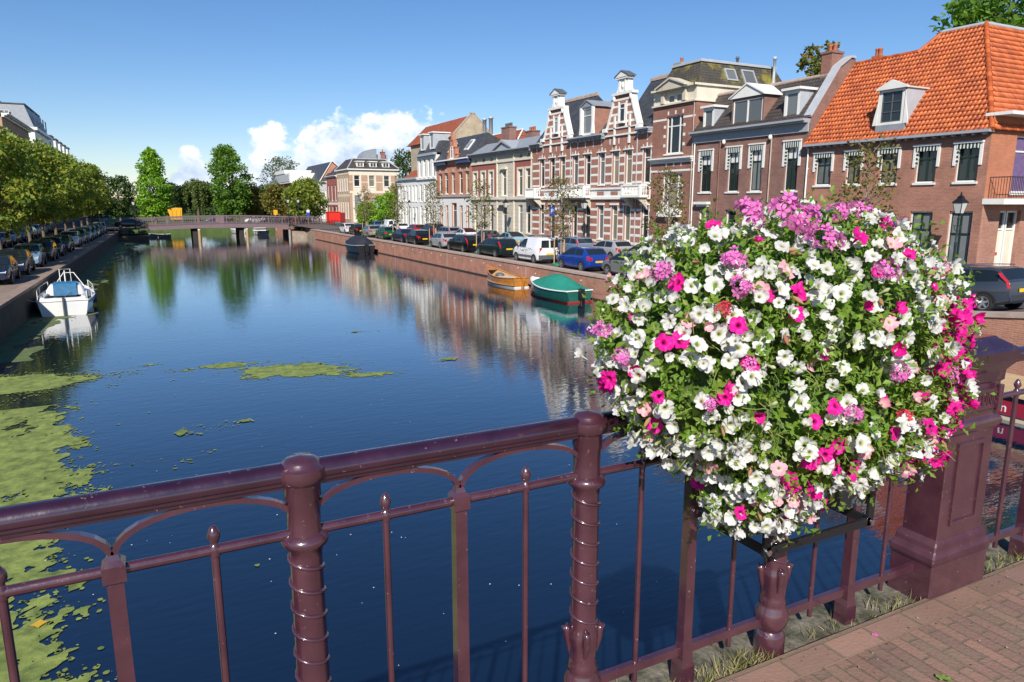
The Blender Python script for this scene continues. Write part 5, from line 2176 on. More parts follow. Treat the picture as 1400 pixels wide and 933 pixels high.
def H_striped():
 t = thing('brick_house', 'grand russet brick house with white stone bands, two stepped gables and balconies', 'house', (FX, 53, 0))
 v0, v1 = 43.8, 62.3
 F = FR
 cs = [60.42, 58.5, 56.68, 54.5, 52.52, 50.4, 48.42, 46.7, 44.4]
 up = [(c - 0.44, c + 0.44, 5.62, 8.2) for c in cs]
 gr = []
 for i, c in enumerate(cs):
  if i in (1, 4):
   gr.append((c - 0.55, c + 0.55, 0.3, 3.9))
  else:
   gr.append((c - 0.42, c + 0.42, 1.15, 3.95))
 bands = []
 for z in (0.9, 1.55, 2.2, 2.85, 3.5):
  bands.append((v0, v1, z, z + 0.19, 1))
 for z in (5.62, 6.35, 7.05, 7.72):
  bands.append((v0, v1, z, z + 0.18, 1))
 bands.append((v0, v1, -0.1, 0.75, 2))
 for c in cs:                                   # quoins at the jambs, keystones over the lintels
  bands.append((c - 0.54, c - 0.44, 5.62, 8.2, 1))
  bands.append((c + 0.44, c + 0.54, 5.62, 8.2, 1))
  bands.append((c - 0.08, c + 0.08, 8.32, 8.6, 1))
  bands.append((c - 0.50, c - 0.42, 8.32, 8.5, 1))
  bands.append((c + 0.42, c + 0.50, 8.32, 8.5, 1))
  bands.append((c - 0.52, c - 0.42, 0.8, 3.95, 1))
  bands.append((c + 0.42, c + 0.52, 0.8, 3.95, 1))
 for k in range(15):
  s = v0 + 0.6 + k * 1.22
  bands.append((s - 0.07, s + 0.07, 8.75, 9.25, 1))
 b = MB()
 wall(b, F, v0, v1, -0.1, 9.3, up + gr, bands, reveal=0.2)
 shell(b, F, v0, v1, -0.1, 9.5, 9.0)
 b.build('wall', [M['brick_stripe'], M['white'], M['stone']], t)
 for i, o in enumerate(up):
  window(t, F, o, 'white', ('glass_c' if i in (3, 5) else 'glass_b' if i in (6, 7) else 'glass'), 'tall', reveal=0.2, sill='white')
 for i, o in enumerate(gr):
  if i in (1, 4):
   door(t, F, o, 'darkwood', reveal=0.3)
  else:
   window(t, F, o, 'white', 'glass_c' if i in (5,) else 'glass', 'tall', reveal=0.2, sill='white')
 # lintel course, plinth course between the storeys
 for c in cs:
  for q in ((.62, 8.2, 8.3), (.56, 3.96, 4.1)):
   b = MB()
   F.box(b, c - q[0], c + q[0], q[1], q[2], 0.0, 0.12)
   b.build('lintel', M['white'], t)
 b = MB()
 F.box(b, v0, v1, 4.42, 4.62, 0.0, 0.18)
 F.box(b, v0, v1, 4.62, 5.2, 0.0, 0.06)
 F.box(b, v0, v1, 5.2, 5.36, 0.0, 0.16)
 b.build('string_course', M['white'], t)
 for k in range(9):
  b = MB()
  F.box(b, cs[k] - 0.5, cs[k] + 0.5, 4.75, 5.05, 0.06, 0.075)
  b.build('brick_panel', M['brick_stripe'], t)
 for (a, c) in ((43.9, 46.3), (51.7, 55.7), (60.3, 62.2)):
  b = MB()
  F.box(b, a, c, 4.55, 4.72, 0.19, 0.95)
  F.box(b, a, c, 5.38, 5.5, 0.78, 0.95)
  F.box(b, a, a + 0.16, 4.72, 5.38, 0.78, 0.95)
  F.box(b, c - 0.16, c, 4.72, 5.38, 0.78, 0.95)
  F.box(b, a, a + 0.12, 5.38, 5.5, 0.2, 0.78)
  F.box(b, c - 0.12, c, 5.38, 5.5, 0.2, 0.78)
  n = int((c - a) / 0.2)
  for k in range(n):
   s = a + 0.16 + (c - a - 0.32) * (k + 0.5) / n
   p = F.P(s, 4.72, 0.865)
   b.lathe([(0.05, 0), (0.03, 0.1), (0.06, 0.3), (0.035, 0.5), (0.05, 0.66)], p, 6)
  for d in (0.3, 0.5, 0.68):
   for s in (a + 0.06, c - 0.06):
    b.lathe([(0.05, 0), (0.03, 0.1), (0.06, 0.3), (0.035, 0.5), (0.05, 0.66)], F.P(s, 4.72, d), 6)
  bl = b.build('balcony', M['white'], t)
  b = MB()
  for s in (a + 0.2, c - 0.4):
   b.prism([F.P(s, 4.55, 0.0), F.P(s, 4.55, 0.85), F.P(s, 4.35, 0.8), F.P(s, 3.95, 0.3), F.P(s, 3.6, 0.0)], F.T * 0.2)
  b.build('bracket', M['stone'], bl)
 # cornice in the stretches between the gables
 g1, g2 = (55.3, 60.2), (45.3, 49.9)
 for (a, c) in ((v0, g2[0]), (g2[1], g1[0]), (g1[1], v1)):
  cornice(t, F, a + 0.05, c - 0.05, 9.25, 0.42, 0.55, 'grey_paint', brackets=0.6)
 # gables
 for (a, c) in (g1, g2):
  m = (a + c) / 2
  prof = [(0.0, 9.3), (0.0, 9.95), (0.35, 10.0), (0.62, 10.6), (1.05, 11.6), (1.25, 12.2), (1.25, 12.45)]
  pl_ = [(a + x, z) for x, z in prof] + [(c - x, z) for x, z in reversed(prof)]
  zs = sorted(set([9.3, 9.95, 10.3, 10.48, 10.9, 11.08, 11.5, 11.66, 12.0, 12.15, 12.45]))
  def half(z):
   for (x1, z1_), (x2, z2_) in zip(prof[:-1], prof[1:]):
    if z1_ <= z <= z2_ and z2_ > z1_:
     return x1 + (x2 - x1) * (z - z1_) / (z2_ - z1_)
   return prof[-1][0]
  b = MB()
  for z0, z1 in zip(zs[:-1], zs[1:]):
   mi = 1 if (abs(z0 - 10.3) < .01 or abs(z0 - 10.9) < .01 or abs(z0 - 11.5) < .01 or abs(z0 - 12.0) < 0.01) else 0
   h0, h1 = half(z0 + 1e-4), half(z1 - 1e-4)
   F.poly(b, [(a + h0, z0), (c - h0, z0), (c - h1, z1), (a + h1, z1)], -0.35, 0.02)
   b.mi[-6:] = [mi] * 6
  gb = b.build('gable', [M['brick_stripe'], M['white']], t)
  b = MB()
  for sg in (0, 1):
   for (x1, z1_), (x2, z2_) in zip(prof[1:-1], prof[2:]):
    X1, X2 = (a + x1, a + x2) if sg == 0 else (c - x1, c - x2)
    o = -0.16 if sg == 0 else 0.16
    F.poly(b, [(X1, z1_), (X2, z2_), (X2 + o, z2_ + 0.04), (X1 + o, z1_ + 0.04)], -0.4, 0.14)
   X = a if sg == 0 else c
   F.box(b, X - 0.18, X + 0.32 if sg == 0 else X + 0.18, 9.72, 10.0, -0.1, 0.26) if sg == 0 else F.box(b, X - 0.32, X + 0.18, 9.72, 10.0, -0.1, 0.26)
  for s in (m - 1.0, m + 1.0):
   F.box(b, s - 0.09, s + 0.09, 8.7, 10.85, 0.021, 0.12)
  for s in (m - 0.5, m + 0.5):
   F.box(b, s - 0.06, s + 0.06, 9.95, 11.9, 0.021, 0.1)
  F.box(b, a + 0.1, c - 0.1, 9.35, 9.48, 0.021, 0.14)
  F.box(b, a + 0.2, c - 0.2, 9.9, 10.0, 0.021, 0.12)
  F.box(b, m - 1.35, m + 1.35, 12.4, 12.6, -0.4, 0.2)
  for s in (m - 1.1, m + 1.1):
   b.blob(F.P(s, 12.2, 0.1), (0.14, 0.14, 0.26), nu=8, nv=6)
  F.box(b, m - 0.62, m + 0.62, 12.6, 13.55, -0.4, 0.1)
  F.box(b, m - 0.45, m - 0.3, 12.65, 13.5, 0.1, 0.17)
  F.box(b, m + 0.3, m + 0.45, 12.65, 13.5, 0.1, 0.17)
  b.blob(F.P(m, 13.08, 0.1), (0.1, 0.16, 0.22), nu=8, nv=6)
  F.poly(b, [(m - 0.9, 12.6), (m - 0.62, 12.6), (m - 0.62, 13.2)], -0.3, 0.06)
  F.poly(b, [(m + 0.9, 12.6), (m + 0.62, 12.6), (m + 0.62, 13.2)], -0.3, 0.06)
  F.box(b, m - 0.78, m + 0.78, 13.55, 13.68, -0.45, 0.24)
  F.poly(b, [(m - 0.85, 13.68), (m + 0.85, 13.68), (m, 14.1)], -0.45, 0.28)
  b.build('gable_trim', M['white'], gb)
  b = MB()
  F.poly(b, [(m - 0.92, 13.70), (m - 0.88, 13.79), (m, 14.2), (m + 0.88, 13.79), (m + 0.92, 13.70), (m, 14.105)], -0.5, 0.32)
  b.build('pediment_cap', M['darkgrey'], gb)
  w = window(gb, Fac(F.P(0, 0, 0.22), F.T, F.N), (m - 0.36, m + 0.36, 10.35, 11.75), 'white', 'glass', 'tall', reveal=0.17, sill='white', sillw=0.05)
 # slate roofs behind each gable, lower link between
 b = MB()
 for (a, c, zr, ur) in ((56.3, v1, 13.7, 37.4), (v0, 48.6, 13.8, 37.4)):
  b.quad([(34.2, a, 9.6), (34.2, c, 9.6), (ur, c, zr), (ur, a, zr)], (-1, 0, 1))
  b.quad([(ur, a, zr), (ur, c, zr), (42.5, c, 9.6), (42.5, a, 9.6)], (1, 0, 1))
  for s, n in ((a, -1), (c, 1)):
   b.quad([(34.2, s, 9.6), (ur, s, zr), (42.5, s, 9.6)], (0, n, 0))
 b.quad([(34.2, 48.6, 9.6), (34.2, 56.3, 9.6), (36.2, 56.3, 11.9), (36.2, 48.6, 11.9)], (-1, 0, 1))
 b.quad([(36.2, 48.6, 11.9), (36.2, 56.3, 11.9), (42.5, 56.3, 11.9), (42.5, 48.6, 11.9)], (0, 0, 1))
 rf = b.build('roof', M['slate'], t)
 b = MB()
 for (a, c, zr, ur) in ((56.3, v1, 13.7, 37.4), (v0, 48.6, 13.8, 37.4)):
  b.box(ur - 0.12, ur + 0.12, a, c, zr - 0.06, zr + 0.14)
  for k in range(int((c - a) / 0.22)):
   b.box(ur - 0.04, ur + 0.04, a + k * 0.22, a + k * 0.22 + 0.11, zr + 0.14, zr + 0.26)
 b.build('ridge_crest', M['coping'], rf)
 d = dormer(t, F, 51.55, 53.35, 9.75, 12.0, 0.1, -2.2, 'brick_stripe', 'white', 'lead', 'tall', gm='glass_c', ped=0.5)
 for s in (51.55, 53.35):
  b = MB()
  F.poly(b, [(s - 0.18, 9.8), (s + 0.18, 9.8), (s + 0.08, 10.6), (s + 0.12, 12.0), (s - 0.12, 12.0), (s - 0.08, 10.6)], 0.1, 0.3)
  b.build('dormer_pilaster', M['white'], d)
 chimney(t, (37.2, 52.6), 0.7, 1.4, 11.0, 12.7, 'brick_dark', 3)
 chimney(t, (37.6, 45.2), 0.8, 0.8, 13.0, 14.5, 'conc', 1)
 gutter_pipe(t, F, 45.55, 0.1, 9.2)
 gutter_pipe(t, F, 55.2, 0.1, 9.2)


def H_tan():
 t = thing('stone_house', 'beige classical house with red upper bays, arched centre window and low pediment', 'house', (FX, 69.6, 0))
 v0, v1 = 62.3, 77.0
 F = FR
 cs = [75.9, 73.75, 71.7, 68.5, 64.8, 62.78 + 0.0]
 cs = [75.9, 73.75, 71.7, 68.5, 64.85, 63.2]
 up = [(c - 0.5, c + 0.5, 4.85, 7.45) for c in cs]
 gr = [(c - 0.45, c + 0.45, 1.1, 3.9) for c in cs]
 gr[3] = (67.9, 69.1, 0.1, 3.75)
 at = [(c - 0.4, c + 0.4, 8.55, 9.0) for i, c in enumerate(cs) if i != 3]
 bands = [(70.3, 76.95, 4.75, 8.3, 1), (62.4, 66.2, 4.75, 8.3, 1)]
 for k in range(9):
  bands.append((66.35, 70.15, 4.8 + k * 0.4, 4.83 + k * 0.4, 2))
 for k in range(10):
  bands.append((v0, v1, 0.6 + k * 0.4, 0.63 + k * 0.4, 2))
 b = MB()
 wall(b, F, v0, v1, -0.1, 9.2, up + gr + at, bands)
 shell(b, F, v0, v1, -0.1, 9.3, 9.0)
 b.build('wall', [M['stone'], M['brick_pinkish'], M['greystone']], t)
 for i, o in enumerate(up):
  bb = MB()
  a, c, e, f = o
  F.box(bb, a - 0.2, a, e, f + 0.2, 0.0, 0.06)
  F.box(bb, c, c + 0.2, e, f + 0.2, 0.0, 0.06)
  F.box(bb, a, c, f, f + 0.2, 0.0, 0.06)
  w = window(t, F, o, 'white', 'glass', 'tall', sill='white', sillw=0.2, arch=(i == 3))
  bb.build('window_surround', M['cream'], w)
 for i, o in enumerate(gr):
  if i == 3:
   door(t, F, o, 'darkgrey')
  else:
   window(t, F, o, 'white', 'glass', 'tall', sill='stone')
 for o in at:
  window(t, F, o, 'white', 'glass', 'plain', sill=None, fw=0.04)
 b = MB()
 F.box(b, v0, v1, 4.45, 4.7, 0.0, 0.22)
 F.box(b, v0, v1, 8.3, 8.45, 0.0, 0.12)
 for s in (66.25, 70.2):
  F.box(b, s - 0.09, s + 0.09, 0.3, 9.2, 0.0, 0.1)
 F.box(b, 67.5, 69.5, 3.9, 4.1, 0.0, 0.5)
 F.box(b, 67.75, 69.25, 7.55, 7.75, 0.0, 0.3)
 b.build('string_course', M['cream'], t)
 cornice(t, F, v0, v1, 9.1, 0.42, 0.6, 'grey_paint', brackets=0.5)
 b = MB()
 F.poly(b, [(66.2, 9.5), (70.4, 9.5), (68.3, 10.3)], 0.0, 0.3)
 F.poly(b, [(65.9, 9.52), (65.9, 9.66), (68.3, 10.55), (70.7, 9.66), (70.7, 9.52), (68.3, 10.302)], -1.5, 0.5)
 b.build('pediment', M['grey_paint'], t)
 b = MB()
 b.quad([(33.8, v0, 9.5), (33.8, v1, 9.5), (36.0, v1, 10.75), (36.0, v0, 10.75)], (-1, 0, 1))
 b.quad([(36.0, v0, 10.75), (36.0, v1, 10.75), (43, v1, 9.4), (43, v0, 9.4)], (1, 0, 1))
 for s, n in ((v0, -1), (v1, 1)):
  b.quad([(33.8, s, 9.5), (36.0, s, 10.75), (43, s, 9.4)], (0, n, 0))
 b.build('roof', M['lead'], t)
 chimney(t, (36.6, 72.6), 0.9, 1.9, 10.0, 12.2, 'brick_dark', 4, 'darkgrey')
 chimney(t, (37.4, 68.6), 0.9, 1.6, 9.8, 11.5, 'brick_dark', 3)
 gutter_pipe(t, F, v0 + 0.15, 0.1, 9.0, 'cream')


def H_orb():
 t = thing('brick_house', 'orange brick house with white ground floor, blue striped eaves and small stepped gable', 'house', (FX, 82.5, 0))
 v0, v1 = 77.0, 88.2
 F = FR
 cs = [86.75, 84.8, 82.55, 80.2, 78.25]
 up = [(c - 0.5, c + 0.5, 5.2, 7.6) for c in cs]
 gr = [(c - 0.42, c + 0.42, 1.0, 3.8) for c in cs]
 gr[2] = (81.6, 83.2, 0.2, 4.1)
 bands = [(v0, v1, -0.1, 4.8, 1)]
 b = MB()
 wall(b, F, v0, v1, -0.1, 8.7, up + gr, bands)
 shell(b, F, v0, v1, -0.1, 8.7, 9.0)
 b.build('wall', [M['brick_orb'], M['white']], t)
 for o in up:
  window(t, F, o, 'white', 'glass', 'tall', sill='white')
 for i, o in enumerate(gr):
  if i == 2:
   door(t, F, o, 'darkgrey')
  else:
   window(t, F, o, 'white', 'glass', 'tall', sill='white')
 b = MB()
 F.box(b, v0, v1, 4.8, 5.05, 0.0, 0.16)
 b.build('string_course', M['coping'], t)
 b = MB()
 for c in cs:
  F.box(b, c - 0.6, c + 0.6, 7.75, 7.9, 0.0, 0.1)
  F.box(b, c - 0.1, c + 0.1, 7.9, 8.2, 0.0, 0.12)
 b.build('lintel', M['coping'], t)
 b = MB()
 for (a, c) in ((v0, 80.9), (84.2, v1)):
  n = int((c - a) / 0.32)
  for k in range(n):
   F.box(b, a + k * 0.32, a + k * 0.32 + 0.18, 8.7, 9.15, 0.0, 0.5)
 b.build('eaves_bracket', mk('navy_eaves', (0.03, 0.05, 0.12), 0.6), t)
 b = MB()
 F.box(b, v0, v1, 9.15, 9.3, -0.2, 0.6)
 b.build('cornice', M['white'], t)
 b = MB()
 m = 82.5
 F.poly(b, [(m - 1.6, 8.6), (m + 1.6, 8.6), (m + 1.6, 9.8), (m + 1.1, 9.8), (m + 1.1, 10.6), (m + 0.6, 10.6), (m + 0.6, 11.5), (m - 0.6, 11.5), (m - 0.6, 10.6), (m - 1.1, 10.6), (m - 1.1, 9.8), (m - 1.6, 9.8)], -0.3, 0.15)
 F.box(b, m - 0.25, m + 0.25, 11.5, 12.4, -0.3, 0.15)
 gb = b.build('gable', M['brick_orb'], t)
 b = MB()
 for (x, z) in ((1.35, 9.8), (0.85, 10.6), (0.0, 11.5)):
  for sg in ((-1, 1) if x else (1,)):
   F.box(b, m + sg * x - 0.32, m + sg * x + 0.32, z, z + 0.1, -0.35, 0.22)
 b.build('gable_coping', M['terracotta'], gb)
 window(gb, Fac(F.P(0, 0, 0.32), F.T, F.N), (m - 0.4, m + 0.4, 9.4, 10.8), 'white', 'glass', 'tall', sill='white')
 b = MB()
 b.quad([(33.8, v0, 9.3), (33.8, v1, 9.3), (36.1, v1, 12.1), (36.1, v0, 12.1)], (-1, 0, 1))
 b.quad([(36.1, v0, 12.1), (36.1, v1, 12.1), (43, v1, 9.0), (43, v0, 9.0)], (1, 0, 1))
 for s, n in ((v0, -1), (v1, 1)):
  b.quad([(33.8, s, 9.3), (36.1, s, 12.1), (43, s, 9.0)], (0, n, 0))
 rf = b.build('roof', M['slate'], t)
 for (a, c) in ((79.2, 80.3), (84.6, 85.5)):
  b = MB()
  q = lambda s, z, o: Vector((33.8 + (z - 9.3) * 2.3 / 2.8 - o, s, z + o))
  b.prism([q(a, 10.2, 0), q(c, 10.2, 0), q(c, 11.4, 0), q(a, 11.4, 0)], (-0.1, 0, 0.1))
  w = b.build('roof_window', M['white'], rf)
  b = MB()
  b.quad([q(a + 0.12, 10.32, 0.104), q(c - 0.12, 10.32, 0.104), q(c - 0.12, 11.28, 0.104), q(a + 0.12, 11.28, 0.104)], (-1, 0, 1))
  b.build('pane', M['glass_c'], w)


def H_white():
 F = FR
 t = thing('white_house', 'white three storey house with arched top windows and dark mansard roof', 'house', (FX, 91.6, 0))
 v0, v1 = 88.2, 95.4
 cs = [94.3, 92.6, 90.9, 89.2]
 ops = [(c - 0.42, c + 0.42, z0, z1) for c in cs for (z0, z1) in ((1.0, 3.7), (4.25, 6.55), (7.5, 9.9))]
 b = MB()
 wall(b, F, v0, v1, -0.1, 10.2, ops)
 shell(b, F, v0, v1, -0.1, 10.2, 9.0)
 b.build('wall', M['white'], t)
 for o in ops:
  window(t, F, o, 'white', 'glass', 'tall', sill='white', arch=o[2] > 7)
 cornice(t, F, v0, v1, 7.0, 0.25, 0.25, 'white', name='string_course')
 b = MB()
 F.box(b, v0, v1, 10.2, 10.5, -0.1, 0.4)
 b.build('cornice', M['grey_paint'], t)
 b = MB()
 b.quad([(34.0, v0, 10.5), (34.0, v1, 10.5), (34.8, v1, 12.0), (34.8, v0, 12.0)], (-1, 0, .5))
 b.quad([(34.8, v0, 12.0), (34.8, v1, 12.0), (42, v1, 12.0), (42, v0, 12.0)], (0, 0, 1))
 for s, n in ((v0, -1), (v1, 1)):
  b.quad([(34.0, s, 10.5), (34.8, s, 12.0), (42, s, 12.0), (42, s, 10.0)], (0, n, 0))
 b.build('roof', M['slate'], t)
 for (a, c) in ((89.3, 90.7), (92.8, 94.2)):
  dormer(t, F, a, c, 11.0, 13.0, -0.1, -2.5, 'zinc', 'white', 'flat', 'plain')
 t = thing('white_house', 'low white painted house with two rows of narrow windows at the garden end', 'house', (FX, 99.9, 0))
 v0, v1 = 95.4, 104.4
 cs = [103.4, 101.9, 100.4, 98.9, 97.4, 96.1]
 ops = [(c - 0.38, c + 0.38, z0, z1) for c in cs for (z0, z1) in ((1.0, 3.5), (4.3, 6.5))]
 b = MB()
 wall(b, F, v0, v1, -0.1, 7.4, ops)
 shell(b, F, v0, v1, -0.1, 7.4, 9.0)
 b.build('wall', M['white'], t)
 for o in ops:
  window(t, F, o, 'white', 'glass', 'tall', sill='white')
 b = MB()
 F.box(b, v0, v1, 7.3, 7.6, -0.1, 0.3)
 b.build('cornice', M['grey_paint'], t)
 b = MB()
 b.quad([(34.6, v0 + .5, 7.5), (34.6, v1 - .5, 7.5), (37.5, v1 - .5, 9.6), (37.5, v0 + .5, 9.6)], (-1, 0, 1))
 b.quad([(37.5, v0 + .5, 9.6), (37.5, v1 - .5, 9.6), (43, v1 - .5, 7.4), (43, v0 + .5, 7.4)], (1, 0, 1))
 for s, n in ((v0 + .5, -1), (v1 - .5, 1)):
  b.quad([(34.6, s, 7.5), (37.5, s, 9.6), (43, s, 7.4)], (0, n, 0))
 b.build('roof', M['redtile'], t)


def H_behind():
 """big old gable rising behind the terrace"""
 t = thing('gabled_house', 'tall old house with beige plaster gable and orange roof rising behind the terrace', 'house', (39, 95, 0))
 b = MB()
 vg = 88.6
 b.prism([(36.4, vg, 6), (36.4, vg, 12.6), (39.2, vg, 15.5), (39.6, vg, 15.5), (42.6, vg, 12.6), (42.6, vg, 6)], (0, 0.4, 0))
 b.box(36.45, 42.5, vg + 0.4, 105, 0, 12.5)
 b.build('wall', M['plaster'], t)
 b = MB()
 b.quad([(36.1, vg + 0.3, 12.4), (36.1, 106, 12.4), (39.3, 106, 15.4), (39.3, vg + 0.3, 15.4)], (-1, 0, 1))
 b.quad([(39.3, vg + 0.3, 15.4), (39.3, 106, 15.4), (42.9, 106, 12.4), (42.9, vg + 0.3, 12.4)], (1, 0, 1))
 b.quad([(36.1, 106, 12.4), (39.3, 106, 15.4), (42.9, 106, 12.4)], (0, 1, 0))
 b.build('roof', M['redtile'], t)
 b = MB()
 b.box(39.1, 39.7, vg - 0.05, vg + 0.45, 15.5, 15.7)
 for (p, q) in (((36.35, 12.55), (39.2, 15.5)), ((42.65, 12.55), (39.6, 15.5))):
  b.prism([(p[0], vg - 0.05, p[1]), (q[0], vg - 0.05, q[1]), (q[0], vg - 0.05, q[1] + 0.14), (p[0], vg - 0.05, p[1] + 0.14)], (0, 0.5, 0))
 b.build('gable_coping', M['coping'], t)
 # orange roof and flues behind the beige house
 t = thing('rear_house', 'rear house with orange roof and two steel flues behind the terrace', 'house', (41, 78, 0))
 b = MB()
 b.box(36.95, 45, 72.2, 83.6, 0, 9.85)
 b.build('wall', M['brick_dark'], t)
 b = MB()
 b.quad([(36.7, 72.0, 9.8), (36.7, 83.8, 9.8), (38.6, 83.2, 12.15), (38.6, 73.0, 12.15)], (-1, 0, 1))
 b.quad([(38.6, 73.0, 12.15), (38.6, 83.2, 12.15), (45.3, 83.8, 9.8), (45.3, 72.0, 9.8)], (1, 0, 1))
 for s, q, n in ((72.0, 73.0, -1), (83.8, 83.2, 1)):
  b.quad([(36.7, s, 9.8), (38.6, q, 12.15), (45.3, s, 9.8)], (0, n, 0.3))
 rf = b.build('roof', M['redtile'], t)
 b = MB()
 b.tube([(36.7, 72.0, 9.85), (38.6, 73.0, 12.2), (38.6, 83.2, 12.2), (36.7, 83.8, 9.85)], .11, 6)
 b.build('ridge_capping', M['white'], rf)
 for v in (86.3, 84.4):
  b = MB()
  b.lathe([(0.25, 0), (0.25, 4.1), (0.33, 4.12), (0.33, 4.35), (0.1, 4.37)], (40.0, v, 10.4), 12)
  b.build('flue_pipe', M['zinc'], t)


def H_far():
 """tan corner villa beyond the garden and the houses after it"""
 t = thing('corner_villa', 'tan brick villa with white window bays facing the garden and three small dormers', 'house', (37.8, 135, 0))
 U0, U1, V0, V1 = 33.3, 42.6, 130.0, 139.2
 G = Fac((U0, V0, 0), (1, 0, 0), (0, -1, 0))
 S = Fac((U0, 0, 0), (0, 1, 0), (-1, 0, 0))
 c3 = [1.45, 4.2, 7.0]
 ops = [(c - 0.5, c + 0.5, 6.95, 8.9) for c in c3] + [(8.6, 9.1, 6.4, 9.0)]
 gr = [(0.9, 2.1, 2.0, 5.4), (4.0, 8.6, 0.5, 4.9)]
 bands = [(0, 9.3, 7.7, 7.82, 1), (0, 9.3, 5.8, 6.2, 1), (0, 9.3, 9.0, 9.9, 1)]
 for c in c3:
  bands += [(c - 0.78, c - 0.5, 6.2, 9.0, 1), (c + 0.5, c + 0.78, 6.2, 9.0, 1), (c - 0.5, c + 0.5, 6.2, 6.95, 1)]
 bands += [(0.5, 2.5, 0.5, 5.8, 1)]
 b = MB()
 wall(b, G, 0, 9.3, -0.1, 9.9, ops + gr, bands)
 so = [(131.0 + k * 1.75, 131.9 + k * 1.75, z0, z1) for k in range(5) for z0, z1 in ((1.2, 4.4), (6.2, 8.7))]
 sb = [(V0, V1, 5.2, 5.6, 1), (V0, V1, 9.2, 9.9, 1)]
 for k in range(5):
  a = 131.0 + k * 1.75
  sb += [(a - 0.25, a, 1.2, 8.9, 1), (a + 0.9, a + 1.15, 1.2, 8.9, 1)]
 wall(b, S, V0, V1, -0.1, 9.9, so, sb)
 b.quad([(U0, V1, 0), (U1, V1, 0), (U1, V1, 9.9), (U0, V1, 9.9)], (0, 1, 0))
 b.quad([(U1, V0, 0), (U1, V1, 0), (U1, V1, 9.9), (U1, V0, 9.9)], (1, 0, 0))
 b.build('wall', [M['brick_tan'], M['cream']], t)
 for o in ops:
  window(t, G, o, 'white', 'glass', 'sash', sill='white')
 window(t, G, gr[0], 'white', 'glass_c', 'sash', sill='white')
 window(t, G, gr[1], 'white', 'glass', 'triple', sill='white', name='veranda')
 for o in so:
  window(t, S, o, 'white', 'glass_c', 'sash', sill='white')
 b = MB()
 b.box(U0 - 0.35, U1 + 0.35, V0 - 0.35, V1 + 0.3, 9.9, 10.1)
 b.build('cornice', M['white'], t)
 b = MB()
 x0, x1, y0, y1, z0 = U0 - 0.3, U1 + 0.3, V0 - 0.3, V1 + 0.3, 10.1
 X0, X1, Y0, Y1, z1 = U0 + 1.4, U1 - 1.8, V0 + 2.2, V1 - 2.0, 12.0
 lo = [(x0, y0, z0), (x1, y0, z0), (x1, y1, z0), (x0, y1, z0)]
 hi = [(X0, Y0, z1), (X1, Y0, z1), (X1, Y1, z1), (X0, Y1, z1)]
 for k, n in enumerate(((0, -1, .6), (1, 0, .6), (0, 1, .6), (-1, 0, .6))):
  k2 = (k + 1) % 4
  b.quad([lo[k], lo[k2], hi[k2], hi[k]], n)
 b.quad(hi, (0, 0, 1))
 rf = b.build('roof', M['darktile'], t)
 b = MB()
 for k in range(4):
  b.tube([lo[k], hi[k]], 0.1, 6)
 b.tube([hi[0], hi[1]], 0.08, 6)
 b.build('ridge_capping', M['zinc'], rf)
 for c in (2.2, 4.6, 7.0):
  dormer(t, G, c - 0.65, c + 0.65, 10.35, 11.35, -0.2, -1.6, 'white', 'white', 'flat', 'pair', gm='glass')
 chimney(t, (U1 - 2.0, V0 + 3.0), 0.8, 0.8, 11.5, 13.3, 'brick_dark', 1)
 b = MB()
 b.box(39.32, 41.6, 133.0, 136, 12.0, 12.9)
 for k in range(6):
  b.tube([(39.4 + k * 0.42, 133.1, 12.9), (39.4 + k * 0.42, 133.1, 13.8)], 0.03, 5)
 b.tube([(39.35, 133.1, 13.8), (41.6, 133.1, 13.8)], 0.03, 5)
 b.build('roof_terrace', M['zinc'], t)
 b = MB()
 b.prism([(36.5, 132.5, 12.0)] + [(39.3 - 2.7 * math.cos(R(q)), 132.5, 12.0 + 1.9 * math.sin(R(q))) for q in range(0, 91, 10)] + [(39.3, 132.5, 12.0)], (0, 4, 0))
 b.build('roof_hood', M['lead'], t)
 # attached row beyond
 rows = [('faded_brick_house', 'narrow faded red brick house with white trimmed windows past the villa', 139.25, 147.9, 8.9, 'brick_pinkish', 3),
   ('white_shop_house', 'white shop house with dark mansard storey past the villa', 147.95, 154.5, 8.0, 'white', 3),
   ('gabled_house', 'brick house with dark roof and red end gable far along the right bank', 154.55, 166, 7.6, 'stone', 4)]
 for nm, lab, a, c, h, m, nw in rows:
  t = thing(nm, lab, 'house', (FX, (a + c) / 2, 0))
  w = (c - a) / nw
  ops = [(a + w * (k + 0.28), a + w * (k + 0.72), z0, z1) for k in range(nw) for z0, z1 in ((0.8, 3.4), (4.4, h - 1.4))]
  S2 = Fac((33.3, 0, 0), (0, 1, 0), (-1, 0, 0))
  b = MB()
  wall(b, S2, a, c, -0.1, h, ops, [(a, c, 3.7, 4.1, 1)])
  shell(b, S2, a, c, -0.1, h, 9.0)
  b.build('wall', [M[m], M['white']], t)
  for o in ops:
   window(t, S2, o, 'white', 'glass', 'sash', sill='white')
  cornice(t, S2, a, c, h, 0.35, 0.4, 'white')
  b = MB()
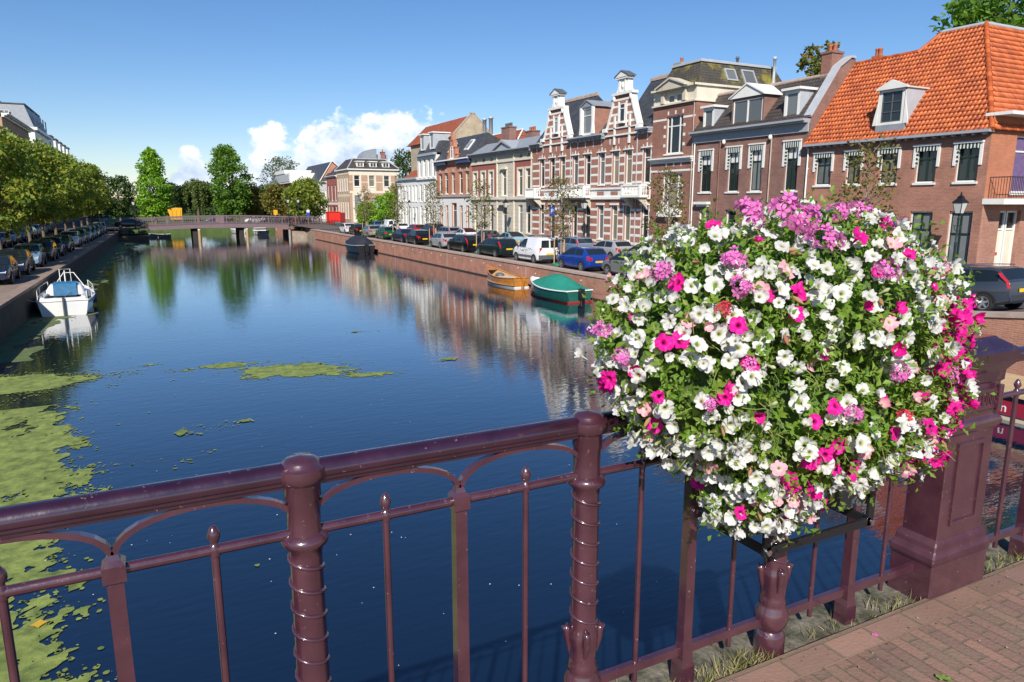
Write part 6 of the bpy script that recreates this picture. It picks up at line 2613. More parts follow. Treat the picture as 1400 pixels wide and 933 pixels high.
  if nm == 'gabled_house':
   gv = a + 0.2
   b.quad([(33.0, gv, h), (33.0, c + 14, h), (36.2, c + 14, 12.6), (36.2, gv, 12.6)], (-1, 0, 1))
   b.quad([(36.2, gv, 12.6), (36.2, c + 14, 12.6), (42, c + 14, h), (42, gv, h)], (1, 0, 1))
   b.build('roof', M['slate'], t)
   b = MB()
   b.prism([(33.2, gv + 0.05, h), (36.2, gv + 0.05, 12.4), (41.8, gv + 0.05, h)], (0, 0.3, 0))
   g = b.build('gable', M['brick_orb'], t)
   b = MB()
   for p, q in (((32.9, h), (36.2, 12.65)), ((42.1, h), (36.2, 12.65))):
    b.prism([(p[0], gv - 0.1, p[1]), (q[0], gv - 0.1, q[1]), (q[0], gv - 0.1, q[1] + 0.25), (p[0], gv - 0.1, p[1] + 0.25)], (0, 0.3, 0))
   b.build('bargeboard', M['white'], g)
  else:
   b.quad([(33.4, a, h + .3), (33.4, c, h + .3), (35.2, c, h + 2.2), (35.2, a, h + 2.2)], (-1, 0, 1))
   b.quad([(35.2, a, h + 2.2), (35.2, c, h + 2.2), (42, c, h + 2.2), (42, a, h + 2.2)], (0, 0, 1))
   for s, n in ((a, -1), (c, 1)):
    b.quad([(33.4, s, h + .3), (35.2, s, h + 2.2), (42, s, h + 2.2), (42, s, h)], (0, n, 0))
   b.build('roof', M['darktile'], t)
 t = thing('white_block', 'white flat roofed upper storey with long grey balcony front beyond the brick houses', 'building', (30, 175, 0))
 b = MB()
 b.box(30.2, 38, 166.5, 190, 0, 8.4)
 b.build('wall', M['brick_orb'], t)
 b = MB()
 b.box(29.4, 38, 166.2, 191, 8.4, 10.6)
 b.box(29.2, 38, 172, 192, 10.6, 11.4)
 b.build('parapet', M['white'], t)
 b = MB()
 b.box(29.3, 29.42, 167, 190, 8.7, 10.3)
 b.build('balcony_screen', M['zinc'], t)


def H_left():
 F = lambda u: Fac((u, 0, 0), (0, 1, 0), (1, 0, 0))
 specs = [('brick_house', 'shaded brick house behind the first trees of the left bank', 72, 96, 8.2, 'brick_dark', 8),
             ('brick_house', 'lower dark brick house behind the middle trees of the left bank', 96, 118, 7.6, 'brick_brown', 7)]
 for nm, lab, a, c, h, m, nw in specs:
  t = thing(nm, lab, 'house', (-16.5, (a + c) / 2, 0))
  S = F(-16.5)
  w = (c - a) / nw
  ops = [(a + w * (k + 0.3), a + w * (k + 0.7), z0, z1) for k in range(nw) for z0, z1 in ((0.8, 3.3), (4.6, 7.0))]
  b = MB()
  wall(b, S, a, c, -0.1, h, ops)
  shell(b, S, a, c, -0.1, h, 9)
  b.build('wall', M[m], t)
  for o in ops:
   window(t, S, o, 'white', 'glass', 'sash', sill='white')
  cornice(t, S, a, c, h, 0.3, 0.4, 'white')
 # nearer part of the grand block, seen over the tree tops
 t = thing('apartment_block', 'pale block with white eaves seen at the left edge above the trees', 'building', (-16.5, 138, 0))
 a, c, h = 121, 147.0, 15.6
 S = F(-16.2)
 ops = [(a + 1 + k * 2.6, a + 2.2 + k * 2.6, z0, z1) for k in range(10) for z0, z1 in ((9.2, 11.2), (12.3, 14.3))]
 b = MB()
 wall(b, S, a, c, -0.1, h, ops)
 shell(b, S, a, c, -0.1, h, 12)
 b.build('wall', M['brick_tan'], t)
 for o in ops:
  window(t, S, o, 'white', 'glass', 'sash', sill='white')
 cornice(t, S, a, c, h, 0.5, 0.9, 'white')
 b = MB()
 b.quad([(-15.6, a, h + .5), (-15.6, c, h + .5), (-18.4, c, h + 1.7), (-18.4, a, h + 1.7)], (1, 0, 1))
 b.quad([(-18.4, a, h + 1.7), (-18.4, c, h + 1.7), (-28, c, h + 1.7), (-28, a, h + 1.7)], (0, 0, 1))
 for s, n in ((a, -1), (c, 1)):
  b.quad([(-15.6, s, h + .5), (-18.4, s, h + 1.7), (-28, s, h + 1.7), (-28, s, h)], (0, n, 0))
 b.build('roof', M['slate'], t)
 t = thing('mansard_block', 'white block with tall grey mansard roof above the trees on the left', 'building', (-17, 160, 0))
 a, c, h = 153.5, 176.0, 16.6
 u0, u1 = -16.0, -29.0
 S = F(u0)
 G = Fac((u0, a, 0), (-1, 0, 0), (0, -1, 0))
 ops = [(a + 1.2 + k * 3.1, a + 2.8 + k * 3.1, z0, z1) for k in range(7) for z0, z1 in ((10.2, 12.4), (13.4, 15.4))]
 b = MB()
 wall(b, S, a, c, -0.1, h, ops, [(a, c, 12.7, 13.1, 1)])
 wall(b, G, 0, 13, -0.1, h, [(3, 4.2, 12.4, 14.2)], [(0, 13, 12.9, 13.2, 1)])
 b.quad([(u0, c, 0), (u1, c, 0), (u1, c, h), (u0, c, h)], (0, 1, 0))
 b.build('wall', [M['white'], M['brick_orb']], t)
 for o in ops:
  window(t, S, o, 'white', 'glass', 'cross', sill='white')
 window(t, G, (3, 4.2, 12.4, 14.2), 'white', 'glass', 'sash', sill='white')
 b = MB()
 b.box(u1, u0 + 0.5, a - 0.4, c + 0.2, h, h + 0.5)
 b.build('cornice', M['white'], t)
 b = MB()
 z0, z1 = h + 0.5, h + 4.3
 lo = [(u0, a, z0), (u0, c, z0), (u1, c, z0), (u1, a, z0)]
 hi = [(u0 - 1.2, a + 0.6, z1), (u0 - 1.2, c - 1, z1), (u1 + 1, c - 1, z1), (u1 + 1, a + 0.6, z1)]
 for k, n in enumerate(((1, 0, .3), (0, 1, .3), (-1, 0, .3), (0, -1, .3))):
  k2 = (k + 1) % 4
  b.quad([lo[k], lo[k2], hi[k2], hi[k]], n)
 b.quad(hi, (0, 0, 1))
 rf = b.build('roof', M['lead'], t)
 b = MB()
 b.box(u1 + 1, u0 - 1.0, a + 0.5, c - 0.9, z1, z1 + 0.22)
 b.box(u1 + 3, u0 - 5, a + 2, c - 5, z1 + 0.22, z1 + 0.8)
 b.build('roof_edge', M['slate'], rf)
 window(rf, Fac((u0, a + 0.1, 0), (-1, 0, 0), (0, -1, 0)), (3.4, 4.7, z0 + 1.0, z0 + 2.7), 'white', 'glass', 'pair', sill='lead', reveal=-0.05, name='dormer_window')
 for k in range(5):
  s = a + 2.5 + k * 4
  window(rf, Fac((u0 - 0.1, 0, 0), (0, 1, 0), (1, 0, 0)), (s, s + 1.4, z0 + 0.8, z0 + 2.7), 'white', 'glass', 'cross', sill='lead', reveal=-0.05, name='dormer_window')
 t = thing('terrace_block', 'long terrace with white dormer storey receding on the left above the trees', 'building', (-17, 200, 0))
 a, c, h = 178.0, 226.0, 15.0
 S = F(-16.2)
 b = MB()
 ops = [(a + 1.5 + k * 4, a + 3.3 + k * 4, z0, z1) for k in range(11) for z0, z1 in ((9.0, 11.2), (12.2, 14.2))]
 wall(b, S, a, c, -0.1, h, ops, [(a, c, 11.5, 12, 1)])
 shell(b, S, a, c, -0.1, h, 11)
 b.build('wall', [M['brick_brown'], M['white']], t)
 for o in ops:
  window(t, S, o, 'white', 'glass', 'sash', sill='white')
 cornice(t, S, a, c, h, 0.4, 0.5, 'white')
 b = MB()
 for k in range(5):
  s = a + 2 + k * 9.4
  b.box(-22, -16.1, s, s + 4.6, h + 0.4, h + 2.6)
 b.build('roof_storey', M['white'], t)
 b = MB()
 for k in range(5):
  s = a + 2 + k * 9.4
  b.box(-22.2, -15.9, s - 0.2, s + 4.8, h + 2.6, h + 2.9)
 b.box(-26, -16.9, a, c, h + 0.4, h + 1.2)
 b.build('roof', M['slate'], t)


for f in (H_orange, H_dark, H_brown, H_striped, H_tan, H_orb, H_white, H_behind, H_far, H_left):
 f()

# ================================================================== CARS
def interp(kn, y):
 if y <= kn[0][0]:
  return kn[0][1]
 for (a, za), (b_, zb) in zip(kn[:-1], kn[1:]):
  if a <= y <= b_:
   f = (y - a) / (b_ - a) if b_ > a else 0
   return za + (zb - za) * f
 return kn[-1][1]


CARS = {
 # length, width, belt line, top line (y from rear to front), rear glass y-range, roof y-range, windscreen y-range, side glass y-range, pillars
 'hatchback': dict(L=3.95, W=1.70, belt=[(-2, .98), (2, .90)], top=[(-1.975, .55), (-1.95, .94), (-1.84, 1.02), (-1.42, 1.38), (-1.2, 1.44), (-.6, 1.475), (0.0, 1.465), (.3, 1.41), (1.08, 1.0), (1.25, .95), (1.72, .80), (1.9, .68), (1.975, .52)],
                      rear=(-1.80, -1.44), ws=(.34, 1.02), side=(-1.35, .86), pil=[-.42]),
 'estate': dict(L=4.65, W=1.78, belt=[(-2.4, .98), (2.4, .92)], top=[(-2.325, .55), (-2.30, .95), (-2.24, 1.02), (-1.96, 1.38), (-1.75, 1.445), (-.8, 1.48), (.1, 1.465), (.42, 1.41), (1.22, 1.0), (1.4, .95), (2.0, .83), (2.22, .70), (2.325, .52)],
                   rear=(-2.22, -1.97), ws=(.46, 1.16), side=(-2.02, .98), pil=[-1.1, -.25]),
 'saloon': dict(L=4.5, W=1.76, belt=[(-2.3, .95), (2.3, .88)], top=[(-2.25, .55), (-2.22, .90), (-2.1, .98), (-1.55, 1.03), (-.85, 1.36), (-.6, 1.41), (-.2, 1.435), (.15, 1.42), (.4, 1.37), (1.18, .97), (1.35, .93), (2.0, .80), (2.16, .68), (2.25, .5)],
                   rear=(-1.48, -.90), ws=(.44, 1.12), side=(-1.25, .94), pil=[-.22]),
 'van': dict(L=4.12, W=1.74, belt=[(-2.1, 1.08), (2.1, 1.04)], top=[(-2.06, .55), (-2.05, 1.1), (-2.0, 1.68), (-1.85, 1.78), (-1.2, 1.81), (.1, 1.80), (.42, 1.74), (1.12, 1.2), (1.3, 1.12), (1.8, .92), (1.98, .74), (2.06, .52)],
    rear=(-2.045, -2.01), ws=(.47, 1.07), side=(-.15, .95), pil=[]),
 'suv': dict(L=4.5, W=1.82, belt=[(-2.3, 1.08), (2.3, 1.04)], top=[(-2.25, .6), (-2.23, 1.06), (-2.16, 1.14), (-1.95, 1.6), (-1.75, 1.68), (-.7, 1.71), (.1, 1.70), (.4, 1.64), (1.1, 1.16), (1.3, 1.10), (1.98, 1.0), (2.17, .85), (2.25, .6)],
    rear=(-2.14, -1.97), ws=(.44, 1.05), side=(-1.95, .9), pil=[-1.0, -.25]),
 'small_car': dict(L=3.6, W=1.64, belt=[(-1.8, .96), (1.8, .90)], top=[(-1.8, .5), (-1.77, .84), (-1.62, .98), (-1.0, 1.33), (-.7, 1.41), (-.3, 1.445), (.1, 1.43), (.35, 1.37), (.98, .98), (1.15, .93), (1.6, .78), (1.74, .66), (1.8, .5)],
                      rear=(-1.52, -1.04), ws=(.38, .93), side=(-1.05, .80), pil=[-.4]),
}
CARPROTO = {}


def car_section(c, y):
 Ln, W = c['L'], c['W']
 zt = interp(c['top'], y)
 belt = min(interp(c['belt'], y), zt - 0.035)
 t = abs(y) / (Ln / 2)
 w = W / 2
 if t > 0.62:
  w *= 1 - 0.17 * ((t - 0.62) / 0.38) ** 2.2
 zb = 0.20 + (0.10 * max(0, (t - 0.8) / 0.2))
 belt = max(belt, zb + 0.2)
 zt = max(zt, belt + 0.03)
 hgt = zt - belt
 wr = w * 0.965 - 0.30 * hgt
 if hgt < 0.09:
  wr = w * 0.93
 zm = zb + (belt - zb) * 0.55
 half = [(0.0, zb), (w * 0.86, zb), (w * 0.965, zb + 0.08), (w * 0.995, zm - 0.1), (w * 1.0, zm), (w * 0.985, belt - 0.06), (w * 0.955, belt),
   (wr + (w * 0.955 - wr) * 0.04, zt - min(.055, hgt * .45)), (wr - 0.05, zt - min(.018, hgt * .15)), (wr * 0.5, zt - 0.002), (0.0, zt)]
 return half, w, wr, belt, zt, zb


def make_car(kind):
 c = CARS[kind]
 Ln, W = c['L'], c['W']
 ys = sorted(set([round(k[0], 3) for k in c['top']] + [round(-Ln / 2 + Ln * i / 30, 3) for i in range(31)]))
 t = thing('parked_car', 'car', 'car')
 b = MB()
 rings = []
 for y in ys:
  h = car_section(c, y)[0]
  ring = [(x, y, z) for x, z in h] + [(-x, y, z) for x, z in reversed(h[1:-1])]
  rings.append(ring)
 b.loft(rings)
 b.build('body', paint('grey', (0.2, 0.2, 0.2)), t, recalc=True, sharp=28)
 # glass
 def off_top(y0, y1, n, wf, name, dz=0.008):
  g = MB()
  rr = []
  for i in range(n + 1):
   y = y0 + (y1 - y0) * i / n
   _, w, wr, belt, zt, _ = car_section(c, y)
   e = 0.02
   sl = (car_section(c, y + e)[4] - car_section(c, y - e)[4]) / (2 * e)
   nn = Vector((0, -sl, 1)).normalized() * dz
   f = wr * wf
   hg = zt - belt
   drop = min(.018, hg * .15)
   rr.append([Vector((x, y, zt - (drop * 1.0 if abs(x) > wr * .7 else 0.002))) + nn for x in (-f, -f * .5, 0, f * .5, f)])
  for a, d in zip(rr[:-1], rr[1:]):
   for k in range(4):
    g.quad([a[k], a[k + 1], d[k + 1], d[k]], (0, -(1 if y1 < 0 else -1) * 0.6, 1))
  return g.build(name, M['carglass'], t)
 off_top(c['ws'][0], c['ws'][1], 6, 0.93, 'windscreen')
 if kind == 'van':
  g = MB()
  z0, z1 = 1.12, 1.62
  for sx in (-1, 1):
   g.quad([(sx * .06, -2.062, z0), (sx * .68, -2.055, z0), (sx * .64, -2.03, z1), (sx * .06, -2.03, z1)], (0, -1, 0))
  g.build('rear_window', M['carglass'], t)
 else:
  off_top(c['rear'][0], c['rear'][1], 5, 0.90, 'rear_window')
 for sx in (-1, 1):
  g = MB()
  edges = [c['side'][0]] + [p for p in c['pil']] + [c['side'][1]]
  for a, d in zip(edges[:-1], edges[1:]):
   n = 8
   a2, d2 = a + 0.035, d - 0.035
   row = []
   for i in range(n + 1):
    y = a2 + (d2 - a2) * i / n
    _, w, wr, belt, zt, _ = car_section(c, y)
    p0 = Vector((w * 0.955, y, belt))
    p1 = Vector((wr + (w * 0.955 - wr) * 0.04, y, zt - min(.055, (zt - belt) * .45)))
    hg = (zt - belt)
    lo, hi = 0.05, 0.90
    if hg < 0.14:
     lo, hi = 0.05, 0.06
    out = Vector((1, 0, 0.3)).normalized() * 0.007
    q0, q1 = p0.lerp(p1, lo) + out, p0.lerp(p1, hi) + out
    row.append((Vector((sx * q0.x, q0.y, q0.z)), Vector((sx * q1.x, q1.y, q1.z))))
   for p, q in zip(row[:-1], row[1:]):
    g.quad([p[0], q[0], q[1], p[1]], (sx, 0, 0))
  g.build('side_windows', M['carglass'], t)
 # wheels
 rw = 0.33 if kind in ('suv',) else 0.305
 for yw in (Ln / 2 - 0.80, -Ln / 2 + 0.74):
  for sx in (-1, 1):
   b = MB()
   x1 = sx * (W / 2 + 0.012)
   x0 = sx * (W / 2 - 0.19)
   n = 22
   prof = [(x0, rw - 0.02), (x0 + (x1 - x0) * .15, rw), (x0 + (x1 - x0) * .85, rw), (x1, rw - 0.03), (x1, rw * 0.66)]
   rings = [[(x, yw + r * math.cos(2 * math.pi * k / n), rw + r * math.sin(2 * math.pi * k / n)) for k in range(n)] for x, r in prof]
   b.loft(rings)
   wh = b.build('wheel', M['rubber'], t, recalc=True, sharp=40)
   r_ = MB()
   xr = x1 + sx * 0.002
   r_.loft([[(xr - sx * d, yw + r * math.cos(2 * math.pi * k / n), rw + r * math.sin(2 * math.pi * k / n)) for k in range(n)] for d, r in ((0, rw * .68), (0.0, rw * .60), (0.035, rw * .56))], cap=False)
   for k in range(5):
    a = 2 * math.pi * k / 5 + 0.3
    d = Vector((0, math.cos(a), math.sin(a)))
    s = Vector((0, -math.sin(a), math.cos(a)))
    cc = Vector((xr, yw, rw))
    p = [cc + d * rw * .08 - s * .035, cc + d * rw * .62 - s * .028, cc + d * rw * .62 + s * .028, cc + d * rw * .08 + s * .035]
    r_.prism([q - Vector((sx * .012, 0, 0)) for q in p], (sx * .012, 0, 0))
   r_.loft([[(xr - sx * .01 + sx * d, yw + r * math.cos(2 * math.pi * k / 12), rw + r * math.sin(2 * math.pi * k / 12)) for k in range(12)] for d, r in ((0, .065), (.012, .055))])
   r_.build('rim', M['alloy'], wh, recalc=True)
   k_ = MB()
   pts = [(sx * (W / 2 + 0.004), yw + (rw + .065) * math.cos(math.pi * i / 16), max(0.2, rw + (rw + .065) * math.sin(math.pi * i / 16))) for i in range(17)]
   k_.quad(pts, (sx, 0, 0))
   k_.build('wheel_arch_shade', M['arch'], wh)  # black half disc on the closed body side, shade put into colour
 zt_l = 0.70 if kind not in ('suv', 'van') else 0.86
 yf, yr = Ln / 2, -Ln / 2
 def lens(name, m, sx, y, z0, z1, xa, xb, wrap):
  b = MB()
  sg = 1 if y > 0 else -1
  sec = lambda yy: car_section(c, yy)
  o = 0.012
  n = 5
  for i in range(n):
   za, zb2 = z0 + (z1 - z0) * i / n, z0 + (z1 - z0) * (i + 1) / n
   ring = []
   for zz in (za, zb2):
    # depth of the nose or tail at this height
    yy = y
    for s in range(60):
     if interp(c['top'], yy) >= zz + 0.01:
      break
     yy -= sg * 0.02
    w = sec(yy)[1]
    ring.append([Vector((sx * xa * w, yy + sg * o, zz)), Vector((sx * xb * w, yy + sg * o, zz)), Vector((sx * (sec(yy - sg * wrap)[1] * 0.99 + o), yy - sg * wrap, zz))])
   for k in range(2):
    b.quad([ring[0][k], ring[0][k + 1], ring[1][k + 1], ring[1][k]], (sx * 0.3, sg, 0.1))
  return b.build(name, m, t)
 for sx in (-1, 1):
  lens('headlight', M['clearlens'], sx, yf, 0.60 if kind != 'suv' else 0.78, 0.72 if kind != 'suv' else 0.95, 0.50, 0.93, 0.22)
  if kind == 'estate':
   lens('tail_light', M['redlens'], sx, yr, 0.76, 1.26, 0.91, 0.98, 0.05)
  elif kind == 'van':
   lens('tail_light', M['redlens'], sx, yr, 0.72, 1.12, 0.85, 0.98, 0.07)
  else:
   lens('tail_light', M['redlens'], sx, yr, 0.68, 0.95 if kind != 'suv' else 1.2, 0.66, 0.97, 0.16)
 for y, sg in ((yf, 1), (yr, -1)):
  b = MB()
  z0 = 0.40 if sg > 0 else (0.56 if kind in ('hatchback', 'small_car') else 0.62)
  b.prism([(-.26, y + sg * .012, z0), (.26, y + sg * .012, z0), (.26, y + sg * .012, z0 + .115), (-.26, y + sg * .012, z0 + .115)], (0, sg * .008, 0))
  b.build('number_plate', M['plate'], t)
 b = MB()
 b.prism([(-.42, yf + .004, .46), (.42, yf + .004, .46), (.40, yf + .004, .62), (-.40, yf + .004, .62)], (0, .008, 0)) if False else b.prism([(-.45, yf + .004, .30), (.45, yf + .004, .30), (.45, yf + .004, .385), (-.45, yf + .004, .385)], (0, .008, 0))
 b.prism([(-.40, yf + .003, .535), (.40, yf + .003, .535), (.40, yf + .003, .59), (-.40, yf + .003, .59)], (0, .007, 0))
 b.prism([(-.6, yr - .004, .28), (.6, yr - .004, .28), (.62, yr - .004, .36), (-.62, yr - .004, .36)], (0, -.008, 0))
 b.build('grille', M['black'], t)
 for sx in (-1, 1):
  b = MB()
  ym = c['side'][1] - 0.10
  _, w, wr, belt, zt, _ = car_section(c, ym)
  b.blob((sx * (w + 0.09), ym, belt + 0.07), (0.10, 0.05, 0.07), nu=8, nv=6)
  b.build('mirror', M['black'], t)
  b = MB()
  for yh in ([c['pil'][0] + .12 if c['pil'] else .1] + ([c['pil'][1] + .12] if len(c['pil']) > 1 else [])):
   b.box(sx * (W / 2 - .005), sx * (W / 2 + .02), yh, yh + .17, .83, .855)
  # door seams
  for yh in (c['side'][1] - .02, c['pil'][-1] if c['pil'] else -.2):
   b.box(sx * (W / 2 - .02), sx * (W / 2 + .0035), yh - .006, yh + .006, .32, .86)
  b.build('door_handles', M['black'], t)
 if kind in ('estate', 'suv'):
  b = MB()
  for sx in (-1, 1):
   pts = []
   for y in (-1.7, -1.2, -.5, .15):
    _, w, wr, belt, zt, _ = car_section(c, y)
    pts.append((sx * (wr - .05), y, zt + .035))
   b.tube(pts, 0.016, 6)
  b.build('roof_rails', M['chrome'], t)
 return t


def place_car(kind, u, v, col, pname, label, group, facing=0.0, metal=0.25, z=0.0, cat='car', tilt=0.0):
 if kind not in CARPROTO:
  o = make_car(kind)
  CARPROTO[kind] = o
  o.location = (u, v, z)
  o.rotation_euler = (tilt, 0, facing)
  o['label'] = label
  o['group'] = group
  o['category'] = cat
 else:
  o = dup(CARPROTO[kind], (u, v, z), facing, label, group, cat=cat)
  o.rotation_euler = (tilt, 0, facing)
 p = paint(pname, col, metal)
 for ch in o.children:
  if ch.name.split('.')[0] == 'body':
   ch.material_slots[0].link = 'OBJECT'
   ch.material_slots[0].material = p
 return o


BLACK, NAVY, BLUE, LBLUE, SILVER, GREYC, WHITE, GREEN, RED, BGREY = ((0.008, 0.008, 0.010), (0.010, 0.016, 0.045), (0.010, 0.055, 0.33), (0.22, 0.36, 0.47), (0.42, 0.43, 0.45),
                                                                     (0.10, 0.105, 0.115), (0.72, 0.73, 0.74), (0.01, 0.10, 0.055), (0.35, 0.012, 0.012), (0.17, 0.22, 0.32))
PI = math.pi


def build_cars():
 g1 = 'cars parked along the right quay edge'
 rng = random.Random(2)
 row1 = [
  ('hatchback', 33.2, GREYC, 'grey', 'dark grey hatchback half hidden by the flowers, nearest in the right quay row'),
  ('hatchback', 38.2, BLUE, 'blue', 'bright blue hatchback above the green covered boat'),
  ('van', 44.6, WHITE, 'white', 'white delivery van above the wooden rowing boat'),
  ('estate', 50.9, (0.008, 0.022, 0.022), 'darkgreen', 'very dark green estate car just beyond the white van'),
  ('estate', 57.2, BLACK, 'black', 'black estate car beyond the dark green estate on the quay'),
  ('hatchback', 62.1, SILVER, 'silver', 'silver hatchback third beyond the white van on the quay'),
  ('hatchback', 69.0, BLACK, 'black', 'black hatchback just beyond a staked sapling, before the navy saloon'),
  ('saloon', 73.5, NAVY, 'navy', 'navy saloon on the quay between a black hatchback and a green car'),
  ('hatchback', 80.2, GREEN, 'green', 'bottle green hatchback in the far part of the right quay row'),
  ('hatchback', 86.0, (0.30, 0.31, 0.27), 'sand', 'dull silver hatchback just beyond the green hatchback'),
  ('hatchback', 92.0, BLACK, 'black', 'black hatchback second from the far end of the quay row'),
  ('saloon', 97.2, WHITE, 'white', 'white saloon at the far end of the right quay row'),
 ]
 for k, v, c, n, lab in row1:
  place_car(k, 24.52 + rng.uniform(-.08, .08), v, c, n, lab, g1, rng.uniform(-.02, .02), cat='van' if k == 'van' else 'car', metal=0.0 if c == WHITE else 0.3)
  if k == 'van':
   van = bpy.data.objects[CARPROTO['van'].name]
   b = MB()
   x = -CARS['van']['W'] / 2 - .006
   q = random.Random(5)
   for s in range(7):
    y0, z0 = q.uniform(-1.1, .2), q.uniform(.75, 1.15)
    b.tube([(x, y0, z0), (x, y0 + .15, z0 + .12), (x, y0 + .32, z0 + .02), (x, y0 + .55, z0 + .14)], .012, 4)
   gr = b.build('side_graphic', M['darkgrey'], None)
   gr.parent = van
   b = MB()
   b.box(-.86, .86, -2.085, -2.02, .34, .62)
   b.box(-.885, -.865, -1.0, .95, .42, .56)
   gr = b.build('grey_trim', M['darkgrey'], None)
   gr.parent = van
 g2 = 'cars parked before the houses on the right'
 row2 = [
  ('saloon', 39.6, NAVY, 'navy', 'dark saloon by the house fronts, nearest of that row beside the flowers'),
  ('hatchback', 44.2, SILVER, 'silver', 'silver hatchback before the striped house, behind the blue hatchback'),
  ('estate', 49.6, (0.17, 0.25, 0.36), 'steelblue', 'steel blue estate car before the striped house'),
  ('saloon', 55.2, GREYC, 'grey', 'dark grey saloon mostly hidden behind the white van'),
  ('small_car', 60.7, (0.30, 0.50, 0.60), 'lightblue', 'pale blue convertible with dark roof before the beige house'),
  ('saloon', 66.0, NAVY, 'navy', 'navy saloon before the beige classical house'),
  ('small_car', 71.6, WHITE, 'white', 'small white car with dark red roof before the beige house'),
  ('estate', 76.6, (0.25, 0.30, 0.38), 'paleblue', 'blue grey estate before the orange brick house'),
  ('suv', 81.7, NAVY, 'navy', 'tall dark blue off-roader before the orange brick house'),
  ('hatchback', 87.2, RED, 'red', 'dark red hatchback before the white houses'),
  ('hatchback', 94.3, WHITE, 'white', 'white hatchback parked before the low white house'),
  ('van', 98.9, WHITE, 'white', 'white van parked beside the garden hedge'),
  ('hatchback', 105.2, (0.05, 0.12, 0.30), 'midblue', 'mid blue hatchback at the far end of the house row'),
 ]
 for k, v, c, n, lab in row2:
  o = place_car(k, 30.75 + rng.uniform(-.08, .08), v, c, n, lab, g2, rng.uniform(-.02, .02), cat='van' if k == 'van' else 'car', metal=0.0 if c == WHITE else 0.3)
  if 'convertible' in lab or 'dark red roof' in lab:
   b = MB()
   cc = CARS['small_car']
   rr = []
   for i in range(15):
    y = -1.5 + 1.8 * i / 14
    _, w, wr, belt, zt, _ = car_section(cc, y)
    rr.append([(-wr * .99, y, zt - .04), (-wr * .8, y, zt + .006), (0, y, zt + .012), (wr * .8, y, zt + .006), (wr * .99, y, zt - .04)])
   for a, d in zip(rr[:-1], rr[1:]):
    for q in range(4):
     b.quad([a[q], a[q + 1], d[q + 1], d[q]], (0, 0, 1))
   m = mk('soft_top', (0.012, 0.014, 0.02) if 'convertible' in lab else (0.16, 0.012, 0.02), 0.8)
   s = b.build('soft_top', m, None)
   s.parent = o
 # the estate near the bridge, the street rises there
 place_car('estate', 24.75, 14.9, (0.042, 0.048, 0.064), 'slate', 'dark blue grey estate with roof rails right of the flowers, above the brick parapet', g1, 0.0, z=ramp_z(14.9) + 0.005, tilt=-math.atan((ramp_z(13.9) - ramp_z(15.9)) / 2.0))
 # left bank: noses towards us
 g3 = 'cars parked along the left quay edge'
 cols = [('saloon', NAVY, 'navy', 'navy saloon'), ('saloon', NAVY, 'navy', 'navy saloon'), ('hatchback', (0.20, 0.33, 0.45), 'iceblue', 'pale blue hatchback'), ('hatchback', BLACK, 'black', 'black hatchback'),
   ('hatchback', (0.03, 0.045, 0.07), 'slate2', 'slate blue hatchback'), ('saloon', (0.03, 0.045, 0.07), 'slate2', 'slate blue saloon'), ('hatchback', WHITE, 'white', 'white hatchback'), ('hatchback', GREYC, 'grey', 'grey hatchback'),
   ('estate', SILVER, 'silver', 'silver estate'), ('hatchback', BGREY, 'bluegrey', 'blue grey hatchback'), ('saloon', SILVER, 'silver', 'silver saloon'), ('hatchback', NAVY, 'navy', 'navy hatchback'), ('hatchback', SILVER, 'silver', 'silver hatchback')]
 vs = [46.2, 51.4, 56.9, 62.0, 67.4, 72.6, 80.6, 86.0, 92.0, 97.6, 103.0, 108.4, 114.0]
 for i, (v, (k, c, n, lab)) in enumerate(zip(vs, cols)):
  place_car(k, QL(v) - 1.95 + rng.uniform(-.08, .08), v, c, n, '%s, %s from the near end of the left quay row' % (lab, ORD(i)), g3, PI + rng.uniform(-.03, .03), metal=0.0 if c == WHITE else 0.3, z=0.004)
 g4 = 'cars parked on the far side of the left street'
 cols = [('hatchback', RED, 'red', 'dark red hatchback'), ('saloon', NAVY, 'navy', 'navy saloon'), ('saloon', (0.03, 0.045, 0.07), 'slate2', 'slate blue saloon'), ('estate', BGREY, 'bluegrey', 'blue grey estate'), ('hatchback', (0.02, 0.06, 0.2), 'royal', 'royal blue hatchback'),
   ('saloon', BLACK, 'black', 'black saloon'), ('hatchback', SILVER, 'silver', 'silver hatchback'), ('van', WHITE, 'white', 'white van'), ('hatchback', NAVY, 'navy', 'navy hatchback')]
 for i, (k, c, n, lab) in enumerate(cols):
  v = 69.5 + 6.2 * i
  place_car(k, -12.6 + rng.uniform(-.1, .1), v, c, n, '%s, %s in the second row under the left trees' % (lab, ORD(i)), g4, PI + rng.uniform(-.03, .03), metal=0.0 if c == WHITE else 0.3, cat='van' if k == 'van' else 'car')
 # far side of the canal bridge
 g5 = 'cars at the far bridge'
 place_car('saloon', -1.9, 123.6, BLACK, 'black', 'black saloon turning onto the far bridge at its left end', g5, -PI / 2, z=0.32)
 place_car('hatchback', -7.5, 139.0, RED, 'red', 'red car beyond the left end of the far bridge', g5, PI)
 for i, (u, v, k, c, n, lab) in enumerate(((19.5, 151.5, 'hatchback', WHITE, 'white', 'white hatchback beyond the tall tree at the far bridge'), (23.0, 151.5, 'saloon', GREYC, 'grey', 'grey saloon beyond the far bridge'),
                                              (26.5, 142, 'hatchback', RED, 'red', 'red hatchback beyond the right end of the far bridge'), (12.5, 151.5, 'saloon', NAVY, 'navy', 'navy saloon left of the tall tree base beyond the bridge'))):
  place_car(k, u, v, c, n, lab, g5, PI / 2, z=0.0)


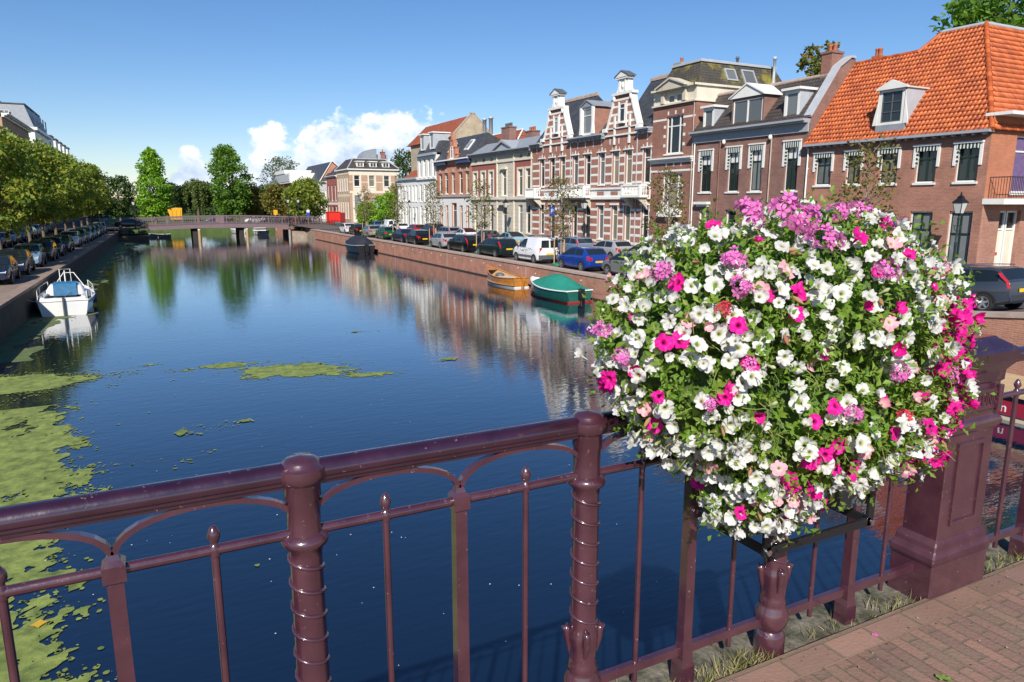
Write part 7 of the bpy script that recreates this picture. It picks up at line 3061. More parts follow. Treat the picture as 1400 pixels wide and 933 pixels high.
# ================================================================== TREES
def crown_mesh(rng, clumps, leaf, per, spread=1.0):
 """leaf blades scattered through clumps: [(centre, radii)]"""
 P, D, S = [], [], []
 nr = np.random.default_rng(rng.randint(0, 10 ** 6))
 for (c, r, k) in clumps:
  n = int(per * k)
  d = nr.normal(size=(n, 3))
  d /= np.linalg.norm(d, axis=1)[:, None]
  q = nr.random(n) ** 0.45
  p = np.array(c) + d * q[:, None] * np.array(r)
  P.append(p)
  dd = d * 0.7 + nr.normal(size=(n, 3)) * 0.75 + np.array([0, 0, 0.1])
  D.append(dd / np.linalg.norm(dd, axis=1)[:, None])
 P, D = np.concatenate(P), np.concatenate(D)
 n = len(P)
 Nn = nr.normal(size=(n, 3)) * 0.8 + np.array([0, 0, 0.9])
 Nn -= D * (Nn * D).sum(1)[:, None]
 Nn /= np.linalg.norm(Nn, axis=1)[:, None] + 1e-9
 s = leaf * (0.65 + 0.7 * nr.random(n))
 S = np.cross(D, Nn)
 a = P
 l = P + D * (s * .5)[:, None] + S * (s * .36)[:, None] + Nn * (s * .06)[:, None]
 t_ = P + D * s[:, None] - Nn * (s * .1)[:, None]
 r = P + D * (s * .5)[:, None] - S * (s * .36)[:, None] + Nn * (s * .06)[:, None]
 V = np.stack([a, l, t_, r], axis=1).reshape(-1, 3)
 F = np.arange(n)[:, None] * 4 + np.array([[0, 1, 2, 3]])
 return V, F


def make_tree(name, label, cat, H, clear, crown_r, shape, lm, bark, rng, leaf=0.3, per=110, nclump=60, trunk_r=0.16, group=None, loc=(0, 0, 0), gap=1.0, lean=0.0):
 """shape(f, ang) -> crown radius factor at height fraction f of the crown"""
 t = thing(name, label, cat, loc, group)
 L0 = Vector(loc)
 b = MB()
 pts, rs = [], []
 n = 9
 wob = [Vector((rng.uniform(-1, 1), rng.uniform(-1, 1), 0)) * 0.02 * H for _ in range(n + 1)]
 for i in range(n + 1):
  f = i / n
  pts.append(L0 + Vector((lean * f * H, 0, 0)) + wob[i] * f + Vector((0, 0, H * 0.93 * f)))
  rs.append(trunk_r * (1.25 if i == 0 else 1) * (1 - 0.88 * f) + 0.012)
 b.tube(pts, rs, 9)
 clumps = []
 golden = 2.39996
 for i in range(nclump):
  f = (i + 0.5) / nclump
  ang = i * golden + rng.uniform(-.5, .5)
  rr = crown_r * shape(f, ang)
  q = rng.uniform(0.35, 1.0) ** 0.6
  z = clear + (H - clear) * f + rng.uniform(-.3, .3)
  hf = min(1, z / (H * .93))
  k = hf * n
  i0 = min(n - 1, int(k))
  axis = pts[i0].lerp(pts[i0 + 1], k - i0)
  c = Vector((axis.x + rr * q * math.cos(ang), axis.y + rr * q * math.sin(ang), L0.z + z))
  cr = crown_r * rng.uniform(0.20, 0.36) * gap
  clumps.append((tuple(c), (cr, cr, cr * 0.6), rng.uniform(.6, 1.3)))
  if q > .45 and rng.random() < 0.75:
   zb = max(clear * .8, z - rr * rng.uniform(.4, .9))
   k2 = min(.98, zb / (H * .93)) * n
   j0 = min(n - 1, int(k2))
   s = pts[j0].lerp(pts[j0 + 1], k2 - j0)
   r0 = max(0.02, rs[j0] * .45)
   mid = s.lerp(c, .5) + Vector((0, 0, 0.12 * rr))
   b.tube([s, mid, c], [r0, r0 * .6, r0 * .2], 6)
 b.build('trunk', bark, t)
 V, F = crown_mesh(rng, clumps, leaf, per)
 o = np_mesh('crown', V, F, lm, t)
 return t


def build_trees():
 rng = random.Random(33)
 lindenl = leafmat('linden_leaf', [(0.086, 0.149, 0.028), (0.140, 0.218, 0.035), (0.203, 0.281, 0.043), (0.328, 0.343, 0.055), (0.156, 0.234, 0.037), (0.499, 0.421, 0.062)], 0.55, 0.4)
 limel = leafmat('bright_leaf', [(0.117, 0.247, 0.023), (0.182, 0.351, 0.026), (0.260, 0.442, 0.036), (0.195, 0.364, 0.031)], 0.55, 0.32)
 greenl = leafmat('green_leaf', [(0.072, 0.156, 0.023), (0.117, 0.234, 0.029), (0.169, 0.305, 0.036), (0.104, 0.195, 0.026)], 0.55, 0.4)
 darkl = leafmat('dark_leaf', [(0.033, 0.065, 0.016), (0.052, 0.098, 0.021), (0.078, 0.130, 0.026)], 0.6, 0.25)
 greyl = leafmat('grey_green_leaf', [(0.07, 0.10, 0.045), (0.10, 0.14, 0.06), (0.13, 0.17, 0.08)], 0.6, 0.25)
 rustl = leafmat('rusty_leaf', [(0.091, 0.130, 0.023), (0.156, 0.169, 0.026), (0.234, 0.143, 0.039), (0.130, 0.169, 0.026)], 0.6, 0.25)
 willowl = leafmat('willow_leaf', [(0.09, 0.14, 0.035), (0.13, 0.18, 0.05), (0.17, 0.21, 0.06)], 0.6, 0.3)
 sparsel = leafmat('sapling_leaf', [(0.09, 0.11, 0.022), (0.15, 0.15, 0.03), (0.21, 0.17, 0.045), (0.15, 0.10, 0.03)], 0.6, 0.3)
 dome = lambda f, a: (math.sin(math.pi * (0.08 + 0.86 * f)) ** 0.6) * (0.9 + 0.14 * math.sin(3 * a + 7 * f))
 # left quay: a row of pavement trees
 g = 'pavement trees along the left quay'
 spots = [(55.0, -8.6), (61.5, -9.3), (68.5, -8.35), (76.0, -8.2), (83.3, -7.95), (90.5, -7.7), (98.5, -7.5), (107.0, -7.3), (115.5, -7.15), (126, -8.6), (136, -8.4), (147, -8.2)]
 protos = []
 for i, (v, u) in enumerate(spots):
  lab = 'leafy linden tree, %s from the near end of the left quay row' % ORD(i)
  if i < 4:
   t = make_tree('linden_tree', lab, 'tree', 8.6, 2.8, 2.9, dome, lindenl, M['bark'], rng, leaf=0.27, per=110, nclump=74, trunk_r=0.14, group=g, loc=(u, v, 0))
   protos.append(t)
  else:
   dup(protos[i % 4], (u, v, 0), rng.uniform(0, 6.28), lab, g, rng.uniform(0.98, 1.07))
 # tall ones beyond the far bridge
 tall = lambda f, a: (0.42 + 0.58 * math.sin(math.pi * min(1, f * 0.9 + 0.1)) ** 0.8) * (1 - 0.62 * max(0, f - .55) / .45) * (0.88 + 0.2 * math.sin(2 * a + 9 * f))
 make_tree('poplar_tree', 'tall bright green tree at the left end of the far bridge', 'tree', 13.7, 1.8, 3.0, tall, limel, M['bark'], rng, leaf=0.42, per=75, nclump=110, trunk_r=0.26, loc=(1.8, 153, 0))
 big = lambda f, a: (0.55 + 0.45 * math.sin(math.pi * f)) * (1 - 0.5 * max(0, f - .6) / .4) * (0.85 + 0.25 * math.sin(3 * a + 5 * f))
 make_tree('broadleaf_tree', 'tall green tree beyond the middle of the far bridge', 'tree', 14.7, 1.4, 4.1, big, greenl, M['bark'], rng, leaf=0.42, per=75, nclump=130, trunk_r=0.32, loc=(15.3, 153, 0))
 # willow: hanging curtains
 t = thing('willow_tree', 'pale weeping willow between the two tall trees at the far bridge', 'tree', (9.7, 158, 0))
 b = MB()
 b.tube([(9.7, 158, 0), (9.6, 158, 2.5), (9.9, 158, 5.5)], [.3, .25, .12], 8)
 b.build('trunk', M['bark'], t)
 cl = []
 for i in range(120):
  a = rng.uniform(0, 6.28)
  r = 3.4 * math.sqrt(rng.random())
  top = 8.3 - 0.16 * r * r + rng.uniform(-.3, .3)
  x, y = 9.7 + r * math.cos(a), 158 + r * math.sin(a)
  ln = rng.uniform(1.5, 5.5) if r > 1.6 else rng.uniform(.5, 2)
  k = max(1, int(ln / .5))
  for j in range(k):
   cl.append(((x + rng.uniform(-.1, .1), y, top - j * .5), (.22, .22, .4), .35))
 V, F = crown_mesh(rng, cl, .34, 50)
 np_mesh('crown', V, F, willowl, t)
 # other trees behind, each its own
 mids = [(-4.5, 168, 9.0, 3.6, darkl, 'dark tree behind the tall bright green tree on the left'), (5.5, 176, 7.6, 3.4, darkl, 'low dark tree left of the willow'), (-9.5, 176, 10.5, 3.6, greyl, 'thin grey green tree at the end of the left quay row'),
   (19.6, 158, 7.2, 3.2, rustl, 'rust green tree right of the tall tree beyond the bridge'), (23.9, 152, 7.2, 3.2, rustl, 'rusty green quay tree left of the right bridge lamps'), (25.0, 133, 7.2, 3.0, lindenl, 'green quay tree beside the right bridge lamps'), (27.2, 136.5, 8.2, 3.3, lindenl, 'dense quay tree before the far white shop house'),
   (31.0, 186, 14.6, 5.2, greyl, 'large pale grey green tree behind the white flat roofed block'), (24.5, 168, 7.5, 3.6, darkl, 'dark tree behind the rusty quay trees'),
   (44.5, 131, 13.2, 3.8, darkl, 'dark tree rising behind the garden left of the white houses'), (48.5, 128, 14.2, 3.6, darkl, 'dark tree crown seen beside the white mansard house'),
   ]
 for (u, v, h, r, lm, lab) in mids:
  make_tree('broadleaf_tree', lab, 'tree', h, 1.6, r, dome, lm, M['bark'], rng, leaf=.42, per=55, nclump=75, trunk_r=.2, loc=(u, v, 0))
 umb = lambda f, a: (0.25 + 0.75 * max(0, f - .25) / .75) * (0.85 + .25 * math.sin(3 * a))
 make_tree('pine_tree', 'flat topped dark pine showing above the dark tiled roof', 'tree', 17.0, 12.6, 2.6, umb, rustl, M['bark'], rng, leaf=.35, per=45, nclump=36, trunk_r=.22, loc=(52.5, 45, 0), gap=.8)
 make_tree('broadleaf_tree', 'large green tree behind the orange roof at the top right corner', 'tree', 18.6, 6, 5.6, dome, greenl, M['bark'], rng, leaf=.38, per=110, nclump=130, trunk_r=.4, loc=(53.5, 30.5, 0))
 # garden behind the hedge
 for (u, v, h, r, lm, lab) in ((33.4, 108.6, 5.3, 2.2, limel, 'bright green garden tree beside the low white house'), (31.6, 112.6, 4.0, 1.9, limel, 'rounded garden bush before the villa'), (33.0, 117.5, 3.6, 2.0, lindenl, 'dark garden bush at the villa corner'), (37, 113, 6.4, 2.4, lindenl, 'garden tree behind the bright green one')):
  make_tree('garden_tree', lab, 'tree', h, .4, r, dome, lm, M['bark'], rng, leaf=.26, per=80, nclump=60, trunk_r=.1, loc=(u, v, 0))
 # young street trees with stakes
 g = 'staked young trees along the right quay'
 sp = lambda f, a: (0.30 + 0.70 * math.sin(math.pi * (f * .9 + .08))) * (0.8 + .3 * math.sin(2 * a + 11 * f))
 labs = {18.6: 'thin young tree before the orange roofed house', 30.2: 'thin young tree before the brown mansard house, beside the flowers', 41.3: 'staked young tree between the blue hatchback and the white van',
   54.1: 'staked young tree before the beige house', 65.2: 'staked young tree before the orange brick house', 76.7: 'staked young tree before the white mansard house', 89.2: 'smallest staked young tree at the far end of the quay'}
 for i, (v, lab) in enumerate(labs.items()):
  z = ramp_z(v)
  t = make_tree('young_tree', lab, 'tree', 5.9 + rng.uniform(-.2, .3), 2.1, 1.35, sp, sparsel, M['palebark'], rng, leaf=.14, per=21, nclump=62, trunk_r=.06, group=g, loc=(24.75, v, z), gap=.95)
  k = MB()
  for (dx, dy) in ((-.35, .3), (.35, .3), (0, -.42)):
   k.tube([(24.75 + dx, v + dy, z), (24.75 + dx, v + dy, z + 1.75)], .045, 8)
  k.build('stake', M['wood'], t)
  k = MB()
  k.lathe([(.62, 0), (.62, .14), (.55, .15), (.5, .1), (0, .1)], (24.75, v, z + .004), 16)
  k.build('tree_surround', mk('green_tree_mat', (0.02, 0.16, 0.07), .7), t)
 # far wood closing the view, reads as one mass
 cl = []
 for i in range(300):
  u = rng.uniform(-40, 75)
  v = rng.uniform(225, 300)
  cl.append(((u, v, rng.uniform(1, 5.5 + 2.5 * math.sin(u * .3))), (3.4, 3.0, 2.2), 1))
 V, F = crown_mesh(rng, cl, 1.0, 60)
 o = np_mesh('far_wood', V, F, darkl)
 tag(o, 'far wood of mixed trees closing the view beyond the bridge', 'woodland')
 o['kind'] = 'stuff'


# ================================================================== BOATS
def boat_hull(b, Ln, B, H, bow=0.45, stern=0.85, sheer=0.25, mi=0, z0=-0.25, flare=0.72, n=16):
 """open hull, bow at +y; returns the sheer line"""
 rings, top = [], []
 for i in range(n + 1):
  f = i / n
  y = -Ln / 2 + Ln * f
  w = B / 2 * (stern + (1 - stern) * math.sin(min(1, f / .45) * math.pi / 2)) if f < .45 else B / 2 * math.cos((f - .45) / .55 * math.pi / 2) ** 0.62
  w = max(w, 0.015)
  zt = H + sheer * (2 * f - .75) ** 2 * (1 if f > .375 else .5)
  yy = y + (0.10 * Ln * 0.35 * (f > .9) * (f - .9) * 10)
  ring = []
  m = 7
  for k in range(m + 1):
   q = k / m
   ring.append((-w * (flare + (1 - flare) * (1 - q)) * (1 if q < .75 else math.cos((q - .75) / .25 * math.pi / 2 * .9)), yy - (0.12 * f * q * H if f > .8 else 0), zt + (z0 - zt) * q))
  ring += [(-x, y_, z_) for x, y_, z_ in reversed(ring)]
  rings.append(ring)
  top.append((w, yy, zt))
 b.loft(rings, mi, True, closed=False, cap=False)
 b.add(rings[0], [list(range(len(rings[0])))], mi)
 return top


def rim(b, top, r=0.04, mi=0):
 for sx in (-1, 1):
  b.tube([(sx * w, y, z) for w, y, z in top], r, 6, mi)
 w, y, z = top[0]
 b.tube([(-w, y, z), (w, y, z)], r, 6, mi)


def deck(b, top, dz=-0.03, f0=0.0, f1=1.0, mi=0):
 n = len(top) - 1
 for i in range(n):
  if f0 <= i / n and (i + 1) / n <= f1 + 1e-6:
   (w0, y0, z0), (w1, y1, z1) = top[i], top[i + 1]
   b.quad([(-w0, y0, z0 + dz), (w0, y0, z0 + dz), (w1, y1, z1 + dz), (-w1, y1, z1 + dz)], (0, 0, 1), mi)


def tent(b, top, peak, f0, f1, mi=0, dz=0.02, flat=.0):
 """boat cover: ridge profile peak(f) above the sheer"""
 n = len(top) - 1
 rings = []
 for i in range(n + 1):
  f = i / n
  if f < f0 - 1e-6 or f > f1 + 1e-6:
   continue
  w, y, z = top[i]
  p = peak((f - f0) / (f1 - f0))
  ring = []
  for k in range(9):
   q = -1 + 2 * k / 8
   ring.append((q * (w + .03), y, z + dz + p * (1 - abs(q) ** 1.6) * (1 if abs(q) < 1 else 0) - (.06 if abs(q) == 1 else 0)))
  rings.append(ring)
 b.loft(rings, mi, True, closed=False, cap=False)
 for r in (rings[0], rings[-1]):
  b.add(r, [list(range(len(r)))], mi)


def put(t, loc, rz):
 t.location = loc
 t.rotation_euler = (0, 0, rz)


def build_boats():
 gb = mk('boat_gloss_white', (0.72, 0.72, 0.70), .3, var=.06, coat=.4)
 grn = mk('green_hull', (0.012, 0.11, 0.085), .35, coat=.4, var=.15)
 tarp = mk('green_tarpaulin', (0.012, 0.20, 0.145), .75, var=.12, vscale=3, bump=.01, bscale=5)
 navy = mk('navy_canvas', (0.014, 0.017, 0.028), .75, var=.2, bump=.01, bscale=4)
 dk = mk('dark_hull', (0.012, 0.013, 0.016), .4, coat=.3)
 bluec = mk('blue_canvas', (0.02, 0.12, 0.24), .7, var=.25, vscale=4, bump=.02, bscale=6)
 redp = mk('red_boat_paint', (0.28, 0.015, 0.035), .4, coat=.3, var=.1)
 antif = mk('red_antifouling', (0.25, 0.03, 0.025), .6)
 # green covered sloop
 t = thing('sloop', 'dark green open boat under a green tarpaulin at the right quay', 'boat')
 b = MB()
 top = boat_hull(b, 5.3, 2.0, .62, stern=.86, sheer=.22)
 b.build('hull', [grn], t)
 b = MB()
 rim(b, top, .045)
 deck(b, top, -.02, .82, 1.0)
 b.build('gunwale', gb, t)
 b = MB()
 tent(b, top, lambda f: .18 + .62 * math.sin(math.pi * min(1, f * 1.02)) ** 1.25, .0, .86)
 b.build('cover', tarp, t)
 b = MB()
 boat_hull(b, 5.32, 2.02, .10, stern=.86, sheer=.02)
 b.build('waterline', antif, t)
 b = MB()
 b.box(-.14, .14, -2.95, -2.66, .25, .8)
 b.tube([(0, -2.8, .25), (0, -2.85, -.4)], .07, 8)
 b.tube([(0, -2.75, .8), (0.1, -2.3, .95)], .025, 6)
 b.build('outboard_motor', M['black'], t)
 put(t, (21.45, 36.4, WZ), PI * 0 + .02 + PI)
 t.rotation_euler = (0, 0, .02)
 # wooden rowing boat
 t = thing('rowing_boat', 'varnished wooden rowing boat moored behind the green covered boat', 'boat')
 b = MB()
 top = boat_hull(b, 4.7, 1.65, .60, stern=.7, sheer=.30)
 b.build('hull', M['varnish'], t)
 b = MB()
 boat_hull(b, 4.5, 1.58, .56, stern=.7, sheer=.26, z0=.06)
 deck(b, [(w, y, .1) for w, y, z in top], .06)
 b.build('lining', M['wood'], t, recalc=False)
 b = MB()
 rim(b, top, .04)
 for f in (.22, .42, .62):
  w, y, z = top[int(f * 16)]
  b.box(-w * .95, w * .95, y - .14, y + .14, .40, .44)
 b.tube([(0, -2.36, -.3), (0, -2.40, 1.0)], .04, 8)
 b.box(-.03, .03, -2.62, -2.38, -.2, .62)
 w, y, z = top[-1]
 b.tube([(0, y - .02, -.1), (0, y + .03, z + .12)], .05, 8)
 deck(b, top, -.03, .84, 1.0)
 b.build('thwart', M['varnish'], t)
 b = MB()
 boat_hull(b, 4.72, 1.67, .09, stern=.7, sheer=.02)
 b.build('waterline', gb, t)
 b = MB()
 b.box(-.45, .45, -.8, .4, .46, .56)
 b.build('folded_cover', gb, t)
 b = MB()
 b.blob((.1, .9, .56), (.32, .4, .2))
 b.build('grey_bundle', M['darkgrey'], t)
 put(t, (21.75, 43.8, WZ), .03)
 # dark covered sloop farther on
 t = thing('sloop', 'black covered motor sloop moored along the far part of the right quay', 'boat')
 b = MB()
 top = boat_hull(b, 7.0, 2.45, .85, stern=.88, sheer=.25)
 b.build('hull', dk, t)
 b = MB()
 rim(b, top, .05)
 b.build('gunwale', M['lead'], t)
 b = MB()
 tent(b, top, lambda f: 1.0 * min(1, f * 9 + .25) * (1 - .5 * max(0, f - .55) / .45) * min(1, (1 - f) * 3 + .1), .0, .95)
 b.build('cover', navy, t)
 b = MB()
 b.box(-.2, .2, -3.9, -3.52, .2, 1.0)
 b.tube([(0, -3.7, .3), (0, -3.8, -.4)], .08, 8)
 b.build('outboard_motor', M['black'], t)
 put(t, (21.35, 81.0, WZ), .02)
 # white cabin boat by the left wall, stern to us
 t = thing('cabin_boat', 'white cabin sailing boat with blue hatch cover moored at the left quay wall', 'boat')
 b = MB()
 top = boat_hull(b, 6.8, 2.6, .70, stern=.84, sheer=.22, flare=.82)
 b.build('hull', gb, t)
 b = MB()
 for sx in (-1, 1):
  b.tube([(sx * (w + .005), y, z - .13) for w, y, z in top], .022, 6)
 b.build('rubbing_strake', dk, t)
 b = MB()
 rim(b, top, .04)
 deck(b, top, -.02, .30, 1.0)
 # cockpit coamings and cabin with rounded top
 rings = []
 for y, w, h in ((-1.2, .85, .16), (-1.15, .86, .5), (-.2, .86, .56), (.9, .74, .5), (1.6, .56, .3), (1.9, .42, .02)):
  rings.append([(w * x, y, .80 + h * z) for x, z in ((-1, 0), (-.97, .55), (-.8, .92), (-.4, 1.0), (0, 1.02), (.4, 1.0), (.8, .92), (.97, .55), (1, 0))])
 b.loft(rings, closed=False)
 for sx in (-1, 1):
  b.box(sx * .98, sx * .78, -3.3, -1.15, .70, .95)
 b.box(-.98, .98, -3.38, -3.2, .55, .90)
 b.build('cabin', gb, t)
 b = MB()
 b.quad([(-.78, -3.2, .35), (.78, -3.2, .35), (.78, -1.15, .35), (-.78, -1.15, .35)], (0, 0, 1))
 b.build('cockpit', M['grey_paint'], t)
 b = MB()
 b.loft([[(x, y, z) for x in (-.52, 0, .52)] for y, z in ((-1.32, .78), (-1.24, 1.36), (-.8, 1.43), (-.1, 1.42))], closed=False, cap=False)
 b.build('hatch_cover', bluec, t)
 b = MB()
 for sx in (-1, 1):
  hp = []
  for f in (.05, .3, .55, .8):
   w, y, z = top[int(f * 16)]
   b.tube([(sx * w * .96, y, z), (sx * w * .96, y, z + .45)], .02, 6)
   hp.append((sx * w * .96, y, z + .45))
  b.tube(hp, .016, 6)
 w, y, z = top[13]
 b.tube([(-w * .9, y, z), (-.25, y + .9, z + .75), (.25, y + .9, z + .75), (w * .9, y, z)], .022, 6)
 b.tube([(0, -.1, 1.38), (0, -.1, 2.0)], .035, 6)
 b.tube([(-.25, .2, 1.35), (-.25, .2, 2.05), (.25, .2, 2.05), (.25, .2, 1.35)], .02, 6)
 b.build('guard_rails', M['white'], t)
 b = MB()
 for (x, y) in ((-1.25, -1.6), (1.28, -.2), (1.24, 1.0)):
  b.tube([(x, y, .75), (x, y, .2)], [.10, .11], 10)
 b.build('fender', mk('fender_blue', (.03, .05, .2), .5), t)
 b = MB()
 b.box(-.03, .03, -3.56, -3.40, -.3, .95)
 b.tube([(0, -3.5, .9), (.35, -2.5, 1.05)], .022, 6)
 b.build('rudder', M['darkgrey'], t)
 put(t, (-4.12, 44.9, WZ), .03)
 # low tour boat at the right, mostly hidden by the pillar
 t = thing('tour_boat', 'low red and cream tour boat with white lettering moored right of the pillar', 'boat')
 b = MB()
 b.box(-1.1, 1.1, -6, 3.2, -.3, .14)
 b.prism([(-1.1, 3.2, -.3), (1.1, 3.2, -.3), (0, 5.0, -.3)], (0, 0, .44))
 b.build('hull', [mk('cream_hull', (.55, .48, .36), .5)], t)
 b = MB()
 b.box(-1.14, 1.14, -6.02, 3.1, .145, .50)
 band = b.build('red_side_band', redp, t)
 V, F = text_mesh('21  n', .34, .006)
 s = MB()
 s.add([(-1.146 - v[2], -v[0] + .9 - 0.55, .325 + v[1]) for v in V], F)
 s.build('white_lettering', M['white'], band, recalc=True)
 b = MB()
 b.box(-1.05, 1.05, -5.8, 2.8, .50, .66)
 b.build('dark_windows', M['carglass'], t)
 b = MB()
 b.box(-1.18, 1.18, -6, 3.0, .66, .74)
 b.build('roof', mk('tan_roof', (.50, .36, .20), .7, var=.1), t)
 put(t, (20.7, 10.0, WZ), 0)
 # boats under the far bridge
 for (u, v, lab, cat) in ((17.6, 131.5, 'white cabin cruiser moored beyond the right arch of the far bridge', 'boat'), (1.9, 129, 'small white rowing boat under the left end of the far bridge', 'boat'), (14.8, 140, 'pale motor boat half hidden beyond the far bridge', 'boat')):
  t = thing('motor_boat', lab, cat)
  b = MB()
  sm = 'rowing' in lab
  top = boat_hull(b, 3.2 if sm else 5.6, 1.4 if sm else 2.2, .45 if sm else .7, sheer=.15)
  b.build('hull', gb, t)
  b = MB()
  rim(b, top, .05)
  deck(b, top, -.05, 0, 1)
  if not sm:
   b.box(-.8, .8, -1.2, 1.0, .7, 1.25)
  b.build('deck', gb, t)
  if not sm:
   b = MB()
   b.box(-.82, .82, -1.22, 1.02, .92, 1.15)
   b.build('cabin_windows', M['carglass'], t)
  put(t, (u, v, WZ), .1 if not sm else 1.5)


# ================================================================== FAR BRIDGE, BIKES, STREET FURNITURE
def build_far_bridge():
 t = thing('canal_bridge', 'mauve painted steel girder bridge crossing the far end of the canal', 'bridge', (11, 124, 0))
 VA, VB = 120.6, 127.0
 b = MB()
 zt = lambda u: .62 + .26 * (1 - ((u - 10.8) / 10.5) ** 2)
 n = 16
 us = [0.3 + (20.9 - .3) * i / n for i in range(n + 1)]
 for a, c in zip(us[:-1], us[1:]):
  for (v0, v1, d0, d1) in ((VA, VB, -.22, -.02),):
   b.prism([(a, v0, zt(a) + d0), (c, v0, zt(c) + d0), (c, v0, zt(c) + d1), (a, v0, zt(a) + d1)], (0, v1 - v0, 0))
 b.build('deck', M['mauvedark'], t)
 b = MB()
 for a, c in zip(us[:-1], us[1:]):
  for v in (VA - .12, VB):
   b.prism([(a, v, zt(a) - .62), (c, v, zt(c) - .62), (c, v, zt(c) + .08), (a, v, zt(a) + .08)], (0, .12, 0))
   b.prism([(a, v - .06, zt(a) + .02), (c, v - .06, zt(c) + .02), (c, v - .06, zt(c) + .10), (a, v - .06, zt(a) + .10)], (0, .05, 0))
 b.build('girder', M['mauve'], t)
 for v in (VA, VB):
  b = MB()
  zr = lambda u: zt(min(20.9, max(.3, u))) if .3 <= u <= 20.9 else (zt(.3) if u < .3 else zt(20.9))
  U = [-1.2 + 27.2 * i / 29 for i in range(30)]
  b.tube([(u, v, zr(u) + 1.14) for u in U], .055, 6)
  b.tube([(u, v, zr(u) + .2) for u in U], .03, 6)
  b.tube([(u, v, zr(u) + .85) for u in U], .025, 6)
  u = -1.2
  while u < 26:
   b.box(u - .012, u + .012, v - .012, v + .012, zr(u) + .05, zr(u) + 1.12)
   u += .30
  rr = b.build('parapet_railing', M['mauve'], t)
  for k in range(15):
   b = MB()
   u = -1.2 + 27.2 * k / 13 if k < 14 else 10.6
   q = .06 if k < 14 else .35
   b.box(u - q, u + q, v - .07, v + .07, zr(u), zr(u) + 1.22)
   b.build('railing_post', M['mauve'], rr)
 for u in (6.7, 13.5):
  b = MB()
  b.box(u - .35, u + .35, VA + .4, VB - .4, WZ - 1.5, zt(u) - .24)
  b.build('pier', M['darkwood'], t)
 for (u, h) in ((7.2, -.1), (14.1, -.1), (20.6, -.2), (22.6, -.1)):
  tt = thing('mooring_pile', 'wooden pile in the water %s' % {7.2: 'by the left bridge pier', 14.1: 'by the right bridge pier', 20.6: 'left of the right bridge abutment', 22.6: 'before the right bridge abutment'}[u], 'pile', (u, VA - 1.2, WZ))
  b = MB()
  b.tube([(u, VA - 1.2, WZ - 1.5), (u, VA - 1.2, h + .1)], .2, 10)
  b.build('post', M['wood'] if u < 20 else M['conc'], tt)
  b = MB()
  b.tube([(u, VA - 1.2, h + .1), (u, VA - 1.2, h + .22)], .21, 10)
  b.build('pile_cap', M['white'] if u < 20 else M['black'], tt)
 # abutments
 t = thing('bridge_abutment', 'weathered plastered masonry abutment at the right end of the far bridge', 'wall', (22, 120, 0))
 b = MB()
 b.prism([(20.9, 119.6, WZ - 1), (20.9, 128, WZ - 1), (26, 128, WZ - 1), (26, 111.2, WZ - 1), (23.02, 111.2, WZ - 1), (22.9, 117.5, WZ - 1)], (0, 0, 1.45 - WZ - .88))
 b.build('masonry', mk('weathered_masonry', (.30, .22, .16), .9, var=.3, vscale=1.2, col2=(.34, .28, .22)), t)
 t = thing('bridge_abutment', 'dark shaded masonry abutment at the left end of the far bridge', 'wall', (-2, 121, 0))
 b = MB()
 b.prism([(.3, 119.0, WZ - 1), (.3, 128, WZ - 1), (-6, 128, WZ - 1), (-6, 117.5, WZ - 1), (-3.6, 117.5, WZ - 1)], (0, 0, 1.3 - WZ - .98))
 b.build('masonry', M['brick_oldquay'], t)
 b = MB()
 b.box(-30, .3, 119.3, 127.5, .20, .315)
 b.box(20.9, 34, 119.9, 127.5, .35, .6)
 b.add([(20.9, 119.9, .6), (34, 119.9, .6), (34, 112, .05), (23.6, 112, .05)], [(0, 3, 2, 1)])
 struct('bridge_approach_road', b, M['pave_r'])
 b = MB()
 b.quad([(-40, 330, .0), (-40, 128, .0), (-4, 128, .0), (-3, 330, 0)], (0, 0, 1))
 # land with the trees beyond the bridge, on either side of the narrowing water
 b2 = MB()
 b2.prism([(-3.2, 149.5, WZ - 1), (24.5, 149.5, WZ - 1), (24.5, 330, WZ - 1), (-8, 330, WZ - 1), (-8, 149.5, WZ - 1)], (0, 0, -WZ + 1 + .03))
 o = struct('far_bank', b2, mk('bank_grass', (.07, .11, .03), .95, var=.35, vscale=.6))


def make_bike():
 t = thing('bicycle', 'bicycle', 'bicycle')
 b = MB()
 for y in (-.52, .52):
  b.tube([(0, y + .33 * math.cos(2 * math.pi * k / 14), .34 + .33 * math.sin(2 * math.pi * k / 14)) for k in range(15)], .025, 5, cap=False)
 b.build('wheel', M['rubber'], t)
 b = MB()
 f = [((0, -.52, .34), (0, -.05, .3)), ((0, -.05, .3), (0, -.2, .82)), ((0, -.05, .3), (0, .38, .78)), ((0, -.17, .72), (0, .36, .8)), ((0, .52, .34), (0, .36, .95)), ((0, -.52, .34), (0, -.18, .76))]
 for p, q in f:
  b.tube([p, q], .02, 5)
 b.tube([(-.28, .28, 1.02), (0, .37, .98), (.28, .28, 1.02)], .018, 5)
 b.tube([(0, -.33, .9), (0, -.08, .92)], [.07, .03], 6)
 b.build('frame', M['black'], t)
 return t


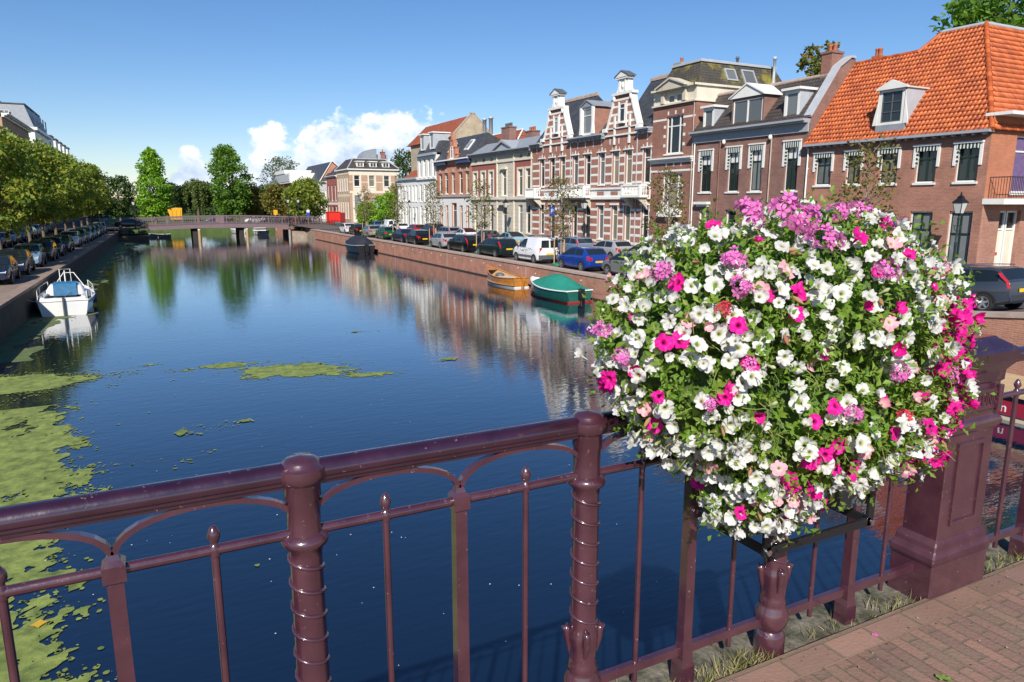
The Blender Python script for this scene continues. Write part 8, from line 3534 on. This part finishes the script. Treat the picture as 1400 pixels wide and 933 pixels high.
def make_lamp():
 t = thing('street_lamp', 'lamp', 'street lamp')
 b = MB()
 b.lathe([(.16, 0), (.16, .12), (.11, .2), (.12, .5), (.09, .56), (.075, .9), (.06, 1.0), (.055, 2.2), (.065, 2.25), (.045, 2.3), (.04, 3.25), (.06, 3.3), (.03, 3.4), (.05, 3.5), (.03, 3.55)], n=12)
 b.tube([(-.32, 0, 3.0), (.32, 0, 3.0)], .018, 6)
 for sx in (-1, 1):
  b.tube([(sx * .05, 0, 2.75), (sx * .2, 0, 2.85), (sx * .28, 0, 3.0)], .014, 5)
 b.build('lamp_post', mk('dark_green_lamp_paint', (.015, .03, .028), .4) if 'lampgreen' not in M else M['lampgreen'], t)
 b = MB()
 def sq(h, z):
  return [(-h, -h, z), (h, -h, z), (h, h, z), (-h, h, z)]
 b.loft([sq(.12, 3.56), sq(.21, 4.02)], smooth=False)
 g = b.build('lantern_glass', M['lampglass'], t, recalc=True)
 b = MB()
 b.loft([sq(.10, 3.50), sq(.125, 3.56)], smooth=False)
 b.loft([sq(.24, 4.02), sq(.24, 4.05), sq(.10, 4.22), sq(.11, 4.26), sq(.03, 4.36), sq(.012, 4.5)], smooth=False)
 for sx, sy in ((-1, -1), (1, -1), (1, 1), (-1, 1)):
  b.tube([(sx * .122, sy * .122, 3.56), (sx * .213, sy * .213, 4.03)], .014, 5)
 b.build('lantern_cap', M['black'], t, recalc=True)
 return t


def build_furniture():
 lg = mk('lamp_green', (.015, .03, .028), .4)
 M['lampgreen'] = lg
 g = 'old lantern street lamps'
 spots = [(32.55, 19.7, 0.3, 'lantern lamp post before the orange roofed house, right of the flowers'), (32.55, 50.7, .12, 'lantern lamp post before the striped brick house'), (32.55, 65.3, .12, 'lantern lamp post before the beige house door'),
             (32.55, 95.0, .12, 'lantern lamp post before the white houses'), (20.7, 120.2, .55, 'left one of two lamps at the right end of the far bridge'), (22.3, 120.2, .55, 'right one of two lamps at the right end of the far bridge'),
             (-1.4, 119.8, .2, 'lamp post at the left end of the far bridge')]
 p = make_lamp()
 for i, (u, v, z, lab) in enumerate(spots):
  if i == 0:
   p.location = (u, v, z - .15)
   p['label'], p['group'] = lab, g
  else:
   dup(p, (u, v, z), 0, lab, g)
 # blue parking sign
 t = thing('parking_sign', 'blue parking sign on a thin pole before the striped house', 'sign', (26.3, 45.3, 0))
 b = MB()
 b.tube([(26.3, 45.3, 0), (26.3, 45.3, 4.1)], .035, 8)
 b.build('pole', M['zinc'], t)
 b = MB()
 b.box(26.1, 26.5, 45.22, 45.26, 3.2, 3.85)
 s = b.build('sign_panel', mk('sign_blue', (.01, .06, .42), .4), t)
 V, F = text_mesh('P', .45, .004)
 b = MB()
 b.add([(26.3 + v[0], 45.214 - v[2], 3.54 + v[1]) for v in V], F)
 b.build('letter', M['white'], s, recalc=True)
 # blue and white sign near the far bridge, yellow sign
 t = thing('information_sign', 'blue and white sign on a pole at the right end of the far bridge', 'sign', (24.0, 121, .3))
 b = MB()
 b.tube([(24.0, 121, .3), (24.0, 121, 3.2)], .05, 6)
 b.build('pole', M['zinc'], t)
 b = MB()
 b.box(23.72, 24.2, 120.9, 120.95, 1.7, 2.5)
 b.build('blue_panel', mk('panel_blue', (.03, .07, .42), .4), t)
 b = MB()
 b.box(23.72, 24.2, 120.9, 120.95, 2.52, 2.95)
 b.build('white_panel', mk('panel_white', (.7, .68, .66), .5), t)
 t = thing('yellow_sign', 'yellow sign board beyond the far bridge railing', 'sign', (20.05, 129.0, 0))
 b = MB()
 b.tube([(20.05, 129, -1), (20.05, 129, 2.6)], .05, 6)
 b.build('pole', M['zinc'], t)
 b = MB()
 b.box(19.72, 20.38, 128.9, 128.95, 2.05, 2.85)
 b.build('sign_panel', mk('panel_yellow', (.75, .36, .01), .5), t)
 # red site cabin with its open side as a block in shaded red, grey bin
 rd = mk('bright_red_paint', (.70, .025, .015), .5, var=.06)
 t = thing('site_cabin', 'bright red site cabin standing at the right end of the far bridge', 'cabin', (30.2, 124.5, 0))
 b = MB()
 b.box(27.85, 29.75, 123.0, 125.2, .1, 2.5)
 b.build('cabin_body', rd, t)
 b = MB()
 b.box(29.75, 30.6, 123.1, 125.1, .1, 2.42)
 b.build('shaded_hatch', mk('shaded_red_inside', (.22, .012, .012), .6), t)  # solid block, its dark red stands in for the shaded opening
 b = MB()
 b.box(27.78, 29.82, 122.9, 125.3, 2.5, 2.58)
 b.build('cabin_roof', rd, t)
 t = thing('waste_bin', 'dark grey waste container before the red site cabin', 'bin', (27.4, 116.6, 0))
 b = MB()
 b.loft([[(27.75 + h * sx, 116.6 + h * sy, z) for sx, sy in ((-1, -1), (1, -1), (1, 1), (-1, 1))] for h, z in ((.42, .03), (.5, .75), (.53, .75), (.53, .83))], smooth=False)
 b.build('bin_body', mk('bin_grey', (.06, .075, .085), .5), t, recalc=True)
 b = MB()
 b.loft([[(27.75 + h * sx, 116.6 + h * sy, z) for sx, sy in ((-1, -1), (1, -1), (1, 1), (-1, 1))] for h, z in ((.54, .83), (.4, 1.0))], smooth=False)
 b.build('bin_lid', M['darkgrey'], t, recalc=True)
 # yellow skip beyond the bridge on the left, crane arm
 t = thing('skip_container', 'yellow open skip container beyond the left part of the far bridge', 'container', (5.2, 152, 0))
 b = MB()
 b.prism([(4.4, 151.5, .9), (6.3, 151.5, .9), (6.4, 151.5, 3.1), (5.2, 151.5, 3.15), (3.9, 151.5, 2.8)], (0, 2.0, 0))
 b.build('skip_body', mk('skip_yellow', (.72, .36, .015), .5, var=.12), t)
 b = MB()
 b.prism([(3.95, 151.52, 2.81), (5.2, 151.52, 3.16), (6.38, 151.52, 3.11), (6.38, 153.4, 3.11), (5.2, 153.4, 3.16), (3.95, 153.4, 2.81)], (0, 0, .04))
 b.build('skip_inside_shade', M['black'], t)  # black sheet on the solid skip, standing in for the shaded inside
 b = MB()
 for q in (4.6, 5.3, 6.0):
  b.box(q, q + .1, 151.44, 151.5, 1.0, 2.7)
 b.build('skip_ribs', mk('skip_rib', (.6, .28, .012), .5), t)
 t = thing('green_utility_box', 'green utility cabinet at the left end of the far bridge', 'cabinet', (-6.4, 119.5, 0))
 b = MB()
 b.box(-7.2, -5.9, 119.2, 119.8, .05, 1.25)
 b.build('cabinet_body', mk('cabinet_green', (.02, .12, .08), .5), t)
 b = MB()
 b.box(-7.25, -5.85, 119.15, 119.85, 1.25, 1.32)
 b.build('cabinet_lid', M['darkgrey'], t)
 # bicycles on the far bridge and its right end
 rng = random.Random(8)
 p = make_bike()
 g = 'bicycles leaning along the far bridge railing'
 lab = 'dark bicycle leaning on the railing of the far bridge'
 k = 0
 for i in range(26):
  u = 15.0 + i * .44
  z = .62 + .26 * (1 - ((min(u, 20.9) - 10.8) / 10.5) ** 2)
  loc, rz = (u, 121.15 + rng.uniform(-.05, .15), z), R(90) + rng.uniform(-.9, .9)
  if i == 0:
   p.location, p.rotation_euler = loc, (0, 0, rz)
   p['label'], p['group'] = lab, g
  else:
   dup(p, loc, rz, lab, g)
 g2 = 'bicycles parked at the right end of the far bridge'
 for i in range(6):
  dup(p, (26.6 + i * .35, 118.6 - i * .5, .42 - .035 * i), R(60) + rng.uniform(-.3, .3), 'bicycle parked on the quay corner left of the red cabin', g2)
 # mooring line bollards? only the lines the boats hang on
 t = tag(MBrope([(21.4, 33.75, -.75), (22.2, 32.2, -.85), (22.95, 30.2, -.6)]), 'thin mooring rope from the green covered boat to the quay wall', 'rope')
 t = tag(MBrope([(21.7, 41.4, -.7), (22.4, 40.6, -.8), (22.95, 39.8, -.55)]), 'thin mooring rope from the rowing boat to the quay wall', 'rope')
 t = tag(MBrope([(-4.9, 42.0, -.6), (-5.2, 41.2, -.7), (-5.45, 40.4, -.3)]), 'thin mooring rope from the white cabin boat to the left wall', 'rope')


def MBrope(p):
 b = MB()
 p = [Vector(q) for q in p]
 pts = []
 for i in range(9):
  f = i / 8
  pts.append(p[0] * (1 - f) ** 2 + p[1] * 2 * f * (1 - f) + p[2] * f * f)
 b.tube(pts, .014, 5)
 return b.build('mooring_rope', M['darkgrey'])


# ================================================================== DUCKWEED
def build_duckweed():
 cell = .065
 def region(u0, u1, v0, v1, fn, name, label, m, cell=cell, z=WZ + .006, fringe=22000):
  nu, nv = int((u1 - u0) / cell), int((v1 - v0) / cell)
  f = [[fn(u0 + i * cell, v0 + j * cell) for i in range(nu + 1)] for j in range(nv + 1)]
  V, F, cache = [], [], {}
  def vert(key, p):
   if key not in cache:
    cache[key] = len(V)
    V.append((p[0], p[1], z))
   return cache[key]
  for j in range(nv):
   for i in range(nu):
    for tri in (((i, j), (i + 1, j), (i + 1, j + 1)), ((i, j), (i + 1, j + 1), (i, j + 1))):
     vals = [f[q[1]][q[0]] for q in tri]
     if max(vals) <= 0:
      continue
     poly = []
     for k in range(3):
      a, c = tri[k], tri[(k + 1) % 3]
      fa, fc = vals[k], vals[(k + 1) % 3]
      pa = (u0 + a[0] * cell, v0 + a[1] * cell)
      pc = (u0 + c[0] * cell, v0 + c[1] * cell)
      if fa > 0:
       poly.append(vert(a, pa))
      if (fa > 0) != (fc > 0):
       t = fa / (fa - fc)
       poly.append(vert((min(a, c), max(a, c)), (pa[0] + (pc[0] - pa[0]) * t, pa[1] + (pc[1] - pa[1]) * t)))
     if len(poly) >= 3:
      F.append(poly)
  # loose fronds thinning out round the mats
  q = random.Random(len(F))
  for _ in range(fringe):
   i, j = q.randrange(nu), q.randrange(nv)
   if -.34 < f[j][i] < .0 and q.random() < (1 + f[j][i] / .34) ** 2:
    x, y, r = u0 + (i + q.random()) * cell, v0 + (j + q.random()) * cell, q.choice((.008, .012, .018, .03, .045))
    k0 = len(V)
    a0 = q.random() * 6
    for k in range(6):
     rr = r * q.uniform(.6, 1.2)
     V.append((x + rr * math.cos(a0 + k * 1.047), y + rr * math.sin(a0 + k * 1.047), z))
    F.append([k0 + k for k in range(6)])
  me = bpy.data.meshes.new(name)
  me.from_pydata(V, [], F)
  me.materials.append(m)
  o = bpy.data.objects.new(name, me)
  COL.objects.link(o)
  tag(o, label, 'duckweed')
  o['kind'] = 'stuff'
  return o
 m = mk('duckweed', (0.13, 0.19, 0.04), .8, var=.45, vscale=4, col2=(0.27, 0.33, 0.075), bump=.008, bscale=55, coord='Object', detail=9)
 nz = lambda u, v, s, o=0: noise.fractal(Vector((u * s + o, v * s, 3.1 + o)), 0.38, 2.2, 6) * .62
 def gauss(u, v, cu, cv, ru, rv, rot=0.0):
  c, s = math.cos(rot), math.sin(rot)
  x, y = (u - cu) * c + (v - cv) * s, -(u - cu) * s + (v - cv) * c
  return math.exp(-((x / ru) ** 2 + (y / rv) ** 2))
 def main(u, v):
  a = max(gauss(u, v, 4.3, 24.0, 2.6, 1.3, R(-25)), .9 * gauss(u, v, 1.9, 26.0, 1.5, .55, R(0)), .8 * gauss(u, v, 6.2, 22.5, 1.0, .6, R(-10)), .5 * gauss(u, v, -0.6, 27.3, .9, .35))
  return a - .56 + .50 * nz(u, v, .55) + .34 * nz(u, v, 2.3, 5) - .06
 region(-2, 9.5, 20, 29, main, 'duckweed', 'green duckweed patch floating in the middle of the canal', m, z=WZ + 0.008)
 def left(u, v):
  edge = -1.2 - .10 * (v - 16)
  a = max(0, min(1.2, (edge - u) / 1.5 + .45)) if v < 24 else 0
  a = max(a, .95 * gauss(u, v, -2.6, 12.0, 1.5, 2.2), 1.1 * gauss(u, v, -3.2, 18.0, 2.4, 3.5))
  return a - .80 + .80 * nz(u, v, .45, 2) + .40 * nz(u, v, 1.5, 7) + .42 * nz(u, v, 3.6, 17) - .04
 region(-6.4, 1.5, 7.5, 23.0, left, 'duckweed', 'green duckweed covering the water at the left edge near the bridge', m, z=WZ + 0.012)
 def shade(u, v):
  a = gauss(u, v, -4.0, 26.2, 2.2, 1.7, R(0)) if v > 23.4 else 0
  return a - .48 + .45 * nz(u, v, .6, 11) + .1 * nz(u, v, 2.6, 3)
 region(-6.0, 0.5, 22.4, 29.5, shade, 'duckweed', 'shaded duckweed patch before the cabin boat', m, z=WZ + 0.016)
 def wallw(u, v):
  d = u - QL(v)
  a = max(0, 1 - d / (2.2 + .03 * v))
  return a - .60 + .62 * nz(u * 1.6, v * .5, .55, 21)
 region(-6.0, 3.0, 30, 116, wallw, 'duckweed', 'thin duckweed along the foot of the shaded left wall', mk('dull_duckweed', (.10, .135, .045), .85, var=.3, vscale=2), cell=.3)
 def bits(u, v):
  a = max(.7 * gauss(u, v, 1.5, 18.9, .9, .5), .55 * gauss(u, v, .4, 18.6, .7, .4), .6 * gauss(u, v, 9.3, 23.3, 1.1, .5), .5 * gauss(u, v, 8.4, 30.3, 1.3, .35), .5 * gauss(u, v, .6, 15.2, .4, .3))
  return a - .72 + .62 * nz(u, v, .9, 31)
 region(-.6, 11.5, 14, 31.5, bits, 'duckweed', 'small scattered scraps of duckweed on the open water', m, z=WZ + 0.020)
 # petals and leaves afloat
 rng = random.Random(12)
 b = MB()
 for i in range(110):
  v = 7 + 26 * rng.random() ** 1.3
  u = rng.uniform(-3, 12) * (.4 + v / 40)
  r = rng.uniform(.006, .015)
  a0 = rng.random() * 6
  b.add([(u + r * math.cos(a0 + k * 1.2566), v + r * math.sin(a0 + k * 1.2566), WZ + .026) for k in range(5)], [(0, 1, 2, 3, 4)])
 o = b.build('floating_petals', M['white'])
 tag(o, 'tiny pale petals and fluff scattered on the water', 'petals')
 o['kind'] = 'stuff'
 b = MB()
 u, v = -1.75, 10.6
 b.add([(u + .11 * (1 if k % 2 == 0 else .6) * math.cos(k * .785), v + .11 * (1 if k % 2 == 0 else .6) * math.sin(k * .785), WZ + .030) for k in range(8)], [tuple(range(8))])
 tag(b.build('floating_leaf', mk('yellow_leaf', (.55, .33, .03), .6)), 'yellow leaf afloat at the lower left edge', 'leaf')


build_cars()
build_trees()
build_boats()
build_far_bridge()
build_furniture()
build_duckweed()
for o in bpy.data.objects:
 if '_o' in o:
  del o['_o']
